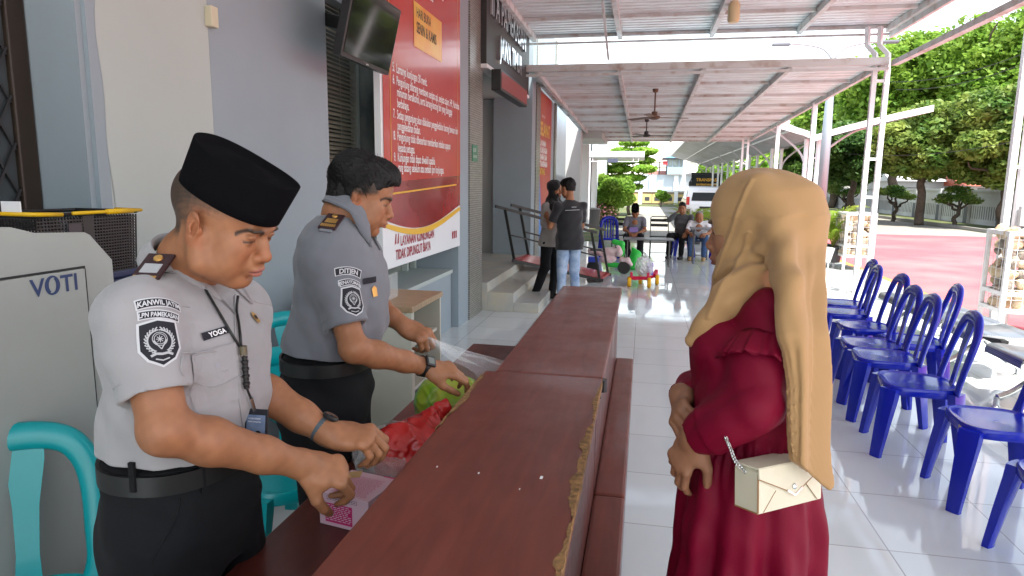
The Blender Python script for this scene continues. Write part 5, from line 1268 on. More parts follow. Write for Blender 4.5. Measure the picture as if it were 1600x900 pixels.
def sculpt_head(S, M, fem=False, ears=True, chub=0.0):
    h = Local(S, M); j = .92 if fem else 1.0
    h.ell((-.012, 0, .045), (.098, .076, .083), k=.02)                        # skull
    h.ell((.028, 0, .035), (.066, .064, .07), k=.02)                          # forehead
    h.ell((.030, 0, -.035), (.058, .058 + chub * .5, .075), k=.025)           # face
    for s_ in (1, -1):
        h.chain([(-.005, s_ * .060, -.025), (.012, s_ * (.053 + chub), -.068), (.058 * j + .003, s_ * .015, -.093)], [.022, .020, .016], k=.022)   # jaw
        h.ell((.058, s_ * .037, -.022), (.028, .026, .026), k=.02)            # cheek bone
        h.ell((.050, s_ * (.036 + chub), -.055), (.03, .024, .03), k=.02)     # cheek
        h.ell((.089, s_ * .022, .022), (.012, .024, .0085), rot=(0, 0, -s_ * 14), k=.012)       # brow
    h.ell((.064 * j + .004, 0, -.092), (.019, .023, .017), k=.018)            # chin
    h.ell((.012, 0, -.085), (.045, .040, .022), k=.025)                         # under jaw
    for s_ in (1, -1):
        h.ell((.098, s_ * .034, .004), (.015, .017, .012), k=.014, op='c')    # eye socket
        h.ell((.0765, s_ * .0325, .004), (.0135, .0155, .0125), k=.003)       # eyeball with lids
        h.ell((.0835, s_ * .0325, .0095), (.0085, .0165, .0055), rot=(0, 0, -s_ * 18), k=.004)   # upper lid
        h.ell((.081, s_ * .0325, -.0045), (.0075, .015, .004), rot=(0, 0, -s_ * 18), k=.005)   # lower lid
    h.chain([(.087, 0, .012), (.096, 0, -.008), (.105, 0, -.027)], [.0075, .0090, .0120], k=.010)    # nose
    h.ell((.1075, 0, -.0295), (.0105, .0125, .0105), k=.006)
    for s_ in (1, -1):
        h.ell((.0985, s_ * .0160, -.033), (.0115, .0090, .0088), k=.005)
        h.ell((.102, s_ * .0090, -.0420), (.006, .004, .0035), k=.002, op='c')
    h.ell((.088, 0, -.055), (.016, .026, .022), k=.014)                       # muzzle
    h.ell((.0985, 0, -.0585), (.0095, .0215, .0055), k=.0035); h.ell((.0985, .0085, -.0575), (.008, .010, .005), k=.003); h.ell((.0985, -.0085, -.0575), (.008, .010, .005), k=.003)
    h.ell((.0970, 0, -.0690), (.0095, .0185, .0070), k=.0035)
    h.ell((.105, 0, -.0635), (.008, .021, .0013), k=.0015, op='c')            # mouth line
    h.ell((.093, 0, -.079), (.008, .016, .005), k=.006, op='c')
    if ears:
        for s_ in (1, -1):
            h.ell((-.010, s_ * .0795, -.001), (.0195, .008, .0335), rot=(s_ * -10, 12, s_ * 22), k=.006)
            h.ell((-.008, s_ * .072, -.024), (.012, .009, .014), k=.008)
            h.ell((-.0035, s_ * .0875, .001), (.0105, .0075, .0200), rot=(s_ * -10, 12, s_ * 22), k=.002, op='c'); h.ell((-.012, s_ * .0895, .012), (.010, .0045, .014), rot=(s_ * -10, 12, s_ * 22), k=.002, op='c')
            h.chain([(-.006, s_ * .0835, .016), (-.012, s_ * .085, .002), (-.008, s_ * .084, -.012)], [.0028, .003, .0028], k=.003); h.ell((.006, s_ * .079, -.004), (.006, .005, .008), k=.003)
    return h
def head_local(V, M): 
    Mi = np.linalg.inv(M); return V @ Mi[:3, :3].T + Mi[:3, 3]
SKIN_LIP = np.array([.36, .12, .095])
def skin_color(V, M, skin, lip=SKIN_LIP, stubble=None, brow=(.02, .014, .01), lash=True, hairline=None):
    q = head_local(V, M); c = np.tile(np.array(skin), (len(V), 1)).astype(float)
    nz = wob(5, 180, .05)(q[:, 0], q[:, 1], q[:, 2]) + wob(6, 60, .05)(q[:, 0], q[:, 1], q[:, 2]); c *= (1 + nz)[:, None]
    def blend(mask, col): 
        m = np.clip(mask, 0, 1)[:, None]; return c * (1 - m) + np.array(col) * m
    near = np.linalg.norm(q, axis=1) < .19
    # ruddier nose, cheeks, ears
    rd = np.exp(-((q[:, 0] - .105) / .02) ** 2 - (q[:, 1] / .02) ** 2 - ((q[:, 2] + .03) / .018) ** 2) + .6 * np.exp(-((np.abs(q[:, 1]) - .042) / .018) ** 2 - ((q[:, 2] + .03) / .02) ** 2) * (q[:, 0] > .03) + .8 * (np.abs(q[:, 1]) > .074) * (np.abs(q[:, 0]) < .04) * (np.abs(q[:, 2]) < .04)
    c = blend(rd * .35 * near, np.array(skin) * np.array([1.18, .78, .72]))
    lp = (1 - np.clip((np.sqrt(((q[:, 1]) / .0225) ** 2 + ((q[:, 2] + .0635) / .0098) ** 2) - .85) / .25, 0, 1)) * (q[:, 0] > .088)
    c = blend(lp * .85, lip)
    ml = np.exp(-((q[:, 2] + .0637 + .15 * np.abs(q[:, 1]) ** 1.6) / .0013) ** 2) * (np.abs(q[:, 1]) < .0225) * (q[:, 0] > .085); c = blend(ml * .8, (.06, .02, .018))
    ay = np.abs(q[:, 1])
    bz = .0225 + .012 * np.sin((ay - .012) / .042 * 2.4) * 0 + .004 - .9 * (ay - .033) ** 2 / .033
    bm = np.exp(-((q[:, 2] - (bz - .002)) / .0052) ** 4) * (ay > .012) * (ay < .056) * (q[:, 0] > .05); c = blend(bm * .95, brow)
    if lash:
        ez = .0022 - 9.0 * (ay - .033) ** 2; em = np.exp(-((q[:, 2] - ez + .002) / .0023) ** 2) * (ay > .018) * (ay < .049) * (q[:, 0] > .062); c = blend(em * .95, (.012, .008, .006))
    ns = np.exp(-((q[:, 2] + .0425) / .0025) ** 2 - ((ay - .0085) / .004) ** 2) * (q[:, 0] > .095); c = blend(ns * .9, (.05, .02, .015))
    if stubble is not None: c = blend(stubble(q) * near, (.045, .032, .024))
    return np.clip(c, 0, 1)
def sculpt_hand(S, M, curls, thumb, side=1, sc=1.0, spread=1.0):
    """M: wrist frame, x along the fingers, z out of the back of the hand; side=+1 thumb on +y. curls: 4 x (knuckle, middle, tip) degrees towards the palm"""
    h = Local(S, np.array(M) @ np.diag([sc, sc, sc, 1])); 
    h.ell((.048, side * .002, 0), (.050, .040, .0165), k=.012); h.ell((.085, side * -.002, .001), (.022, .040, .0145), k=.012)
    h.ell((.012, 0, 0), (.035, .029, .020), k=.015); h.ell((.035, side * .026, -.010), (.032, .017, .016), rot=(0, 0, side * 28), k=.012); h.ell((.04, side * -.026, -.008), (.035, .014, .014), k=.012)
    base = [(.094, .030), (.098, .010), (.094, -.011), (.085, -.029)]; lens = [(.041, .026, .021), (.046, .030, .022), (.042, .028, .021), (.033, .021, .019)]; rad = [(.0098, .0088, .0078), (.010, .009, .008), (.0095, .0085, .0077), (.0085, .0075, .0068)]
    tips = []
    for f in range(4):
        x, y = base[f]; p = np.array([x, side * y, 0.0]); fan = side * (y * 2.2) * spread; a = 0.0
        h.ell(p + np.array([-.004, 0, .003]), (.012, .0098, .0105), k=.008)
        pts = [p.copy()]
        for i in range(3):
            a += R(curls[f][i]); d = np.array([math.cos(a) * math.cos(fan), math.cos(a) * math.sin(fan), -math.sin(a)]); p = p + d * lens[f][i]; pts.append(p.copy())
        r_ = rad[f]; h.cone(pts[0], pts[1], r_[0] * 1.06, r_[0] * .97, k=.005); h.cone(pts[1], pts[2], r_[0], r_[1] * .95, k=.0035); h.cone(pts[2], pts[3], r_[1], r_[2] * .82, k=.003)
        tips.append(h.p(pts[3]))
    t0 = np.array([.024, side * .030, -.010]); tp = [t0]
    for i, L_ in enumerate((.044, .034, .027)):
        az, el = thumb[i]; d = np.array([math.cos(R(el)) * math.cos(R(az)), side * math.cos(R(el)) * math.sin(R(az)), -math.sin(R(el))]); tp.append(tp[-1] + d * L_)
    h.cone(tp[0], tp[1], .0155, .0125, k=.012); h.cone(tp[1], tp[2], .0120, .0108, k=.005); h.cone(tp[2], tp[3], .0108, .0088, k=.003)
    return tips, h.p(tp[3])
# ------------------------------------------------------------------ people: helpers
SKIN = (.315, .135, .064)
def cloth_mat(name, col, var=.08, weave=900, rough=.85, sheen=.25, bump=.35):
    return mat(name, col, rough=rough, spec=.25, var=var, vscale=9, bump=bump, bscale=weave, sheen=sheen)
m_skin = mat('skin', SKIN, rough=.48, spec=.45, sss=.12, attr=True, bump=.22, bscale=420)
m_hair = mat('black_hair', (.007, .006, .006), rough=.5, spec=.3, bump=.8, bscale=160, stretch=(.35, 1, 1))
m_trous = cloth_mat('black_trousers', (.0085, .0085, .010), var=.3, sheen=.02)
m_shoe = mat('black_shoe', (.012, .012, .012), rough=.25)
m_felt = mat('black_velvet', (.004, .004, .005), rough=.95, spec=.08, bump=.5, bscale=700)
def nrm(v): v = np.array(v, float); return v / np.linalg.norm(v)
def decal(name, verts, faces, B, px, rot, material, parent, off=.0018, wguess=None, sub=None, origin=None, updir=(0, 0, 1), flip=False, scale=1.0):
    """lay a flat pattern (local xy metres) on a sculpted surface around the point seen at px"""
    if origin is None:
        d = Vector(ray(*px)).normalized(); hit, n, _, _ = B.ray_cast(Vector(CAM), d)
    else: hit, n, _, _ = B.find_nearest(Vector(origin))
    if hit is None: return None
    # smooth the normal over a little neighbourhood
    acc = Vector((0, 0, 0)); t1 = n.orthogonal().normalized(); t2 = n.cross(t1)
    for k in range(8):
        q = hit + (t1 * math.cos(k * PI / 4) + t2 * math.sin(k * PI / 4)) * .02; h2, n2, _, _ = B.find_nearest(q)
        acc += n2
    n = acc.normalized()
    if n.dot(Vector(CAM) - hit) < 0 and origin is None: n = -n
    up = Vector(updir); up = (up - n * up.dot(n)).normalized(); rt = up.cross(n).normalized()
    c, s_ = math.cos(R(rot)), math.sin(R(rot)); out = []
    for v in verts:
        x, y = v[0] * scale, v[1] * scale; X, Y = x * c - y * s_, x * s_ + y * c
        p = hit + rt * X + up * Y; h2, n2, _, _ = B.ray_cast(p + n * .06, -n, .14)
        if h2 is None: h2 = p
        out.append(h2 + n * (off + (v[2] if len(v) > 2 else 0)))
    mb = MB(); mb.add(out, faces); return mb.build(name, material, parent)
def grid_poly(outline, step=.006):
    """triangulated patch with interior points so it can bend: fan rings shrinking to the centroid"""
    o = [np.array(p, float) for p in outline]; pts = []
    for i in range(len(o)):
        a, b = o[i], o[(i + 1) % len(o)]; m = max(1, int(np.linalg.norm(b - a) / step)); pts += [a + (b - a) * j / m for j in range(m)]
    c = sum(pts) / len(pts); n = len(pts); K = 4; V = []; Fc = []
    for k in range(K): V += [c + (p - c) * (1 - k / K) for p in pts]
    V.append(c)
    for k in range(K - 1):
        for i in range(n): j = (i + 1) % n; Fc.append((k * n + i, k * n + j, (k + 1) * n + j, (k + 1) * n + i))
    for i in range(n): Fc.append(((K - 1) * n + i, (K - 1) * n + (i + 1) % n, K * n))
    return [(p[0], p[1], 0) for p in V], Fc
def arc_band(w, h, sag, n=14):
    """curved shoulder tab"""
    top = [(w * (i / n - .5), h / 2 + sag * (1 - (2 * i / n - 1) ** 2)) for i in range(n + 1)]; bot = [(x * .94, y - h) for x, y in reversed(top)]; return top + bot
def text_on_arc(txt, size, w, sag, dy, sx=.9):
    vs, fs = text_mesh(txt, size, bold=size * .03, align='CENTER', sx=sx); return [(x, y + dy + sag * (1 - (2 * x / w) ** 2), 0) for x, y, z in vs], fs
def on_shirt(B, pts, off): 
    out = []
    for q in pts:
        h, n, _, _ = B.ray_cast(Vector(CAM), Vector(ray(*q)).normalized())
        if h is not None: out.append(h + n * off)
    return out
m_patch = mat('patch_black', (.012, .012, .018), rough=.8); m_thread = mat('silver_thread', (.42, .43, .44), rough=.7); m_shieldrim = mat('patch_rim', (.55, .56, .58), rough=.8)
m_goldb = mat('gold_thread', (.62, .36, .10), rough=.35, metal=.7); m_maroon = mat('epaulette_maroon', (.035, .012, .014), rough=.6)
def shield_patch(B, parent, px, rot, sc=1.0):
    o_ = [(-.030, .034), (0, .040), (.030, .034), (.033, -.012), (.022, -.030), (0, -.042), (-.022, -.030), (-.033, -.012)]
    V, Fc = grid_poly([(x * 1.12, y * 1.10) for x, y in o_]); r_ = decal('shoulder_patch', V, Fc, B, px, rot, m_shieldrim, parent, .0016, scale=sc)
    if r_ is None: return
    V, Fc = grid_poly(o_); decal('patch_field', V, Fc, B, px, rot, m_patch, r_, .0024, scale=sc)
    vs, fs = [], []
    def ribbon(pts, w):
        n0 = len(vs)
        for i, (x, y) in enumerate(pts):
            x1, y1 = pts[min(i + 1, len(pts) - 1)]; x0, y0 = pts[max(i - 1, 0)]; l = math.hypot(x1 - x0, y1 - y0) + 1e-9; nx, ny = -(y1 - y0) / l * w, (x1 - x0) / l * w
            vs.extend([(x + nx, y + ny, 0), (x - nx, y - ny, 0)])
        for i in range(len(pts) - 1): a = n0 + 2 * i; fs.append((a, a + 1, a + 3, a + 2))
    for s_ in (-1, 1):
        for k in range(11):                         # wreath leaves
            a = R(-62 + k * 13.5); cx, cy = s_ * .0225 * math.cos(a), .0225 * math.sin(a) + .002
            for d in (-.5, .45): 
                b_ = a + d + PI / 2; ribbon([(cx, cy), (cx + s_ * math.cos(b_) * .003, cy + math.sin(b_) * .003), (cx + s_ * math.cos(b_) * .0062, cy + math.sin(b_) * .0062)], .0011)
        ribbon([(s_ * .020 * math.cos(R(q)), .020 * math.sin(R(q)) + .002) for q in range(-65, 80, 12)], .0006)
        ribbon([(0, -.013), (s_ * .006, -.004), (s_ * .0115, .004)], .0010)
    for rr in (.0125, .0095): ribbon([(rr * math.cos(R(q)), rr * math.sin(R(q)) + .006) for q in range(0, 361, 15)], .0006)
    for q in range(0, 360, 45): ribbon([(0, .006), (.0065 * math.cos(R(q)), .006 + .0065 * math.sin(R(q)))], .0007)
    ribbon([(-.019, -.024), (-.010, -.0205), (0, -.022), (.010, -.0205), (.019, -.024)], .0022); ribbon([(-.012, -.030), (0, -.0335), (.012, -.030)], .0012)
    decal('patch_emblem', vs, fs, B, px, rot, m_thread, r_, .0031, scale=sc)
def tab_patch(B, parent, px, rot, txt, w, h, sag, size, sc=1.0, sx=.9):
    V, Fc = grid_poly(arc_band(w + .005, h + .005, sag)); r_ = decal('shoulder_tab', V, Fc, B, px, rot, m_shieldrim, parent, .0016, scale=sc)
    if r_ is None: return
    V, Fc = grid_poly(arc_band(w, h, sag)); decal('tab_field', V, Fc, B, px, rot, m_patch, r_, .0024, scale=sc)
    V, Fc = text_on_arc(txt, size, w, sag, -size * .36, sx); decal('tab_lettering', V, Fc, B, px, rot, m_shieldrim, r_, .0031, scale=sc)
def collar(parent, material, M, r_neck, B=None, pts_l=1.0, open_=26, hb=.042, tip=.075, tilt=None):
    """folded shirt collar: M has z along the neck, x to the front"""
    M = np.array(M); mb = MB(); n = 44; rows = []
    for i in range(n + 1):
        ph = R(open_ + (360 - 2 * open_) * i / n); c, s_ = math.cos(ph), math.sin(ph)
        fr = max(0, math.cos(ph)) ** 2            # 1 at the front
        zt = .022 - .040 * fr; ro = r_neck + .010
        end = min(1, min(i, n - i) / 7.0); tipd = (1 - end) * tip * .55
        def pt(r_, z, back=0): return Vector(M[:3, :3] @ np.array([c * r_ * 1.05 - .006 * (1 - fr) + back, s_ * r_ * .98, z]) + M[:3, 3])
        rows.append([pt(r_neck - .002, zt - .03), pt(r_neck, zt - .004), pt(r_neck + .005, zt + .002), pt(ro - .002, zt - .004), pt(ro + .004 + .020 * fr, zt - hb * .55 - tipd * .3), pt(ro + .012 + .034 * fr, zt - hb - tipd), pt(ro + .009 + .032 * fr, zt - hb - tipd - .001), pt(ro + .010, zt - hb * .6 - tipd * .3), pt(r_neck + .004, zt - .012)])
    if B is not None:
        for row in rows:
            for i, off in ((3, .006), (4, .0065), (5, .0055), (6, .002), (7, .002), (8, .003)):
                h_, n_, _, _ = B.find_nearest(row[i])
                if h_ is not None and (row[i] - h_).dot(n_) < off: row[i] = h_ + n_ * off
    mb.loft(rows, cap=True, closed=True); return mb.build('collar', material, parent, smooth=True)
def watch(parent, a, b, r_, m_band, face_dir, sc=1.0, dial=True):
    a = np.array(a); b = np.array(b); ax = nrm(b - a); f = np.array(face_dir, float); f = nrm(f - ax * (f @ ax)); s_ = np.cross(ax, f)
    mb = MB(); rings = []
    for k in range(28):
        t = 2 * PI * k / 28; d = f * math.cos(t) + s_ * math.sin(t); c = a + d * (r_ + .0005)
        rings.append([Vector(c + ax * u * .011 * sc + d * v) for u, v in ((-1, 0), (-1, .0025), (1, .0025), (1, 0))])
    mb.loft(rings + [rings[0]], cap=False); w_ = mb.build('watch', m_band, parent, auto=40)
    M = mat3(ax, s_); M[:3, 3] = a + f * (r_ + .004); mm = Matrix([list(map(float, q)) for q in M])
    if (M[:3, 2] @ f) < 0: mm = mm @ Matrix.Rotation(PI, 4, 'X')
    if dial:
        if dial == 'square': MB().box((-.017, -.017, -.004), (.017, .017, .006), mm, ch=.003).build('case', m_black, w_); MB().box((-.011, -.011, .0062), (.011, .011, .0068), mm).build('dial', mat('lcd', (.16, .19, .17), rough=.2), w_)
        else: MB().lathe([(0, -.003), (.018, -.003), (.019, .003), (.016, .006), (0, .0062)], (0, 0, 0), 24, mm).build('case', m_black, w_, auto=40); MB().lathe([(0, .0064), (.0145, .0064), (0, .0066)], (0, 0, 0), 20, mm).build('dial', mat('watch_glass', (.02, .022, .028), rough=.05), w_)
    return w_

def officer(o):
    """standing officer in short sleeved uniform shirt; o holds joints in world space"""
    root = thing('person', o['label'], 'person', (o['belt'][0] - .06, o['belt'][1], 0), 0)
    yaw = R(o['yaw']); fx = np.array([math.cos(yaw), math.sin(yaw), 0]); fy = np.array([-math.sin(yaw), math.cos(yaw), 0])
    belt, neck = np.array(o['belt']), np.array(o['neck'])
    up = nrm(neck - belt); X = nrm(fx - up * (fx @ up)); Y = np.cross(up, X); T = np.eye(4); T[:3, 0], T[:3, 1], T[:3, 2], T[:3, 3] = X, Y, up, belt
    Ln = np.linalg.norm(neck - belt); b = o.get('bulk', 1.0); ab = o.get('ab', 1.0)
    sR, sL, eR, eL, wR, wL = [np.array(o[k]) for k in ('sR', 'sL', 'eR', 'eL', 'wR', 'wL')]
    Mh = o['head']; hc = Mh[:3, 3]
    # ---- skin: head, neck, arms and hands in one surface
    allp = np.array([sR, sL, eR, eL, wR, wL, hc + .14, hc - .14, o['hR'][:3, 3] + .12, o['hR'][:3, 3] - .14, o['hL'][:3, 3] + .12, o['hL'][:3, 3] - .14, belt + up * .25])
    S = Sculpt(allp.min(0) - .07, allp.max(0) + .07, o.get('res', .0027))
    sculpt_head(S, Mh, chub=o.get('chub', .002))
    hl = Local(S, Mh); nb = neck - X * .012; S.chain([hl.p((-.028, 0, -.045)), (hl.p((-.028, 0, -.045)) + nb) / 2 - X * .004, nb - up * .05], [.051 * b, .052 * b, .058 * b], k=.03)
    S.loft(at_frame(T, neck - up * .22), [(0, 0, 0, .09, .12), (.12, 0, 0, .085, .13), (.19, -.005, 0, .05, .09)], k=.03)
    for s_, e_, w_, H, nm in ((sR, eR, wR, o['hR'], 'R'), (sL, eL, wL, o['hL'], 'L')):
        S.cone(s_, e_, .046 * b, .043 * ab, k=.02); S.ell(e_, .040 * ab, k=.02)
        ax = nrm(w_ - e_); S.chain([e_, e_ + (w_ - e_) * .30, e_ + (w_ - e_) * .7, w_, w_ + ax * .012], [.042 * ab, .0445 * ab, .036 * ab, .0285 * ab, .0270 * ab], k=.018)
        sculpt_hand(S, H, o['curl' + nm], o['thumb' + nm], side=1 if nm == 'L' else -1, sc=o.get('hand', 1.0))
    body, Vb, Fb = S.build('body', m_skin, root, 1, lambda V: skin_color(V, Mh, o.get('skin', SKIN), stubble=o.get('stubble')))
    # ---- shirt
    hemR = sR + (eR - sR) * o.get('hemR', .62); hemL = sL + (eL - sL) * o.get('hemL', .62)
    P_ = np.array([sR, sL, hemR, hemL, belt, neck]); S = Sculpt(P_.min(0) - .19, P_.max(0) + .13, .0036)
    be = o.get('belly', 0)
    S.loft(T, [(-.05, .0, 0, .131 * b, .169 * b), (.03, .004, 0, .136 * b, .173 * b), (.10, .010 + be, 0, .138 * b, .176 * b), (Ln * .5, .012 + be * .8, 0, .130 * b, .182 * b), (Ln * .68, .008, 0, .128 * b, .190 * b), (Ln * .82, -.004, 0, .108 * b, .182 * b), (Ln * .93, -.010, 0, .082 * b, .13 * b), (Ln + .0, -.014, 0, .060, .075)], k=.02, e=2.25)
    for s_, e_, hm in ((sR, eR, hemR), (sL, eL, hemL)):
        tr = neck - up * .040; S.chain([tr + (s_ - tr) * .2, s_ - up * .004], [.058, .057 * b], k=.04)
        S2 = Sculpt(S.lo, S.lo + S.res * (S.n - 1), S.res); S2.n = S.n; S2.D = np.full(S.n, 1.0, np.float32)
        d = nrm(hm - s_); S2.chain([s_, s_ + (hm - s_) * .5, hm + d * .04], [.058 * b, .0600 * b, .0585 * b], k=.02); S2.warp(wob(o['seed'] + 31, 26, .0022)); S2.plane(hm, d); S2.cone(hm + d * .01, hm - d * .025, .0505 * b, .044 * b, k=0, op='c')
        h_ = np.clip(.5 + .5 * (S.D - S2.D) / .02, 0, 1); S.D = (S.D + (S2.D - S.D) * h_ - .02 * h_ * (1 - h_)).astype(np.float32); del S2
        S.cone(T[:3, 3] + up * Ln * .62 + (s_ - (neck - up * .05)) * .6, s_ - up * .02, .075, .06, k=.05)
    f1, f2, f3 = wob(o['seed'], 16, .0028), wob(o['seed'] + 1, 34, .0016), wob(o['seed'] + 2, 70, .0006)
    def folds(x, y, z):
        q = np.stack([x, y, z], -1) - belt; h = q @ up; lat = q @ Y; fr = q @ X
        blouse = .0018 * np.exp(-(h / .05) ** 2) * np.sin(np.arctan2(lat, fr) * 13 + 9 * h) + .0035 * np.exp(-((h - .08) / .07) ** 2) * np.sin(np.arctan2(lat, fr) * 9 + 40 * h)
        pull = .0022 * np.sin(60 * h + 22 * lat) * np.exp(-((h - .2) / .1) ** 2)
        return f1(x, y, z) + f2(x, y, z * .5) + f3(x, y, z) - blouse - pull
    S.warp(folds)
    S.chain([neck - up * .02, neck + up * .06], [.060, .060], k=0.0, op='c'); S.plane(belt + up * .002, -up)
    S.cut(neck + up * .012 - X * .01, .12, up)
    shirt, Vs, Fs = S.build('shirt', o['cloth'], root, 1); B = bvh(Vs, Fs); o['B'] = B
    Nk = np.eye(4); nz = nrm(nrm(hl.p((-.028, 0, -.05)) - nb) * .6 + up * .4); nx = nrm(X - nz * (X @ nz)); Nk[:3, 0], Nk[:3, 1], Nk[:3, 2], Nk[:3, 3] = nx, np.cross(nz, nx), nz, nb + nz * .022
    Nk[:3, 3] = nb + nz * .034 + X * o.get('cx', .010); collar(root, o['cloth'], Nk, .0635 * b, B)
    # hem and armhole seams following the cloth
    for s_, hm in ((sR, hemR), (sL, hemL)):
        d = nrm(hm - s_); u = nrm(np.cross(d, UP)); v = np.cross(d, u)
        for c in (hm - d * .028, s_ + d * .012 + nrm(neck - s_) * .012):
            pts = []
            for k in range(41):
                a = 2 * PI * k / 40; q = c + (u * math.cos(a) + v * math.sin(a)) * .12; h_, n_, _, _ = B.ray_cast(Vector(q), Vector(c - q).normalized(), .11)
                if h_ is not None and (h_ - Vector(c)).length < .085: pts.append(h_ + n_ * .0004)
                elif len(pts) > 6: break
                else: pts = []
            if len(pts) > 6: MB().tube(spline(pts, 2), .0009, 5).build('sleeve_seam', o['cloth'], root, smooth=True)
    # ---- belt and trousers
    Tb = at_frame(np.eye(4), belt); Tb[:3, 0], Tb[:3, 1] = fx, fy
    S = Sculpt(belt - np.array([.28, .28, belt[2] - .03]), belt + np.array([.28, .28, .05]), .006)
    hipc = belt * np.array([1, 1, 0]) + fx * -.01; hz = belt[2]
    fold = lambda a, w: .0045 * np.sin(w * 26 + 2.2 * np.cos(a) + .8) * np.exp(-((w + .16) / .07) ** 2) * np.cos(a * .5) ** 2 + .0055 * np.sin(a * 6 + w * 30) * np.exp(-((w + .12) / .10) ** 2) + .002 * np.sin(w * 70 + a * 3)
    S.loft(Tb, [(-.26, -.02, 0, .115 * b, .165 * b), (-.15, -.018, 0, .132 * b, .178 * b), (-.05, -.004, 0, .126 * b, .166 * b), (.012, 0, 0, .122 * b, .160 * b)], k=.02, e=2.3, fold=fold)
    for s_ in (1, -1):
        hp = hipc + fy * s_ * .088 * b + np.array([0, 0, hz - .17]); kn = hipc + fy * s_ * .105 + fx * (.03 + .04 * (s_ > 0)) + np.array([0, 0, .50]); an = hipc + fy * s_ * .115 + fx * (-.03 + .05 * (s_ > 0)) + np.array([0, 0, .07])
        S.chain([hp, kn, an], [.098 * b, .075 * b, .066], k=.03)
    S.warp(wob(o['seed'] + 9, 22, .003)); S.plane(belt + np.array([0, 0, .004]), (0, 0, 1)); S.plane((0, 0, .065), (0, 0, -1))
    tro, Vt, Ft = S.build('trousers', m_trous, root, 1); Bt = bvh(Vt, Ft)
    mb = MB(); rings = []
    for k in range(48):
        a = 2 * PI * k / 48; d = fx * math.cos(a) + fy * math.sin(a); rr = 1 / ((abs(math.cos(a)) / (.1305 * b)) ** 2.3 + (abs(math.sin(a)) / (.1705 * b)) ** 2.3) ** (1 / 2.3)
        c = belt + d * rr; rings.append([Vector(c + d * v + np.array([0, 0, u])) for u, v in ((-.038, -.004), (-.038, .003), (.001, .003), (.001, -.004))])
    mb.loft(rings + [rings[0]], cap=False); bl_ = mb.build('belt', m_black, root, auto=40)
    for s_ in (1, -1):
        an = hipc + fy * s_ * .115 + fx * (-.03 + .05 * (s_ > 0)); S = Sculpt(an - np.array([.3, .3, .02]), an + np.array([.3, .3, .14]), .006)
        S.chain([an + fx * -.05 + [0, 0, .045], an + fx * .06 + [0, 0, .045], an + fx * .16 + [0, 0, .035]], [.045, .047, .038], k=.02); S.cone(an + [0, 0, .06], an + [0, 0, .10], .05, .045, k=.02); S.plane((0, 0, .002), (0, 0, -1)); S.build('shoe', m_shoe, root, 1)
    o['root'], o['T'], o['X'], o['Y'], o['up'], o['Bt'] = root, T, X, Y, up, Bt
    return root
def epaulette(o, px, side=-1, sc=1.0, L_=.095, w=.052, light=True):
    neck, s_ = np.array(o['neck']), np.array(o['sR'] if side < 0 else o['sL']); B = o['B']; root = o['root']
    top0 = neck - o['up'] * .02 + (s_ - neck) * .42; top1 = s_ + (s_ - neck) * .05
    hit = []
    for p in (top0, top1):
        h, n, _, _ = B.ray_cast(Vector(p + o['up'] * .2), Vector(-o['up'])); hit.append(np.array(h) if h is not None else p)
    ax = nrm(hit[1] - hit[0]); M = mat3(ax, np.cross(o['up'], ax)); 
    if M[:3, 2] @ o['up'] < 0: M[:3, 1] *= -1; M[:3, 2] *= -1
    out = nrm(s_ - neck); t_ = R(o.get('ept', 12)); ax2 = nrm(M[:3, 0] * math.cos(t_) - M[:3, 2] * math.sin(t_)); zz = nrm(M[:3, 2] * math.cos(t_) + M[:3, 0] * math.sin(t_)); M[:3, 0], M[:3, 2] = ax2, zz; M[:3, 1] = np.cross(zz, ax2); M[:3, 3] = (hit[0] + hit[1]) / 2 + zz * o.get('epo', .012); mm = Matrix([list(map(float, r_)) for r_ in M])
    e = MB().box((-L_ / 2, -w / 2, -.003), (L_ / 2, w / 2, .003), mm, ch=.002).build('epaulette', m_maroon, root)
    MB().lathe([(0, .003), (.009, .003), (.008, .006), (0, .007)], (-L_ * .33, 0, 0), 14, mm).build('gold_button', m_goldb, e, auto=40)
    MB().box((-L_ * .14, -w * .32, .0031), (L_ * .14, w * .32, .0042), mm).build('silver_bars', m_thread if light else m_goldb, e)
    mb = MB()
    for k in range(7): mb.box((L_ * .24, -w * .42 + k * w * .12, .0031), (L_ * .40, -w * .42 + k * w * .12 + w * .09, .0045), mm)
    mb.build('gold_braid', m_goldb, e)
    MB().box((L_ / 2 + .0, -w * .36, -.004), (L_ / 2 + .014, w * .36, .0), mm, ch=.001).build('shoulder_strap', o['cloth'], root)

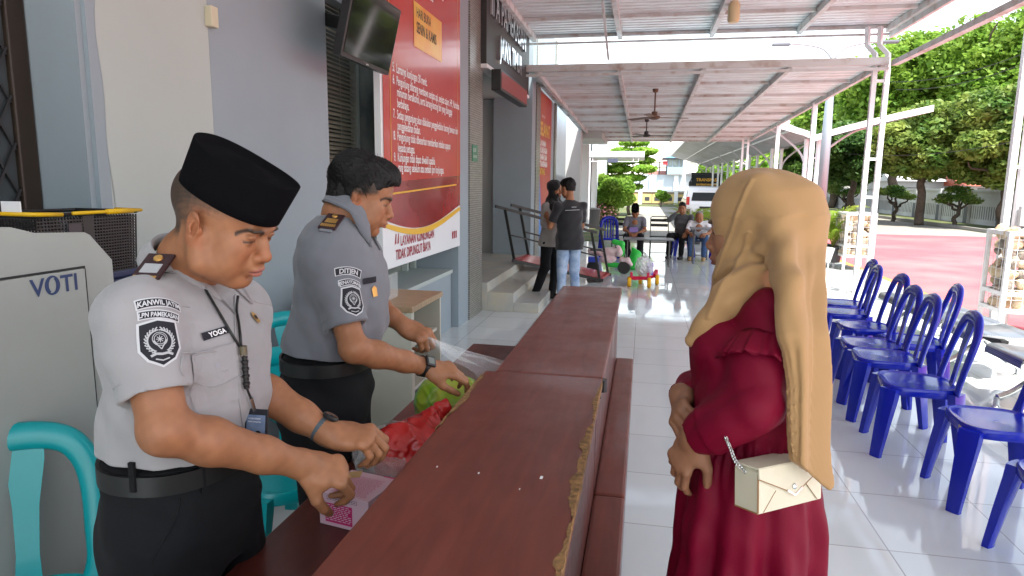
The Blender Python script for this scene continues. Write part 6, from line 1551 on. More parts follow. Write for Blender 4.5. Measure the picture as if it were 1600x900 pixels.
# ------------------------------------------------------------------ first officer, nearest, black felt cap
m_cloth1 = cloth_mat('uniform_pale_grey', (.335, .325, .33))
belt1 = P(292, 722, 1.42); belt1[2] = 1.07
def hand_frame(w_, to, back):
    """wrist at w_, fingers towards `to`, back of hand towards `back`"""
    x = nrm(np.array(to) - np.array(w_)); z = np.array(back, float); z = nrm(z - x * (z @ x)); y = np.cross(z, x); M = np.eye(4); M[:3, 0], M[:3, 1], M[:3, 2], M[:3, 3] = x, y, z, w_; return M
wR1 = P(470, 725, 1.375); wL1 = P(512, 676, 1.50)
o1 = dict(label='man in pale grey uniform shirt and tall black felt cap opening a pink carton', yaw=6, belt=belt1, neck=P(292, 432, 1.385),
          sR=P(218, 490, 1.215), sL=P(374, 476, 1.56), eR=P(258, 672, 1.185), eL=P(378, 592, 1.53), wR=wR1, wL=wL1,
          head=head_frame(P(346, 350, 1.315), 3, 20, 2, .985), cloth=m_cloth1, seed=3, hemR=.70, hemL=.72, bulk=1.05, chub=.006, belly=.006, cx=.012, ept=34, ab=.96, hand=1.0,
          hR=hand_frame(wR1, P(530, 738, 1.42), -FW * .75 + UP * .75 - RT * .1), curlR=[(38, 52, 25), (45, 60, 35), (52, 66, 40), (56, 66, 40)], thumbR=[(40, 30), (8, 38), (-8, 38)],
          hL=hand_frame(wL1, P(572, 683, 1.505), -FW * .45 + UP * .9 + RT * .1), curlL=[(42, 55, 20), (48, 55, 25), (55, 55, 25), (58, 55, 25)], thumbL=[(25, 25), (-18, 42), (-25, 45)])
def stub2(q):
    x, y, z = q[:, 0], q[:, 1], q[:, 2]; low = np.where(x > -.022, .004 + .3 * np.clip(x, 0, 1), np.where(x > -.05, -.03, -.055)); n = wob(13, 900, .08)(x, y, z)
    up_ = np.clip((z - low) / .014, 0, 1); fr = np.clip((.060 - x - .1 * (z - .02)) / .012, 0, 1); return np.clip(up_ * fr * .93 + n * (up_ * fr > .1), 0, 1)
def stub1(q):
    x, y, z = q[:, 0], q[:, 1], q[:, 2]; low = np.where(x > -.022, .016 + .25 * np.clip(x, 0, 1), np.where(x > -.05, -.02, -.050)); n = wob(12, 900, .10)(x, y, z)
    up_ = np.clip((z - low) / .022, 0, 1); fr = np.clip((.052 - x - .25 * (z - .02)) / .014, 0, 1); dens = np.clip(.42 + .55 * (-.0 - x) / .07 + .3 * np.clip((z - .02) / .04, 0, 1), .30, .97)
    return np.clip(up_ * fr * dens + n * (up_ * fr > .1), 0, 1)
o1['stubble'] = stub1
r1 = officer(o1)
epaulette(o1, None, -1); epaulette(o1, None, 1)
B = o1['B']
tab_patch(B, r1, (251, 477), -12, 'KANWIL JATIM', .088, .0155, .006, .0150, .90, sx=.84)
tab_patch(B, r1, (250, 495), -12, 'LPN PAMEKASAN', .074, .0130, .005, .0125, .92, sx=.76)
shield_patch(B, r1, (250, 535), -3, .96)
V, Fc = grid_poly([(-.030, -.0075), (.030, -.0075), (.030, .0075), (-.030, .0075)]); nt_ = decal('name_tag', V, Fc, B, (335, 521), 3, m_patch, r1, .0035)
vs, fs = text_mesh('YOGA', .0135, bold=.0004, align='CENTER', sx=1.05); decal('name_lettering', [(x + .004, y - .0048, 0) for x, y, z in vs], fs, B, (335, 521), 3, m_wprint, nt_, .0045)
V, Fc = grid_poly([(-.058, -.012), (-.052, .024), (.050, .024), (.054, -.010), (0.030, -.022), (-.030, -.024)]); pf = decal('pocket_flap', V, Fc, B, (337, 563), 2, m_cloth1, r1, .0034)
V, Fc = grid_poly([(-.050, -.085), (-.052, .0), (.050, .0), (.048, -.085)]); decal('pocket', V, Fc, B, (337, 566), 2, m_cloth1, r1, .0018)
for pts_ in ([(283, 556), (283, 585), (310, 599), (337, 603), (366, 590), (384, 580), (384, 556)], [(283, 552), (335, 549), (385, 547)]):
    q_ = on_shirt(B, pts_, .0036)
    if len(q_) > 2: MB().tube(spline(q_, 3), .0011, 6).build('pocket_seam', m_cloth1, r1, smooth=True)
m_btn = mat('grey_button', (.30, .30, .33), rough=.4)
def disc(r_, n=14): return [(r_ * math.cos(2 * PI * k / n), r_ * math.sin(2 * PI * k / n), 0) for k in range(n)], [tuple(range(n))]
for px in ((338, 571), (394, 622), (388, 470)): V, Fc = disc(.0055); decal('button', V, Fc, B, px, 0, m_btn, r1, .0050)
V, Fc = grid_poly([(-.010, -.014), (.010, -.014), (.012, .006), (0, .015), (-.012, .006)]); bdg = decal('badge', V, Fc, B, (397, 497), 0, m_goldb, r1, .004)
V, Fc = disc(.006); decal('badge_core', V, Fc, B, (397, 497), 0, m_maroon, bdg, .0052)
# placket edge
pls = []
for k in range(24):
    q = (366 + 26 * k / 23 - 8 * math.sin(k / 23 * PI), 462 + 276 * k / 23); h, n, _, _ = B.ray_cast(Vector(CAM), Vector(ray(*q)).normalized())
    if h is not None: pls.append((h + n * .0012))
if len(pls) > 4: MB().tube(spline(pls, 2), .0016, 6).build('placket_seam', m_cloth1, r1, smooth=True)
# lanyard with card
la = on_shirt(B, [(318, 452), (328, 470), (340, 490), (352, 510), (363, 528), (371, 540)], .004); lb = on_shirt(B, [(367, 486), (370, 505), (372, 525), (373, 540)], .005)
ly = None
if len(la) > 2 and len(lb) > 2:
    kn = (la[-1] + lb[-1]) / 2; MB().tube(spline(la + [kn], 3), .0028, 6).build('lanyard', m_black, r1, smooth=True); ly = bpy.data.objects[[o_.name for o_ in kids(r1) if o_.name.startswith('lanyard')][0]]
    MB().tube(spline([Vector(P(372, 462, np.dot(np.array(lb[0]) - CAM, FW) + .01))] + lb + [kn], 3), .0028, 6).build('lanyard_side', m_black, ly, smooth=True)
    wk = float(np.dot(np.array(kn) - CAM, FW)); c1 = Vector(P(392, 645, wk + .01))
    dn = on_shirt(B, ((373, 545), (375, 560), (377, 585), (379, 605), (385, 622), (391, 640)), .010)
    MB().tube(spline([kn] + dn, 3), .0025, 6).build('cord', m_black, ly, smooth=True)
    mb = MB()
    for k in range(9): p = dn[1].lerp(dn[3], k / 8); mb.tube([p - Vector((0, 0, .0025)), p + Vector((0, 0, .0025))], [.0072 if k % 2 else .0058] * 2, 10)
    mb.build('braided_clip', m_black, ly, auto=40); MB().tube([dn[0] - Vector((0, 0, .012)), dn[0] + Vector((0, 0, .006))], .0075, 10).build('toggle', mat('toggle_olive', (.12, .10, .06), rough=.3), ly, auto=40)
    MB().tube([dn[4], dn[5]], .004, 8).build('hook', m_chrome, ly)
    cx = nrm(RT * .93 - FW * .30 + UP * .0); cy = nrm(UP * 1.0 + FW * .05 - RT * .13 * -1); cm = frame(on_shirt(B, [(386, 654)], .026)[0] - Vector(cy) * .012, Vector(cx), Vector(cy + RT * -.12))
    cd = MB().box((-.027, -.043, -.002), (.027, .043, .002), cm, ch=.0012).build('card_holder', mat('holder_black', (.02, .022, .028), rough=.25), ly)
    MB().box((-.0225, -.040, .0021), (.0225, .031, .0026), cm).build('card', mat('card_blue', (.12, .17, .27), rough=.25, var=.3, vscale=40, col2=(.2, .25, .36)), cd)
    mb = MB(); put_text(mb, 'KEMENTERIAN', cm @ Matrix.Translation((-.018, .022, .0028)), .0045); put_text(mb, 'PEMASYARAKATAN', cm @ Matrix.Translation((-.018, .016, .0028)), .0035); put_text(mb, 'YOGA', cm @ Matrix.Translation((-.016, -.03, .0028)) @ Matrix.Rotation(PI / 2, 4, 'Z'), .006); mb.build('card_lettering', m_wprint, cd)
    MB().add([cm @ Vector((x, y, .0029)) for x, y in [(-.006, -.0395), (.021, -.0395), (.019, -.025), (.011, -.018), (.003, -.018), (-.004, -.025)]], [(0, 1, 2, 3, 4, 5)]).build('portrait_suit', mat('suit_navy', (.02, .025, .05), rough=.5), cd)
    MB().add([cm @ Vector((.007 + .0065 * math.cos(a), -.010 + .009 * math.sin(a), .0031)) for a in np.linspace(0, 2 * PI, 16, endpoint=False)], [tuple(range(16))]).build('portrait_face', mat('portrait_skin', (.45, .24, .16), rough=.5), cd)
    MB().add([cm @ Vector((.007 + .0068 * math.cos(a), -.006 + .006 * math.sin(a), .0033)) for a in np.linspace(-.2, PI + .2, 12)], [tuple(range(12))]).build('portrait_hair', m_hair, cd)
    MB().add([cm @ Vector(q) for q in ((.005, -.019, .0031), (.009, -.019, .0031), (.008, -.034, .0031), (.0065, -.034, .0031))], [(0, 1, 2, 3)]).build('portrait_tie', m_wprint, cd)
axf = nrm(wL1 - np.array(o1['eL'])); watch(r1, wL1 - axf * .012, wL1, .0285, mat('watch_band_grey', (.055, .075, .09), rough=.5), UP * .8 + RT * .6, 1.0)
# trouser seams and pocket
sp = [h + n * .001 for h, n in [(lambda r_: (r_[0], r_[1]))(o1['Bt'].ray_cast(Vector(CAM), Vector(ray(*q)).normalized())) for q in ((281, 778), (278, 800), (268, 825), (252, 850), (240, 872), (237, 878))] if h is not None]
if len(sp) > 3: MB().tube(spline(sp, 3), .0018, 6).build('pocket_seam', m_trous, r1, smooth=True)
for q in ((214, 748), (318, 752)):
    h, n, _, _ = o1['Bt'].ray_cast(Vector(CAM), Vector(ray(q[0], q[1] + 22)).normalized())
    if h is not None: MB().box((-.006, -.030, 0), (.006, .028, .007), frame(h + Vector((0, 0, .035)) + n * .004, n.cross(Vector((0, 0, 1))) * -1, (0, 0, 1)), ch=.001).build('belt_loop', m_trous, r1)
# hair patch at the nape and the black cap
Mh1 = o1['head']
def cap(parent, Mh, z0, hgt, tilt, a0=.103, b0=.083, a1=.112, b1=.082, name='cap', xoff=-.008):
    T = np.array(Mh) @ np.array(Matrix.Translation((xoff, 0, z0)) @ Matrix.Rotation(R(tilt), 4, 'Y')); n = 64; rings = []
    def ring(a, b_, z, e=2.25, sag=0.0, rid=0.0):
        out = []
        for k in range(n):
            t = 2 * PI * k / n; c, s_ = math.cos(t), math.sin(t); x = math.copysign(abs(c) ** (2 / e), c) * a; y = math.copysign(abs(s_) ** (2 / e), s_) * b_
            zz = z + sag * (x / a) ** 2 + rid * max(0, 1 - abs(y) / (b_ + 1e-6))
            q = T @ np.array([x, y, zz, 1]); out.append(tuple(q[:3]))
        return out
    rings.append(ring(a0 - .006, b0 - .006, .02)); rings.append(ring(a0 - .005, b0 - .005, .0)); rings.append(ring(a0, b0, .0008))
    for f in (.25, .5, .75, .97): rings.append(ring(a0 + (a1 - a0) * f, b0 + (b1 - b0) * f, hgt * f, sag=.004 * f))
    rings.append(ring(a1 - .0005, b1 - .0005, hgt, sag=.004)); rings.append(ring(a1 - .005, b1 - .004, hgt + .0015, sag=.004)); rings.append(ring(a1 - .009, b1 - .008, hgt - .004, sag=.004))
    for f, d in ((.8, -.010), (.5, -.008), (.25, .000), (.06, .004)): rings.append(ring((a1 - .008) * (f + .0), (b1 - .008) * f, hgt + d, e=2.0, sag=.004 * f))
    mb = MB(); mb.loft(rings); return mb.build(name, m_felt, parent, smooth=True)
cap(r1, Mh1, .052, .086, 10, a0=.102, b0=.084, a1=.109, b1=.083, xoff=.006)

# ------------------------------------------------------------------ second officer, farther, bare headed
m_cloth2 = cloth_mat('uniform_blue_grey', (.165, .172, .195))
belt2 = P(514, 548, 2.11); wR2 = P(664, 573, 2.06); wL2 = P(628, 507, 2.30)
o2 = dict(label='bare headed man in blue grey uniform shirt reaching into a clear plastic bag', yaw=12, belt=belt2, neck=P(536, 342, 2.08),
          sR=P(508, 405, 1.955), sL=P(565, 395, 2.29), eR=P(553, 545, 1.90), eL=P(578, 470, 2.34), wR=wR2, wL=wL2,
          head=head_frame(P(563, 308, 2.09), 21, 17, 0, .97), cloth=m_cloth2, seed=23, hemR=.76, hemL=.72, ept=34, epo=.026, cx=.030, ab=.88, bulk=1.06, chub=.007, belly=.012, hand=1.0, stubble=stub2,
          hR=hand_frame(wR2, P(712, 580, 2.10), UP * .8 - FW * .5), curlR=[(20, 30, 20), (25, 35, 20), (30, 40, 25), (35, 40, 25)], thumbR=[(25, 25), (5, 20), (0, 20)],
          hL=hand_frame(wL2, P(672, 530, 2.28), UP * .75 - FW * .6 + RT * .2), curlL=[(50, 60, 30), (55, 65, 40), (60, 65, 40), (60, 65, 40)], thumbL=[(22, 28), (-5, 25), (-12, 18)], res=.0032)
r2 = officer(o2); epaulette(o2, None, -1, light=False); B = o2['B']
tab_patch(B, r2, (545, 427), -10, 'DITJEN', .080, .019, .007, .019, 1.0, sx=1.0)
tab_patch(B, r2, (548, 444), -12, 'PENAYOMAN', .068, .016, .006, .015, 1.0, sx=.85)
shield_patch(B, r2, (552, 470), -8, 1.0)
V, Fc = grid_poly([(-.030, -.009), (.030, -.009), (.030, .009), (-.030, .009)]); decal('name_tag', V, Fc, B, (577, 438), 0, m_patch, r2, .0035)
V, Fc = grid_poly([(-.012, -.016), (.012, -.016), (.013, .008), (0, .017), (-.013, .008)]); decal('badge', V, Fc, B, (584, 455), 0, m_goldb, r2, .004)
axf = nrm(wR2 - np.array(o2['eR'])); watch(r2, wR2 - axf * .004, wR2, .0295, m_black, UP * .55 - FW * .8, 1.15, dial='square')
def short_hair(parent, Mh, name='hair', seed=5, fringe=True, res=.003, vol=1.0):
    S = Sculpt(Mh[:3, 3] - .17, Mh[:3, 3] + .17, res); h = Local(S, Mh)
    h.ell((-.013, 0, .047), (.1005 * vol, .0785 * vol, .0865 * vol), k=.01); h.ell((-.042, 0, -.008), (.0655, .0645, .060), k=.02); h.ell((.030, 0, .083), (.074, .064, .054), k=.03); h.ell((-.035, 0, .08), (.075, .066, .062), k=.03)
    if fringe: h.ell((.062, 0, .094), (.044, .060, .030), rot=(0, 18, 0), k=.02); h.ell((.084, -.010, .080), (.018, .044, .018), rot=(0, 45, 0), k=.012)
    h.ell((.118, 0, -.012), (.100, .2, .083), k=.006, op='c'); h.ell((.0, 0, -.10), (.15, .2, .082), k=.008, op='c')
    for s_ in (1, -1): h.ell((-.002, s_ * .085, -.006), (.032, .032, .042), k=.004, op='c'); h.ell((.060, s_ * .075, .012), (.040, .03, .034), k=.006, op='c')
    f1 = wob(seed, 55, .0028); Mi = np.linalg.inv(Mh)
    def strands(x, y, z):
        q = np.stack([x, y, z], -1) @ Mi[:3, :3].T + Mi[:3, 3]; a = q[..., 1] * 1.0 + .25 * q[..., 0]
        return f1(x, y, z) + .0022 * np.sin(a * 520 + 3 * np.sin(q[..., 0] * 60)) + .0018 * np.sin(a * 910 + q[..., 2] * 160 + 2 * np.sin(q[..., 0] * 90))
    S.warp(strands); return S.build(name, m_hair, parent, 0)
hr2, _, _ = short_hair(r2, o2['head'])
# fine strands breaking the outline
def strands(parent, Mh, n, seed, hair):
    r_ = np.random.default_rng(seed); V = []; Fc = []
    for k in range(n):
        th = r_.uniform(0, 2 * PI); u = r_.uniform(-.25, .98)
        if math.cos(th) > .25 and u < .45: u = r_.uniform(.5, .98)
        rr = math.sqrt(1 - u * u)
        p0 = np.array([-.014 + .1065 * rr * math.cos(th), .0835 * rr * math.sin(th), .052 + .089 * u]); d = nrm(np.array([.75, .25 * math.sin(th), -.25 - .5 * rr + .55 * u * .4]) + r_.normal(size=3) * .25)
        L_ = r_.uniform(.02, .045); pr = nrm(p0 - np.array([-.014, 0, .045])); pts = [p0 + pr * (.002 + .004 * t * (1 - t)) + d * L_ * t - pr * .012 * t * t for t in (0, .5, 1)]
        sd_ = nrm(np.cross(d, pr)) * .0008; b0 = len(V)
        for i, q in enumerate(pts):
            w_ = 1 - i / 2.2
            for s_ in (-1, 1): V.append(Mh[:3, :3] @ (q + sd_ * s_ * w_) + Mh[:3, 3])
        Fc += [(b0, b0 + 1, b0 + 3, b0 + 2), (b0 + 2, b0 + 3, b0 + 5, b0 + 4)]
    return np_mesh('loose_strands', np.array(V), np.array(Fc), m_hair, hair)
strands(r2, o2['head'], 4200, 4, hr2)
# ------------------------------------------------------------------ woman at the counter in maroon dress and beige headscarf
m_dress = mat('maroon_dress', (.165, .002, .019), rough=.55, spec=.16, var=.12, vscale=7, bump=.2, bscale=600)
m_scarf = mat('beige_scarf', (.40, .235, .105), rough=.75, spec=.2, var=.05, vscale=6, bump=.15, bscale=900, sheen=.1)
m_skinw = mat('skin_brown', (.33, .16, .09), rough=.5, spec=.4, sss=.1, attr=True)
SKW = (.27, .125, .068)
wo = thing('person', 'woman in maroon dress and long beige headscarf standing at the counter, seen from behind', 'person', (.33, 1.5, 0))
Mw = head_frame(P(1186, 360, 1.40), 155, 5, 0, .97)
yw = R(166); fx = np.array([math.cos(yw), math.sin(yw), 0]); fy = np.array([-math.sin(yw), math.cos(yw), 0]); UPZ = np.array([0, 0, 1.0])
wneck = P(1186, 428, 1.42); wb = P(1178, 690, 1.40)
wsL = P(1206, 498, 1.285); wsR = P(1180, 466, 1.60); weL = P(1177, 637, 1.225); wwL = P(1086, 680, 1.30); weR = P(1122, 600, 1.60); wwR = P(1066, 618, 1.44)
hLw = hand_frame(wwL, P(1056, 735, 1.34), -RT * .8 - FW * .5); hRw = hand_frame(wwR, P(1056, 680, 1.30), -RT * .85 - FW * .45 + UP * .1)
pts = np.array([wneck, wb, wsL, wsR, weL, weR, wwL, wwR]); S = Sculpt(pts.min(0) - .16, pts.max(0) + .25, .0032)
sculpt_head(S, Mw, fem=True, ears=False); hl = Local(S, Mw); S.chain([hl.p((-.025, 0, -.05)), wneck, wneck - UPZ * .05], [.046, .048, .06], k=.02)
S.cone(wneck - UPZ * .10, wneck - UPZ * .3, .08, .09, k=.02)
for s_, e_, w_, H, sd_, cu, th in ((wsL, weL, wwL, hLw, 1, [(18, 25, 15), (20, 28, 18), (24, 30, 20), (28, 32, 20)], [(35, 20), (15, 20), (10, 20)]), (wsR, weR, wwR, hRw, -1, [(30, 45, 30), (35, 50, 35), (38, 52, 35), (42, 52, 35)], [(30, 15), (12, 25), (4, 28)])):
    S.chain([wneck - UPZ * .14, s_, e_], [.06, .04, .036], k=.02); S.chain([e_, e_ + (w_ - e_) * .35, w_, w_ + nrm(H[:3, 0]) * .012], [.036, .036, .0245, .0235], k=.015); sculpt_hand(S, H, cu, th, side=sd_, sc=.84)
S.build('body', m_skinw, wo, 1, lambda V: skin_color(V, Mw, SKW, lip=np.array([.25, .07, .07])))
# dress: bodice, skirt and full sleeves gathered at the cuff
lo = np.array([wb[0] - .34, wb[1] - .36, .0]); hi = np.array([wb[0] + .36, wb[1] + .40, wneck[2] + .06]); S = Sculpt(lo, hi, .0048)
Tw = np.eye(4); Tw[:3, 0], Tw[:3, 1], Tw[:3, 3] = fx, fy, (wb[0], wb[1], 0); zw = float(wb[2]); zn = float(wneck[2]); nk = np.array([(wneck - wb) @ fx, (wneck - wb) @ fy])
def skirt_fold(a, z):
    g_ = np.clip((zw - z) / .5, 0, 1.4); gat = np.exp(-((z - zw) / .05) ** 2)
    return -(.003 + .017 * g_) * (np.sin(a * 9 + 1.2 * np.sin(z * 3.1)) + .5 * np.sin(a * 17 + 2 + z * 2)) * (z < zw + .1) - .0035 * gat * np.sin(a * 46 + 2 * np.sin(a * 7))
S.loft(Tw, [(.03, .0, 0, .205, .26), (.3, 0, 0, .185, .235), (.6, 0, 0, .160, .20), (zw - .13, -.005, 0, .142, .178), (zw - .03, .0, 0, .125, .150), (zw + .02, .0, 0, .120, .145), (zw + .12, .004, 0, .135, .160), (zw + .26, .012 + nk[0] * .6, nk[1] * .6, .108, .158), (zn - .12, nk[0], nk[1], .080, .140), (zn - .05, nk[0] - .005, nk[1], .062, .09), (zn + .0, nk[0] - .008, nk[1], .055, .06)], k=.02, e=2.15, fold=skirt_fold)
S.ell(np.array([wb[0], wb[1], zw + .22]) + fx * .075, (.06, .11, .075), mat3(fx, fy)[:3, :3], k=.05)
for s_, e_, w_ in ((wsL, weL, wwL), (wsR, weR, wwR)):
    tr = wneck - UPZ * .055; S.chain([tr + (s_ - tr) * .3, s_, s_ + (e_ - s_) * .55, e_], [.048, .050, .049, .045], k=.03); a = nrm(w_ - e_)
    S.chain([e_, e_ + (w_ - e_) * .4, e_ + (w_ - e_) * .74, w_ - a * .028, w_ + a * .012], [.045, .047, .047, .032, .038], k=.018)
sdir = nrm(weL - wsL); f1, f2, f3 = wob(91, 14, .004), wob(92, 36, .0022), wob(93, 80, .0008)
def dfold(x, y, z):
    q = np.stack([x, y, z], -1); sl = (q - wsL) @ sdir; l_ = np.linalg.norm(weL - wsL)
    d = f1(x, y, z) + f2(x, y, z) + f3(x, y, z)
    near = np.exp(-(np.linalg.norm(q - (wsL + sdir * l_ * .35), axis=-1) / .10) ** 4)
    t = (q - weL) @ nrm(wwL - weL); nf = np.exp(-(np.linalg.norm(q - (weL + wwL) / 2, axis=-1) / .13) ** 4)
    u = (q - weL) @ nrm(np.cross(nrm(wwL - weL), UPZ)); v = (q - weL) @ UPZ
    rd = lambda s_: 1 - 2 * np.abs(s_) ** .7
    d = d + .0042 * nf * rd(np.sin(24 * v + 17 * t + 1.6 * np.sin(15 * u))) + .0032 * near * rd(np.sin(30 * ((q - wsL) @ fx) + 22 * sl + 1.5 * np.sin(14 * sl))) + .003 * rd(np.sin(9 * z + 26 * (q @ fx) + 10 * (q @ fy))) * np.exp(-((z - zw - .08) / .09) ** 2)
    return d
S.warp(dfold, .05); S.chain([wneck - UPZ * .0, wneck + UPZ * .05], [.053, .053], k=0, op='c')
for s_, e_, w_ in ((wsL, weL, wwL), (wsR, weR, wwR)): a = nrm(w_ - e_); S.cut(w_ + a * .006, .055, a)
dress, Vd, Fd = S.build('dress', m_dress, wo, 1); Bd = bvh(Vd, Fd)
# ruffle round the near upper sleeve
mb = MB(); cen = wsL + sdir * .055; ru, rv = nrm(np.cross(sdir, FW)), None; rv = np.cross(sdir, ru); rows = []
r_ = random.Random(4); ph = [r_.uniform(0, 6.3) for _ in range(5)]
for k in range(161):
    a = 2 * PI * k / 160; wv = .5 * math.sin(a * 11 + ph[0]) + .3 * math.sin(a * 19 + ph[1]) + .2 * math.sin(a * 31 + ph[2]); d = ru * math.cos(a) + rv * math.sin(a); row = []
    for u, (rr, dz) in enumerate(((.053, -.012), (.062, .002), (.070, .020), (.076, .038), (.079, .048))):
        amp = u / 4 * .010; row.append(Vector(cen + d * (rr + amp * wv) + sdir * (dz + .006 * u / 4 * math.cos(a * 11 + ph[3]))))
    for u, (rr, dz) in enumerate(((.077, .0485), (.071, .034), (.062, .012))): row.append(Vector(cen + d * (rr + (1 - u / 3) * .010 * wv) + sdir * dz))
    rows.append(row)
mb.loft(rows, cap=False, closed=True); mb.build('sleeve_ruffle', m_dress, wo, smooth=True)
# headscarf: cap over the head, neck wrap, front tail and the long back drape
allq = [P(1130, 262, 1.40), P(1290, 262, 1.40), P(1075, 545, 1.45), P(1300, 770, 1.14), P(1210, 770, 1.14), Mw[:3, 3] + .16, Mw[:3, 3] - .16]; A_ = np.array(allq); S = Sculpt(A_.min(0) - .06, A_.max(0) + .07, .0032); h = Local(S, Mw)
h.ell((-.014, 0, .040), (.107, .086, .0955), k=.02); h.ell((.024, 0, .034), (.076, .077, .082), k=.02); h.ell((.013, 0, -.045), (.076, .077, .086), k=.025); h.ell((-.070, 0, -.005), (.055, .068, .080), k=.03)
S.chain([h.p((.01, 0, -.09)), wneck + UPZ * .02, wneck - UPZ * .045], [.072, .068, .095], k=.04)
# face opening
h.ell((.128, 0, -.022), (.066, .064, .088), k=.006, op='c')
# front tail crossing to the far side of the chest
S.chain([P(1170, 436, 1.33), P(1136, 472, 1.325), P(1108, 508, 1.335), P(1082, 532, 1.35)], [.034, .030, .022, .011], k=.03)
# drape down the back: flat pleated sheet
bx = nrm(RT * .95 + FW * .30); byv = np.cross(UPZ, bx)
Td = np.eye(4); o0 = P(1240, 560, 1.17); bx = nrm(bx - UPZ * (bx @ UPZ)); byv = np.cross(UPZ, bx); Td[:3, 0], Td[:3, 1], Td[:3, 2], Td[:3, 3] = bx, byv, UPZ, (o0[0], o0[1], 0)
keys = []
for (xa, xb, y, th) in ((1224, 1289, 780, .008), (1222, 1289, 742, .009), (1219, 1291, 705, .011), (1218, 1292, 660, .012), (1220, 1289, 600, .014), (1214, 1285, 520, .018), (1204, 1281, 440, .026), (1192, 1278, 375, .040), (1182, 1270, 330, .046), (1184, 1258, 305, .033)):
    wd_ = 1.165 + .165 * max(0, min(1, (520 - y) / 160)) ** 1.2; pa, pb = P(xa, y, wd_), P(xb, y, wd_ + .02); c = (pa + pb) / 2; keys.append((float(c[2]), float((c - o0) @ bx), float((c - o0) @ byv), float(np.linalg.norm(pb - pa) / 2), th))
def pleat(a, z): return (-.0052 * np.sin(np.cos(a) * 5.2 + .9 + 1.3 * z) - .0022 * np.sin(np.cos(a) * 12 + 2.4 * z + 1)) * np.clip((1.56 - z) / .16, 0, 1)
S.loft(Td, keys, k=.05, e=2.3, fold=pleat, capk=.02)
S.chain([h.p((-.02, .060, .10)), h.p((-.06, .078, .02)), P(1236, 440, 1.20), P(1236, 520, 1.165)], [.020, .022, .016, .010], k=.03)
# slanted hem: the outer corner hangs lower
pc = P(1221, 706, 1.165); pe = P(1284, 757, 1.175); hd = nrm(pe - pc); nn = np.cross(hd, byv); nn = nn if nn[2] < 0 else -nn; S.plane(pc, nn)
fold1 = wob(55, 18, .0022); Mi = np.linalg.inv(Mw)
def sfold(x, y, z):
    q = np.stack([x, y, z], -1) @ Mi[:3, :3].T + Mi[:3, 3]; X_, Y_, Z_ = q[..., 0], q[..., 1], q[..., 2]
    under = np.exp(-((Z_ + .085) / .05) ** 2) * np.exp(-((X_ - .02) / .07) ** 2)         # gathers under the chin
    edge = np.exp(-((X_ - .028 + .45 * (Z_ - .02)) / .0045) ** 2) * (Z_ < .11) * (Z_ > -.10)     # folded edge crossing the cheek
    e2 = np.exp(-((X_ + .35 * Z_ + .005 + .0 * Y_) / .006) ** 2) * (Z_ < .0) * (Z_ > -.17)
    side = np.exp(-(Z_ / .12) ** 2)
    return fold1(x, y, z) - .0050 * under * np.sin(120 * Z_ + 60 * X_ + 2 * np.sin(30 * Y_)) - .0045 * edge - .0045 * e2 * (Y_ > 0) - .0020 * side * np.sin(95 * X_ + 60 * Z_) * (Z_ < .03)
S.warp(sfold); scarf, Vc, Fc_ = S.build('headscarf', m_scarf, wo, 1)
for s_ in (1, -1):
    an = np.array([wb[0], wb[1], 0]) + fy * s_ * .09; S = Sculpt(an - np.array([.2, .2, .02]), an + np.array([.2, .2, .12]), .006); S.chain([an - fx * .04 + UPZ * .035, an + fx * .14 + UPZ * .03], [.036, .034], k=.01); S.plane((0, 0, .002), (0, 0, -1)); S.build('shoe', m_shoe, wo, 1)
# handbag
bg = thing('handbag', 'cream envelope handbag on a silver chain at the hip of the maroon dress', 'handbag', P(1220, 770, 1.17))
m_bag = mat('cream_leather', (.60, .56, .42), rough=.38, spec=.45, var=.04, vscale=30, bump=.12, bscale=260); m_bagedge = mat('bag_edge', (.26, .13, .05), rough=.6)
q0 = P(1184, 804, 1.165); q1 = P(1282, 779, 1.245); q3 = P(1162, 738, 1.175)
xd = Vector(q1 - q0); W_ = xd.length; bm_ = frame(Vector(q0), xd, (0, 0, 1)); D_ = .052; H_ = .078
bm_ = bm_ @ Matrix.Rotation(R(-7), 4, 'X')
mb = MB(); mb.prism([(0, 0), (W_, 0), (W_, H_ * .92), (W_ * .98, H_), (.004, H_), (0, H_ * .92)], -D_, bm_); mb.build('body', m_bag, bg, auto=30)
fl = [(-.002, H_ + .002), (W_ + .002, H_ + .002), (W_ * 1.0, H_ * .80), (W_ * .60, H_ * .34), (W_ * .55, H_ * .30), (W_ * .50, H_ * .34), (-.001, H_ * .80)]
mb = MB(); mb.prism(fl, .003, bm_ @ Matrix.Translation((0, 0, .0012))); mb.box((-.002, H_ + .0005, -D_ - .001), (W_ + .002, H_ + .004, .003), bm_, ch=.001); f_ = mb.build('flap', m_bag, bg)
for pl_ in ([(.001, H_ * .78), (W_ * .26, H_ * .46), (.012, .002), (.001, .002)], [(W_ - .001, H_ * .78), (W_ * .74, H_ * .46), (W_ - .012, .002), (W_ - .001, .002)]): MB().prism(pl_, .0014, bm_ @ Matrix.Translation((0, 0, .0003))).build('side_fold', m_bag, bg)
mb = MB(); zc_ = .0047
for a, b_ in (((W_ * .42, H_ * .42), (W_ * .55, H_ * .27)), ((W_ * .55, H_ * .27), (W_ * .66, H_ * .42))): mb.bar(bm_ @ Vector((*a, zc_)), bm_ @ Vector((*b_, zc_)), .0045, .002, upv=bm_.to_3x3() @ Vector((0, 0, 1)))
mb.build('metal_trim', m_chrome, f_); MB().lathe([(0, 0), (.0052, 0), (.0052, .002), (.004, .003), (0, .0032)], (W_ * .53, H_ * .48, .0044), 16, bm_).build('stud', m_chrome, f_, auto=40)
mb = MB()
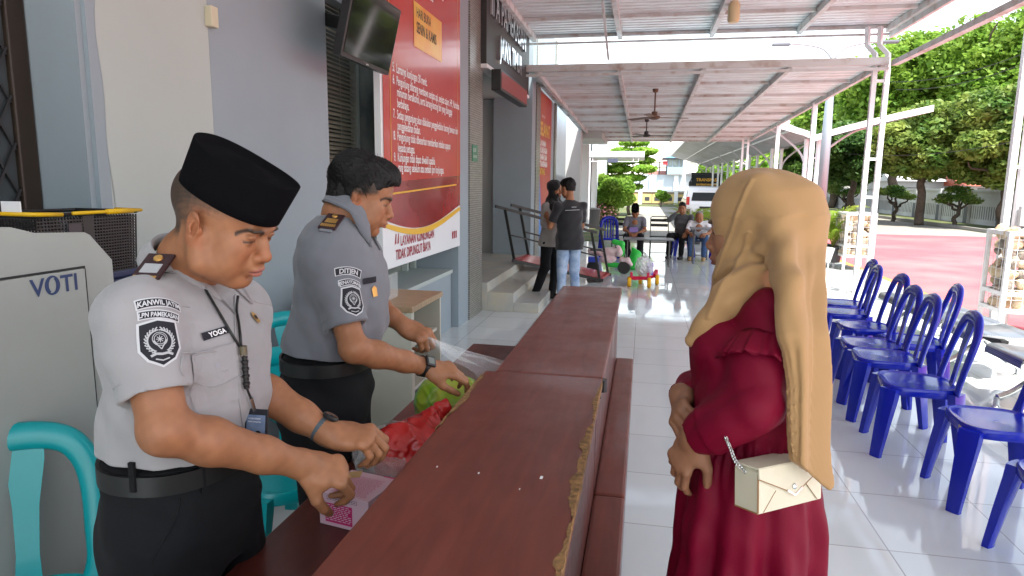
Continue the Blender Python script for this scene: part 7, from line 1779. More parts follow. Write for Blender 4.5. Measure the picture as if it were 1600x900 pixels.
for a, b_ in (((0, .001, .0003), (.0, H_ * .9, .0003)), ((0.0, .001, -D_), (0, .001, 0.0))): mb.bar(bm_ @ Vector(a), bm_ @ Vector(b_), .0022)
mb.build('edge_piping', m_bagedge, bg); mb = MB(); fe = [(W_ * 1.0, H_ * .80), (W_ * .60, H_ * .34), (W_ * .55, H_ * .30), (W_ * .50, H_ * .34), (-.001, H_ * .80)]
for a, b_ in zip(fe[:-1], fe[1:]): mb.bar(bm_ @ Vector((*a, .0040)), bm_ @ Vector((*b_, .0040)), .0013, .0016)
for a, b_ in (((W_ * .26, H_ * .46), (.012, .002)), ((W_ * .74, H_ * .46), (W_ - .012, .002))): mb.bar(bm_ @ Vector((*a, .0018)), bm_ @ Vector((*b_, .0018)), .0012, .0010)
mb.build('flap_edge', m_bagedge, f_)
c0 = bm_ @ Vector((.0, H_ * .86, -D_ * .5)); cp = [np.array(c0), P(1150, 722, 1.19), P(1141, 700, 1.195), P(1134, 684, 1.205), P(1128, 670, 1.235)]
chn = []
for k, p in enumerate(spline([Vector(q) for q in cp], 10)):
    h2, n2, _, dd = Bd.find_nearest(p); d_ = (p - h2).dot(n2); chn.append(p if d_ > .006 or k > 24 else h2 + n2 * .006)
mb = MB(); L_acc = 0
for i in range(len(chn) - 1):
    a, b_ = chn[i], chn[i + 1]; t = (b_ - a).normalized(); u = t.orthogonal().normalized(); v = t.cross(u); 
    if i % 2: u, v = v, u
    ln = (b_ - a).length; c = (a + b_) / 2; mb.tube([c + t * (math.cos(q) * ln * .62) + u * (math.sin(q) * .0032) for q in np.linspace(0, 2 * PI, 11)], .0011, 5, cap=False)
mb.build('chain', m_chrome, bg)
# ------------------------------------------------------------------ things on the lower desk
ZD = .7765
m_card = mat('carton_pink', (.62, .42, .48), rough=.5, var=.05, vscale=30); m_mag = mat('carton_magenta', (.48, .01, .13), rough=.5); m_cardw = mat('carton_white', (.70, .62, .66), rough=.5); m_flap = mat('carton_inside', (.42, .27, .12), rough=.8)
bt = thing('carton', 'small pink printed carton being opened by the officer in the black cap', 'carton', gnd(540, 800, ZD))
hb = .085; c0 = Vector(gnd(500, 817, ZD)); c1 = Vector(gnd(584, 838, ZD))
ex = Vector((c1 - c0).xy.to_3d()).normalized(); W_ = .145; ey = Vector((-ex.y, ex.x, 0)); D_ = .135; cm = frame(c0, ex, ey)
MB().box((0, 0, 0), (W_, D_, hb), cm, ch=.0012).build('box', m_card, bt)
fr = frame(cm @ Vector((0, -.0006, 0)), ex, (0, 0, 1))
MB().add([fr @ Vector(p) for p in ((.018, .010, 0), (.098, .010, 0), (.098, .060, 0), (.018, .060, 0))], [(0, 1, 2, 3)]).build('magenta_panel', m_mag, bt)
mb = MB(); r_ = random.Random(2)
for k in range(9):
    x = .021
    while x < .088:
        w_ = r_.uniform(.004, .012); y = .055 - k * .0048; mb.add([fr @ Vector(p) for p in ((x, y, .0006), (min(x + w_, .095), y, .0006), (min(x + w_, .095), y + .0014, .0006), (x, y + .0014, .0006))], [(0, 1, 2, 3)]); x += w_ + .003
mb.build('panel_print', m_cardw, bt)
mb = MB(); y = .070
for a, b_ in (((.025, y), (.112, y)), ((.025, y + .008), (.112, y + .008)), ((.025, y), (.025, y + .008)), ((.112, y), (.112, y + .008))): mb.bar(fr @ Vector((*a, .0006)), fr @ Vector((*b_, .0006)), .0008, .0004)
for k in range(12): mb.bar(fr @ Vector((.03 + k * .0066, y + .004, .0006)), fr @ Vector((.034 + k * .0066, y + .004, .0006)), .0024, .0004)
mb.build('label_frame', m_black, bt)
tp_ = frame(cm @ Vector((0, 0, hb + .0006)), ex, ey); mb = MB()
for k in range(19):
    x = .03
    while x < .12:
        w_ = r_.uniform(.003, .010); y = .012 + k * .0052; mb.add([tp_ @ Vector(p) for p in ((x, y, 0), (x + w_, y, 0), (x + w_, y + .0015, 0), (x, y + .0015, 0))], [(0, 1, 2, 3)]); x += w_ + .0022
mb.build('top_print', m_mag, bt)
MB().box((W_ * .70, D_ - .004, hb * .3), (W_ + .0008, D_ + .0008, hb + .0008), cm).build('magenta_corner', m_mag, bt)
mb = MB(); mb.add([cm @ Vector(p) for p in ((.012, D_ * .55, hb + .002), (.05, D_ * .75, hb + .002), (.055, D_ * .80, hb + .018), (.018, D_ * .62, hb + .018))], [(0, 1, 2, 3)]); mb.build('torn_flap', m_flap, bt)
# red plastic bag inside a clear bag
def film(name, col, alpha, rough=.12, tint=None):
    return mat(name, col, rough=rough, spec=.7, alpha=alpha)
def bag(name, label, cx, cy, z0, rx, ry, h, material, seed, parent=None, tail=None, res=.004, rough=.010):
    S = Sculpt((cx - rx - .09, cy - ry - .09, z0 - .01), (cx + rx + .09, cy + ry + .09, z0 + h + .12), res)
    r_ = random.Random(seed)
    for k in range(9):
        a = r_.uniform(0, 6.28); q = r_.uniform(.2, .7); S.ell((cx + rx * q * math.cos(a), cy + ry * q * math.sin(a), z0 + h * r_.uniform(.3, .55)), (rx * r_.uniform(.35, .6), ry * r_.uniform(.35, .6), h * r_.uniform(.35, .5)), None, k=.02)
    S.ell((cx, cy, z0 + h * .4), (rx * .85, ry * .85, h * .55), k=.03)
    if tail: S.chain([np.array((cx, cy, z0 + h * .8)) + np.array(t) for t in tail], [.03, .018, .026][:len(tail)], k=.03)
    f1, f2 = wob(seed, 45, rough * .5), wob(seed + 1, 95, rough * .35)
    def cr(x, y, z): 
        a = f1(x, y, z); b_ = f2(x, y, z); return np.abs(a) * 1.6 - rough * .5 + np.abs(b_) * 1.2
    S.warp(cr, .05); S.plane((0, 0, z0), (0, 0, -1)); return S
m_redbag = mat('red_plastic_film', (.50, .022, .02), rough=.25, spec=.6, var=.25, vscale=14); m_clear = mat('clear_film', (.92, .94, .95), rough=.06, spec=.9, alpha=.13); m_clear2 = mat('clear_film_cloudy', (.80, .82, .83), rough=.12, spec=.9, alpha=.22)
rc = gnd(640, 700, ZD + .06)
rb = thing('plastic_bag', 'red plastic bag wrapped in a clear bag on the lower desk', 'bag', (-.62, 1.83, ZD))
bag('red_film', '', -.625, 1.76, ZD, .110, .15, .165, m_redbag, 5, tail=[(.0, .02, -.03), (.03, .07, .02), (.05, .12, .03)]).build('red_film', m_redbag, rb, 1)
bag('clear_film', '', -.675, 1.74, ZD, .125, .16, .12, m_clear2, 6).build('clear_film', m_clear2, rb, 1)
m_green = mat('green_fruit_bag', (.22, .48, .03), rough=.22, spec=.6, var=.6, vscale=13, col2=(.50, .52, .06)); m_greend = mat('green_cap', (.015, .30, .035), rough=.3); m_yelb = mat('yellow_label', (.70, .52, .02), rough=.35)
gb = thing('plastic_bag', 'clear bag of green and yellow packets behind the red bag', 'bag', (-.58, 2.08, ZD))
S = bag('green', '', -.605, 2.12, ZD, .12, .14, .195, m_green, 9, rough=.006); S.build('green_packet', m_green, gb, 1)
for (x, y, z) in ((-.67, 2.02, .81), (-.55, 2.03, .835), (-.52, 2.10, .87)): MB().lathe([(0, -.012), (.018, -.012), (.019, .01), (.012, .016), (0, .017)], (x, y, z), 14, None).build('bottle_cap', m_greend, gb, auto=40)
MB().lathe([(0, 0), (.035, 0), (.037, .09), (.03, .11), (0, .115)], (-.50, 2.16, ZD), 16).build('yellow_bottle', m_yelb, gb, auto=40)
bag('clear', '', -.585, 2.16, ZD, .135, .15, .15, m_clear, 12).build('clear_film', m_clear, gb, 1)
# clear film lifted by the far hand and spread over the ledge
pb_ = thing('plastic_bag', 'crinkled clear plastic bag held open by the bare headed officer', 'bag', (-.55, 2.3, ZD))
hp = P(668, 528, 2.27); r_ = random.Random(8); rows = []
corner = [(hp, P(700, 560, 2.28), P(735, 578, 2.30), P(752, 598, 2.26)), (hp + np.array([.004, 0, .004]), P(715, 548, 2.36), P(760, 560, 2.40), P(800, 575, 2.36)), (hp + np.array([.0, .006, .002]), P(735, 552, 2.46), P(775, 562, 2.50), P(822, 572, 2.44)), (hp + np.array([0, 0, -.006]), P(660, 590, 2.36), P(680, 640, 2.34), P(690, 700, 2.30))]
def sheet(a, b_, n=18, seed=1, amp=.007):
    r_ = random.Random(seed); A_ = spline([Vector(q) for q in a], 7); B_ = spline([Vector(q) for q in b_], 7); ph = [r_.uniform(0, 6) for _ in range(4)]; rows = []
    for p, q in zip(A_, B_):
        i = len(rows); row = []
        for k in range(n + 1):
            t = k / n; z_ = amp * math.sin(PI * t) * (math.sin(t * 7 + ph[0] + i * .12) + .5 * math.sin(t * 13 + ph[1] - i * .2)) * min(1, i / 5); row.append(p.lerp(q, t) + Vector((.3 * z_, .2 * z_, z_)))
        rows.append(row)
    return MB().loft(rows, cap=False, closed=False)
for i in range(2): sheet(corner[i], corner[i + 1], seed=i, amp=.010).build('film', m_clear2, pb_, smooth=True)
sheet(corner[3], corner[0], seed=7, amp=.010).build('hanging_film', m_clear, pb_, smooth=True)
# scraps at the near rim of the desk and specks on the ledge
sc2 = thing('plastic_wrapper', 'clear and pink plastic wrapper lying along the near rim of the lower desk', 'wrapper', (-.5, 1.2, ZD))
S = bag('w', '', -.515, 1.10, ZD, .05, .28, .10, m_clear2, 21, rough=.008); S.build('clear_film', m_clear2, sc2, 1)
MB().add([(-.56, 1.02, .80), (-.50, 1.06, .85), (-.49, 1.13, .86), (-.55, 1.09, .81)], [(0, 1, 2, 3)]).build('pink_strip', m_mag, sc2)
bkb = thing('plastic_bag', 'small black plastic bag between the carton and the ledge', 'bag', (-.53, 1.64, ZD)); bag('b', '', -.515, 1.63, ZD, .06, .07, .115, m_black, 15).build('film', mat('black_film', (.012, .012, .013), rough=.3), bkb, 1)
r_ = random.Random(3); mb = MB()
for (px, py, s_) in ((846, 747, .006), (748, 740, .003), (683, 730, .0025), (812, 765, .002)):
    p = gnd(px, py, 1.0); mb = MB(); mb.box((p[0] - s_ / 2, p[1] - s_, 1.0005), (p[0] + s_ / 2, p[1] + s_, 1.0022), ch=.0004); o_ = mb.build('paper_scrap', m_wprint); tag(o_, {846: 'white paper scrap lying by the right chipped edge of the ledge', 748: 'white crumb in the middle of the near ledge', 683: 'tiny white crumb near the left rim of the ledge', 812: 'faint crumb between the two larger scraps on the ledge'}[px], 'scrap')
# ------------------------------------------------------------------ people farther down the porch
def figure(label, pos, yaw, J, shirt_m, trous_m, hat=None, skin=SKIN, hair='short', long_sleeve=False, seated=False, shirt_len=.02, res=.0075, extra=None, shoe_m=None, headpose=(0, 0), bulk=1.0, hair_m=None, curl=30, scarf_m=None):
    """whole person from joints given in a local frame (x forward, y left, z up)"""
    root = thing('person', label, 'person', pos, R(yaw)); c, s_ = math.cos(R(yaw)), math.sin(R(yaw))
    Wf = lambda q: np.array([pos[0] + c * q[0] - s_ * q[1], pos[1] + s_ * q[0] + c * q[1], pos[2] + q[2]]); dv = lambda q: Wf(q) - np.array(pos, float)
    J = {k: Wf(v) for k, v in J.items()}; X, Y, Z = dv((1, 0, 0)), dv((0, 1, 0)), np.array([0, 0, 1.])
    Mh = head_frame(J['head'], yaw + headpose[0], headpose[1], 0, 1.0); allp = np.array(list(J.values()))
    lo, hi = allp.min(0) - .22, allp.max(0) + .2
    S = Sculpt(lo, hi, min(res, .006)); sculpt_head(S, Mh, chub=.003); hl = Local(S, Mh); S.chain([hl.p((-.025, 0, -.05)), J['neck'], J['neck'] - Z * .06], [.05, .052, .06], k=.02)
    for sd, k_ in ((1, 'L'), (-1, 'R')):
        S.chain([J['s' + k_], J['e' + k_], J['w' + k_]], [.045, .038, .026], k=.02); d = nrm(J['w' + k_] - J['e' + k_]); H = hand_frame(J['w' + k_], J['w' + k_] + d, Z * .6 + Y * sd * .5)
        sculpt_hand(S, H, [(curl, curl, 20)] * 4, [(35, 15), (10, 20), (0, 25)], side=sd, sc=.95)
    S.chain([J['neck'] - Z * .12, J['hip']], [.09, .09], k=.02)
    S.build('body', m_skin, root, 1, lambda V: skin_color(V, Mh, skin))
    S = Sculpt(lo, hi, res); up = nrm(J['neck'] - J['hip']); Xt = nrm(X - up * (X @ up)); T = np.eye(4); T[:3, 0], T[:3, 1], T[:3, 2], T[:3, 3] = Xt, np.cross(up, Xt), up, J['hip']; Ln = np.linalg.norm(J['neck'] - J['hip']); b = bulk
    hf = 1.13 if shirt_len > .1 else 1.0; S.loft(T, [(-shirt_len - .06, 0, 0, .128 * b * hf, .165 * b * hf), (.0, .005, 0, .130 * b * hf, .166 * b * hf), (.08, .01, 0, .128 * b, .165 * b), (Ln * .6, .01, 0, .120 * b, .180 * b), (Ln * .82, 0, 0, .10 * b, .170 * b), (Ln * .95, 0, 0, .07, .11), (Ln + .01, 0, 0, .055, .062)], k=.02, e=2.2)
    for k_ in 'LR':
        s0, e0, w0 = J['s' + k_], J['e' + k_], J['w' + k_]; S.cone(J['neck'] - Z * .06, s0, .055, .058 * b, k=.03)
        if long_sleeve: S.chain([s0, e0, e0 + (w0 - e0) * .9], [.060 * b, .052, .038], k=.02)
        else: S.chain([s0, s0 + (e0 - s0) * .72], [.060 * b, .057 * b], k=.02); S.cut(s0 + (e0 - s0) * .74, .09, e0 - s0)
    S.warp(wob(int(abs(pos[0] * 100)) + 3, 24, .006)); S.plane(J['hip'] - up * shirt_len, -up); S.chain([J['neck'] + Z * .0, J['neck'] + Z * .06], [.05, .05], k=0, op='c')
    S.build('shirt', shirt_m, root, 1)
    S = Sculpt(lo - np.array([0, 0, .05]), hi, res); S.ell(J['hip'], (.13 * b, .165 * b, .12), mat3(X, Y)[:3, :3], k=.02)
    for sd, k_ in ((1, 'L'), (-1, 'R')):
        S.chain([J['hip'] + Y * sd * .085 - Z * .03, J['k' + k_], J['a' + k_]], [.090 * b, .068, .052], k=.025)
    S.warp(wob(int(abs(pos[1] * 100)) + 5, 26, .005)); 
    for k_ in 'LR': S.cut(J['a' + k_] - Z * .01, .09, -Z)
    S.plane(J['hip'] + up * .03, up) if not seated else None
    S.build('trousers', trous_m, root, 1)
    for k_ in 'LR':
        a_ = J['a' + k_]; t_ = J.get('t' + k_, a_ + X * .17 - Z * .045); S = Sculpt(np.minimum(a_, t_) - .10, np.maximum(a_, t_) + .1, .006); d = nrm((t_ - a_) * np.array([1, 1, 0])); hz = pos[2] + .035 if 'lift' not in J else a_[2] - .05
        f0 = np.array([a_[0], a_[1], max(pos[2] + .036, a_[2] - .05)]); S.chain([f0 - d * .05, f0 + d * .07, f0 + d * .15 - Z * .006], [.040, .042, .034], k=.015); S.cone(f0, a_, .04, .04, k=.015); S.plane((0, 0, pos[2] + .001), -Z); S.build('shoe', shoe_m or m_shoe, root, 1)
    if hair == 'short': short_hair(root, Mh, seed=int(abs(pos[0] * 77)) + 2, res=.005, fringe=True)
    if hair == 'thick': short_hair(root, Mh, seed=5, res=.005, vol=1.06)
    if hair == 'grey':
        S = Sculpt(Mh[:3, 3] - .15, Mh[:3, 3] + .15, .005); h = Local(S, Mh); h.ell((-.014, 0, .046), (.102, .080, .084), k=.01); h.ell((.085, 0, .03), (.085, .2, .12), k=.004, op='c'); h.ell((0, 0, -.10), (.15, .2, .085), k=.006, op='c'); S.build('hair', hair_m, root, 1)
    if hat: cap(root, Mh, .050, .088, 6, a0=.105, b0=.086, a1=.112, b1=.084)
    if scarf_m is not None:
        S = Sculpt(Mh[:3, 3] - np.array([.3, .3, .42]), Mh[:3, 3] + .2, .006); h = Local(S, Mh); h.ell((-.015, 0, .04), (.112, .092, .098), k=.02); h.ell((.01, 0, -.04), (.085, .082, .10), k=.02); h.ell((.130, 0, -.015), (.066, .062, .078), k=.006, op='c')
        S.chain([h.p((.0, 0, -.09)), J['neck'], J['neck'] - Z * .05], [.075, .085, .12], k=.04); S.ell(J['neck'] - Z * .08 + X * .03, (.15, .17, .10), mat3(X, Y)[:3, :3], k=.04); S.warp(wob(8, 40, .004)); S.build('headscarf', scarf_m, root, 1)
    return root
m_tan = cloth_mat('uniform_tan_grey', (.30, .27, .25)); m_blackshirt = cloth_mat('black_shirt', (.022, .022, .025)); m_jean = mat('faded_jeans', (.16, .25, .42), rough=.9, var=.5, vscale=7, col2=(.45, .55, .68)); m_jean2 = mat('blue_jeans', (.05, .10, .22), rough=.9, var=.3, vscale=6)
m_greyshirt = cloth_mat('grey_striped_shirt', (.10, .10, .105), var=.3); m_whiteshirt = cloth_mat('white_shirt', (.72, .73, .76)); m_blackscarf = mat('black_scarf', (.008, .008, .009), rough=.8, sheen=.2)
m_sandal = mat('tan_sandal', (.40, .25, .10), rough=.6)
# woman officer, hands raised, facing the man
Ja = dict(hip=(0, 0, .90), neck=(.02, 0, 1.38), head=(.05, 0, 1.53), sL=(.01, .165, 1.30), sR=(.01, -.165, 1.30), eL=(.10, .24, 1.08), wL=(.30, .10, 1.20), eR=(.06, -.25, 1.07), wR=(.27, -.10, 1.22), kL=(.03, .09, .48), aL=(-.02, .10, .09), kR=(-.02, -.10, .48), aR=(-.16, -.12, .10))
figure('woman officer in black headscarf and tan grey shirt facing the man in black', (-1.24, 9.15, 0.0), -25, Ja, m_tan, m_trous, hair=None, long_sleeve=True, headpose=(-5, 6), shirt_len=.14, scarf_m=m_blackscarf)
Jm = dict(hip=(0, 0, .92), neck=(.02, 0, 1.40), head=(.07, 0, 1.545), sL=(0, .185, 1.32), sR=(0, -.185, 1.32), eL=(.08, .25, 1.06), wL=(.30, .18, 1.18), eR=(.10, -.24, 1.05), wR=(.30, -.10, 1.16), kL=(.02, .10, .48), aL=(-.02, .12, .09), kR=(.03, -.10, .48), aR=(.0, -.12, .09))
pm = figure('man in black shirt and faded jeans seen from behind, facing the woman officer', (-.93, 8.72, 0.0), 128, Jm, m_blackshirt, m_jean, hair='thick', shirt_len=.16, headpose=(12, 8), bulk=1.04)
mb = MB(); mb.bar((-.80, 8.60, 1.285), (-.98, 8.565, 1.275), .012, .004); mb.bar((-.84, 8.59, 1.32), (-.90, 8.575, 1.318), .012, .004); 
o_ = mb.build('back_print', m_wprint, pm)
it = MB().lathe([(0, -.02), (.028, -.02), (.03, .02), (.015, .03), (0, .03)], (-1.05, 9.0, 1.24), 12).build('white_packet', m_wprint, auto=40); tag(it, 'small white packet passed between the woman officer and the man in black', 'packet')
Js = lambda **k: {**dict(hip=(0, 0, .50), neck=(.12, 0, .90), head=(.20, 0, 1.02), sL=(.10, .175, .85), sR=(.10, -.175, .85), eL=(.20, .22, .62), wL=(.36, .09, .56), eR=(.20, -.22, .62), wR=(.36, -.09, .56), kL=(.40, .14, .50), aL=(.40, .13, .09), kR=(.40, -.14, .50), aR=(.38, -.15, .09)), **k}
figure('seated officer in grey shirt and black cap looking down at a purple folder', (-.16, 15.15, 0), -92, Js(aR=(.30, -.10, .09), kR=(.38, -.17, .48)), m_greyshirt if False else cloth_mat('uniform_mid_grey', (.17, .17, .20)), m_trous, hat=True, hair=None, seated=True, headpose=(0, 38))
figure('seated man in dark grey shirt resting his cheek on his raised hand', (.88, 15.35, 0), -112, Js(neck=(.05, 0, .97), head=(.09, 0, 1.10), sL=(.04, .185, .91), sR=(.04, -.185, .91), eR=(.24, -.24, .84), wR=(.17, -.10, 1.0), eL=(.12, .26, .68), wL=(.36, .22, .58), hip=(0, 0, .50)), m_greyshirt, m_trous, hair='short', long_sleeve=True, seated=True, headpose=(14, 2))
figure('seated old man in white shirt and blue jeans leaning over the small table', (1.22, 15.2, 0), -95, Js(neck=(.18, 0, .83), head=(.28, 0, .93), sL=(.16, .175, .79), sR=(.16, -.175, .79), eL=(.28, .25, .60), wL=(.44, .14, .58), eR=(.26, -.25, .60), wR=(.42, -.16, .58)), m_whiteshirt, m_jean2, hair='grey', hair_m=mat('grey_hair', (.20, .19, .18), rough=.7), seated=True, headpose=(0, 32), shoe_m=m_sandal)
# chairs and tables they use
m_tube = mat('folding_chair_tube', (.10, .10, .10), rough=.35, metal=.6); m_vinyl = mat('black_vinyl', (.015, .015, .016), rough=.45)
def folding_chair(label, x, y, rz, group='folding metal chairs'):
    t = thing('folding_chair', label, 'chair', (0, 0, 0), 0, group)
    MB().box((-.20, -.20, .445), (.20, .20, .47), ch=.01).build('seat', m_vinyl, t)
    for s_ in (-1, 1): MB().tube([(.22, s_ * .20, .0), (.06, s_ * .20, .44), (-.20, s_ * .20, .86), (-.20, s_ * .16, .89)], .011, 8).build('leg', m_tube, t); MB().tube([(-.24, s_ * .18, 0), (.16, s_ * .18, .44)], .011, 8).build('leg', m_tube, t)
    MB().tube([(-.20, -.17, .89), (-.20, .17, .89)], .011, 8).tube([(.19, -.20, .1), (.19, .20, .1)], .009, 6).build('cross_bar', m_tube, t)
    for z in (.66, .77): MB().box((-.175 - (z - .6) * .25, -.19, z), (-.16 - (z - .6) * .25, .19, z + .065), ch=.004).build('back_slat', m_vinyl, t)
    t.location = (x, y, 0); t.rotation_euler = (0, 0, R(rz)); return t
folding_chair('empty black slatted folding chair between the capped officer and the man holding his cheek', .38, 15.5, -90)
folding_chair('folding chair under the old man in the white shirt', 1.22, 15.2, -95)
folding_chair('folding chair under the seated officer in the black cap', -.16, 15.2, -92)
folding_chair('dark folding chair beside the blue slatted chair, left of the capped officer', -.50, 15.6, -80)
cb2 = chair('c', m_bluep, 'blue plastic chair with a slatted back standing left of the waiting officer', 'blue chairs round the waiting group', slats=4); cb2.location = (-.72, 15.0, 0); cb2.rotation_euler = (0, 0, R(-85))
dup(cb2, (.90, 15.35, 0), R(-105), 'blue plastic chair under the man who rests his cheek on his hand')
dup(cb2, (1.75, 15.6, 0), R(-95), 'blue plastic chair just left of the beige headscarf, beyond the small table')
m_tabtop = mat('table_grey', (.16, .17, .18), rough=.35)
def table(label, x0, x1, y0, y1, z, foot=True):
    t = thing('folding_table', label, 'table', ((x0 + x1) / 2, (y0 + y1) / 2, 0), 0, 'folding tables'); MB().box((x0, y0, z - .025), (x1, y1, z), ch=.006).build('table_top', m_tabtop, t)
    for x in (x0 + .08, x1 - .08):
        mb = MB()
        for y in (y0 + .08, y1 - .08): mb.tube([(x, y, 0), (x, (y0 + y1) / 2 + (y - (y0 + y1) / 2) * .6, z - .03)], .012, 8)
        mb.tube([(x, y0 + .10, .12), (x, y1 - .10, .12)], .010, 6); mb.build('leg_frame', m_tube, t)
    return t
table('long low grey folding table in front of the capped officer', -.36, .62, 13.35, 13.85, .55)
table('small grey table with tube legs before the old man in the white shirt', .98, 1.75, 14.1, 14.6, .74)
fo = MB().box((-.27, 14.52, .60), (-.09, 14.56, .70), Matrix.Identity(4), ch=.003).build('folder', mat('purple_folder', (.24, .16, .42), rough=.5)); tag(fo, 'purple folder held by the seated officer in the black cap', 'folder')
# ramp with black rails leaning on the steps
rp = thing('ramp', 'red metal ramp with black hand rails leaning on the entrance steps', 'ramp', (-1.3, 10.9, 0))
A0, A1 = Vector((-1.95, 10.05, .43)), Vector((-.62, 11.05, .03)); wv = Vector((.10, .72, 0)); m_ramp = mat('ramp_red', (.40, .03, .03), rough=.25, coat=.4)
ax_ = (A1 - A0); up_ = ax_.cross(wv).normalized(); up_ = up_ if up_.z > 0 else -up_
mb = MB(); mb.add([A0, A1, A1 + wv, A0 + wv, A0 + up_ * .03, A1 + up_ * .03, A1 + wv + up_ * .03, A0 + wv + up_ * .03], [(0, 1, 2, 3), (4, 5, 6, 7), (0, 1, 5, 4), (1, 2, 6, 5), (2, 3, 7, 6), (3, 0, 4, 7)]); mb.build('deck', m_ramp, rp)
mb = MB(); q = lambda u, v: A0 + ax_ * u + wv * v + up_ * .033
mb.add([q(.32, .35), q(.47, .35), q(.47, .75), q(.32, .75)], [(0, 1, 2, 3)]); mb.build('label_panel', mat('ramp_label', (.20, .14, .42), rough=.4), rp)
for v in (0, 1):
    p = A0 + wv * v; mb = MB()
    mb.bar(p, p + ax_, .05, .05); mb.build('side_rail', m_black, rp)
    lean = Vector((-.16, 0, 0)); t0 = p + ax_ * .02; t1 = p + ax_ * .97
    for tt in (t0, t1): MB().bar(tt, tt + Vector((0, 0, .80)) + lean, .04).build('rail_post', m_black, rp)
    MB().bar(t0 + Vector((0, 0, .80)) + lean + (t0 - t1) * .10, t1 + Vector((0, 0, .80)) + lean + (t1 - t0) * .06, .045).build('handrail', m_black, rp); MB().bar(t0 + Vector((0, 0, .40)) + lean * .5, t1 + Vector((0, 0, .40)) + lean * .5, .025).build('mid_rail', m_black, rp)
# toys
m_tw = mat('toy_white', (.68, .58, .58), rough=.3, var=.4, vscale=9, col2=(.62, .36, .36)); m_tg = mat('toy_green', (.03, .50, .06), rough=.3); m_tr = mat('toy_red', (.62, .01, .06), rough=.3); m_ty = mat('toy_yellow', (.80, .42, .01), rough=.35); m_tp = mat('toy_purple', (.20, .08, .45), rough=.35)
sm = thing('toy_motorbike', 'white and pink childs toy motorbike with a dark seat beside the ramp', 'toy motorbike', (-.62, 12.2, 0))
S = Sculpt((-1.05, 11.95, .0), (-.1, 12.5, .62), .008); S.chain([(-.92, 12.2, .40), (-.74, 12.2, .37)], [.05, .065], k=.03); S.ell((-.60, 12.2, .40), (.13, .075, .075), k=.03); S.chain([(-.52, 12.2, .40), (-.42, 12.2, .46)], [.07, .055], k=.03); S.ell((-.40, 12.2, .40), (.07, .09, .09), k=.02); S.ell((-.60, 12.2, .26), (.16, .06, .08), k=.03); S.chain([(-.36, 12.2, .26), (-.24, 12.2, .25), (-.18, 12.2, .18)], [.045, .05, .035], k=.02); S.warp(wob(4, 25, .006)); S.build('body', m_tw, sm, 1)
MB().box((-.92, 12.14, .40), (-.70, 12.26, .45), ch=.02).build('seat', m_tube, sm)
for x in (-.30, -.86):
    wheel(sm, x, 12.2, .115, .115, .08, axis='y')
mb = MB(); mb.tube([(-.46, 12.05, .50), (-.44, 12.2, .46), (-.46, 12.35, .50)], .012, 6); mb.tube([(-.44, 12.2, .46), (-.32, 12.2, .12)], .016, 6); mb.build('handlebar', m_tube, sm); MB().box((-.95, 12.12, .20), (-.76, 12.30, .30), ch=.02).build('blue_panel', mat('toy_blue', (.04, .08, .5), rough=.3), sm)
tg = thing('toy_tricycle', 'bright green plastic ride on toy behind the white toy motorbike', 'toy', (-.3, 13, 0))
S = Sculpt((-.75, 12.6, 0), (.25, 13.25, .75), .009); S.chain([(-.12, 12.9, .10), (-.10, 12.9, .28), (-.16, 12.9, .40)], [.15, .10, .03], k=.03); S.chain([(-.62, 12.9, .08), (-.30, 12.9, .06), (-.05, 12.9, .06)], [.05, .05, .05], k=.02); S.chain([(-.52, 12.9, .52), (-.38, 12.9, .48), (-.36, 12.9, .30)], [.05, .06, .05], k=.03); S.build('body', m_tg, tg, 1)
tc = thing('toy_car', 'red toy car with yellow wheels carrying a clear plastic bag', 'toy car', (.1, 10.75, 0))
mb = MB(); mb.bar((-.16, 10.66, .15), (.16, 10.62, .15), .05, .05); mb.bar((.22, 10.98, .15), (.26, 11.15, .2), .05, .07); mb.bar((-.10, 10.66, .13), (.20, 11.05, .13), .08, .04); mb.build('chassis', m_tr, tc)
for x, y in ((-.17, 10.64), (.14, 10.60), (.0, 11.0), (.27, 10.98)):
    mm = Matrix.Translation((x, y, .085)) @ Matrix.Rotation(R(90), 4, 'Y'); MB().lathe([(0, -.03), (.07, -.03), (.085, -.015), (.085, .015), (.07, .03), (0, .03)], (0, 0, 0), 18, mm).build('wheel', m_ty, tc, auto=40)
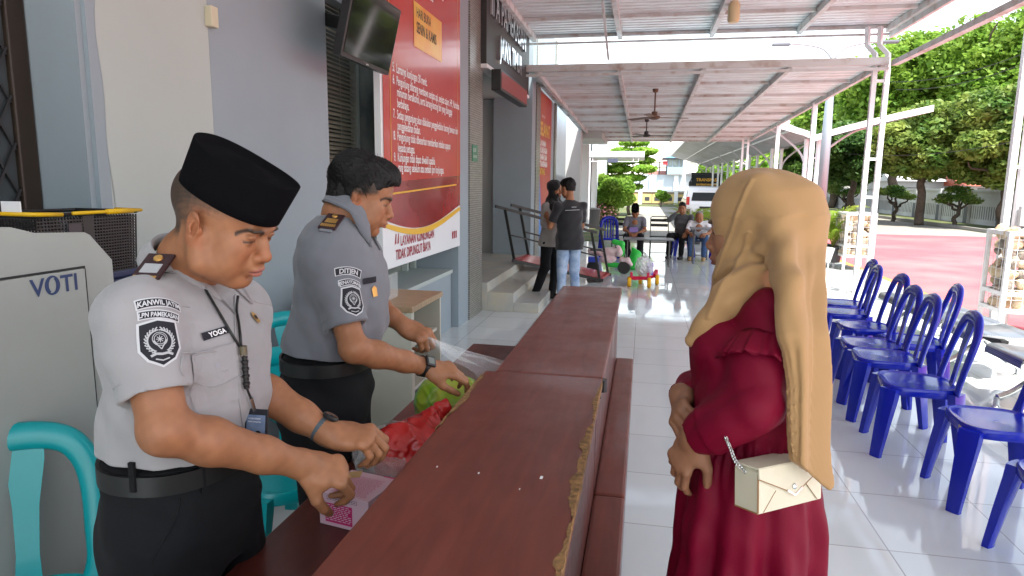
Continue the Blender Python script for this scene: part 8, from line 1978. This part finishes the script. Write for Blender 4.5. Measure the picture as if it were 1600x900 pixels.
for x in (-.14, .12): MB().box((x - .02, 10.60, .15), (x + .02, 10.68, .24), ch=.01).build('upright', m_tr, tc)
tb = thing('plastic_bag', 'clear plastic bag heaped on the red toy car with yellow wheels', 'bag', (.08, 10.85, .17)); S = bag('t', '', .06, 10.84, .175, .15, .16, .30, m_clear2, 31, tail=[(0, 0, 0), (.02, 0, .08), (.0, 0, .12)], res=.008, rough=.02); S.build('clear_film', mat('bag_film_thick', (.75, .74, .76), rough=.2, alpha=.55), tb, 1)
MB().box((.10, 10.78, .18), (.20, 10.86, .38), ch=.02).build('purple_content', m_tp, tb)
# ------------------------------------------------------------------ light
w = bpy.data.worlds.new('World'); SC.world = w; w.use_nodes = True
nt = w.node_tree; bg = nt.nodes['Background']; sky = nt.nodes.new('ShaderNodeTexSky')
sky.sky_type = 'NISHITA'; sky.sun_disc = False
SUN_EL, SUN_AZ = 64.0, 150.0            # azimuth clockwise from +Y
sky.sun_elevation = R(SUN_EL); sky.sun_rotation = R(SUN_AZ)
sky.air_density = 1.4; sky.dust_density = 1.0; sky.ozone_density = 0.8
hs = nt.nodes.new('ShaderNodeHueSaturation'); hs.inputs['Saturation'].default_value = 0.5; hs.inputs['Value'].default_value = 1.1
nt.links.new(sky.outputs['Color'], hs.inputs['Color']); nt.links.new(hs.outputs['Color'], bg.inputs['Color']); bg.inputs['Strength'].default_value = 0.15
sl = bpy.data.lights.new('sun', 'SUN'); sl.energy = 4.0; sl.angle = R(0.5); sl.color = (1.0, 0.95, 0.87)
so = bpy.data.objects.new('sun', sl); COL.objects.link(so)
sd = Vector((math.sin(R(SUN_AZ)) * math.cos(R(SUN_EL)), math.cos(R(SUN_AZ)) * math.cos(R(SUN_EL)), math.sin(R(SUN_EL))))
so.rotation_euler = sd.to_track_quat('Z', 'Y').to_euler(); so.location = (4, -4, 20)
vs_ = SC.view_settings; vs_.view_transform = 'Standard'; vs_.look = 'None'; vs_.gamma = 1; vs_.use_curve_mapping = False
vs_.exposure = 1.6
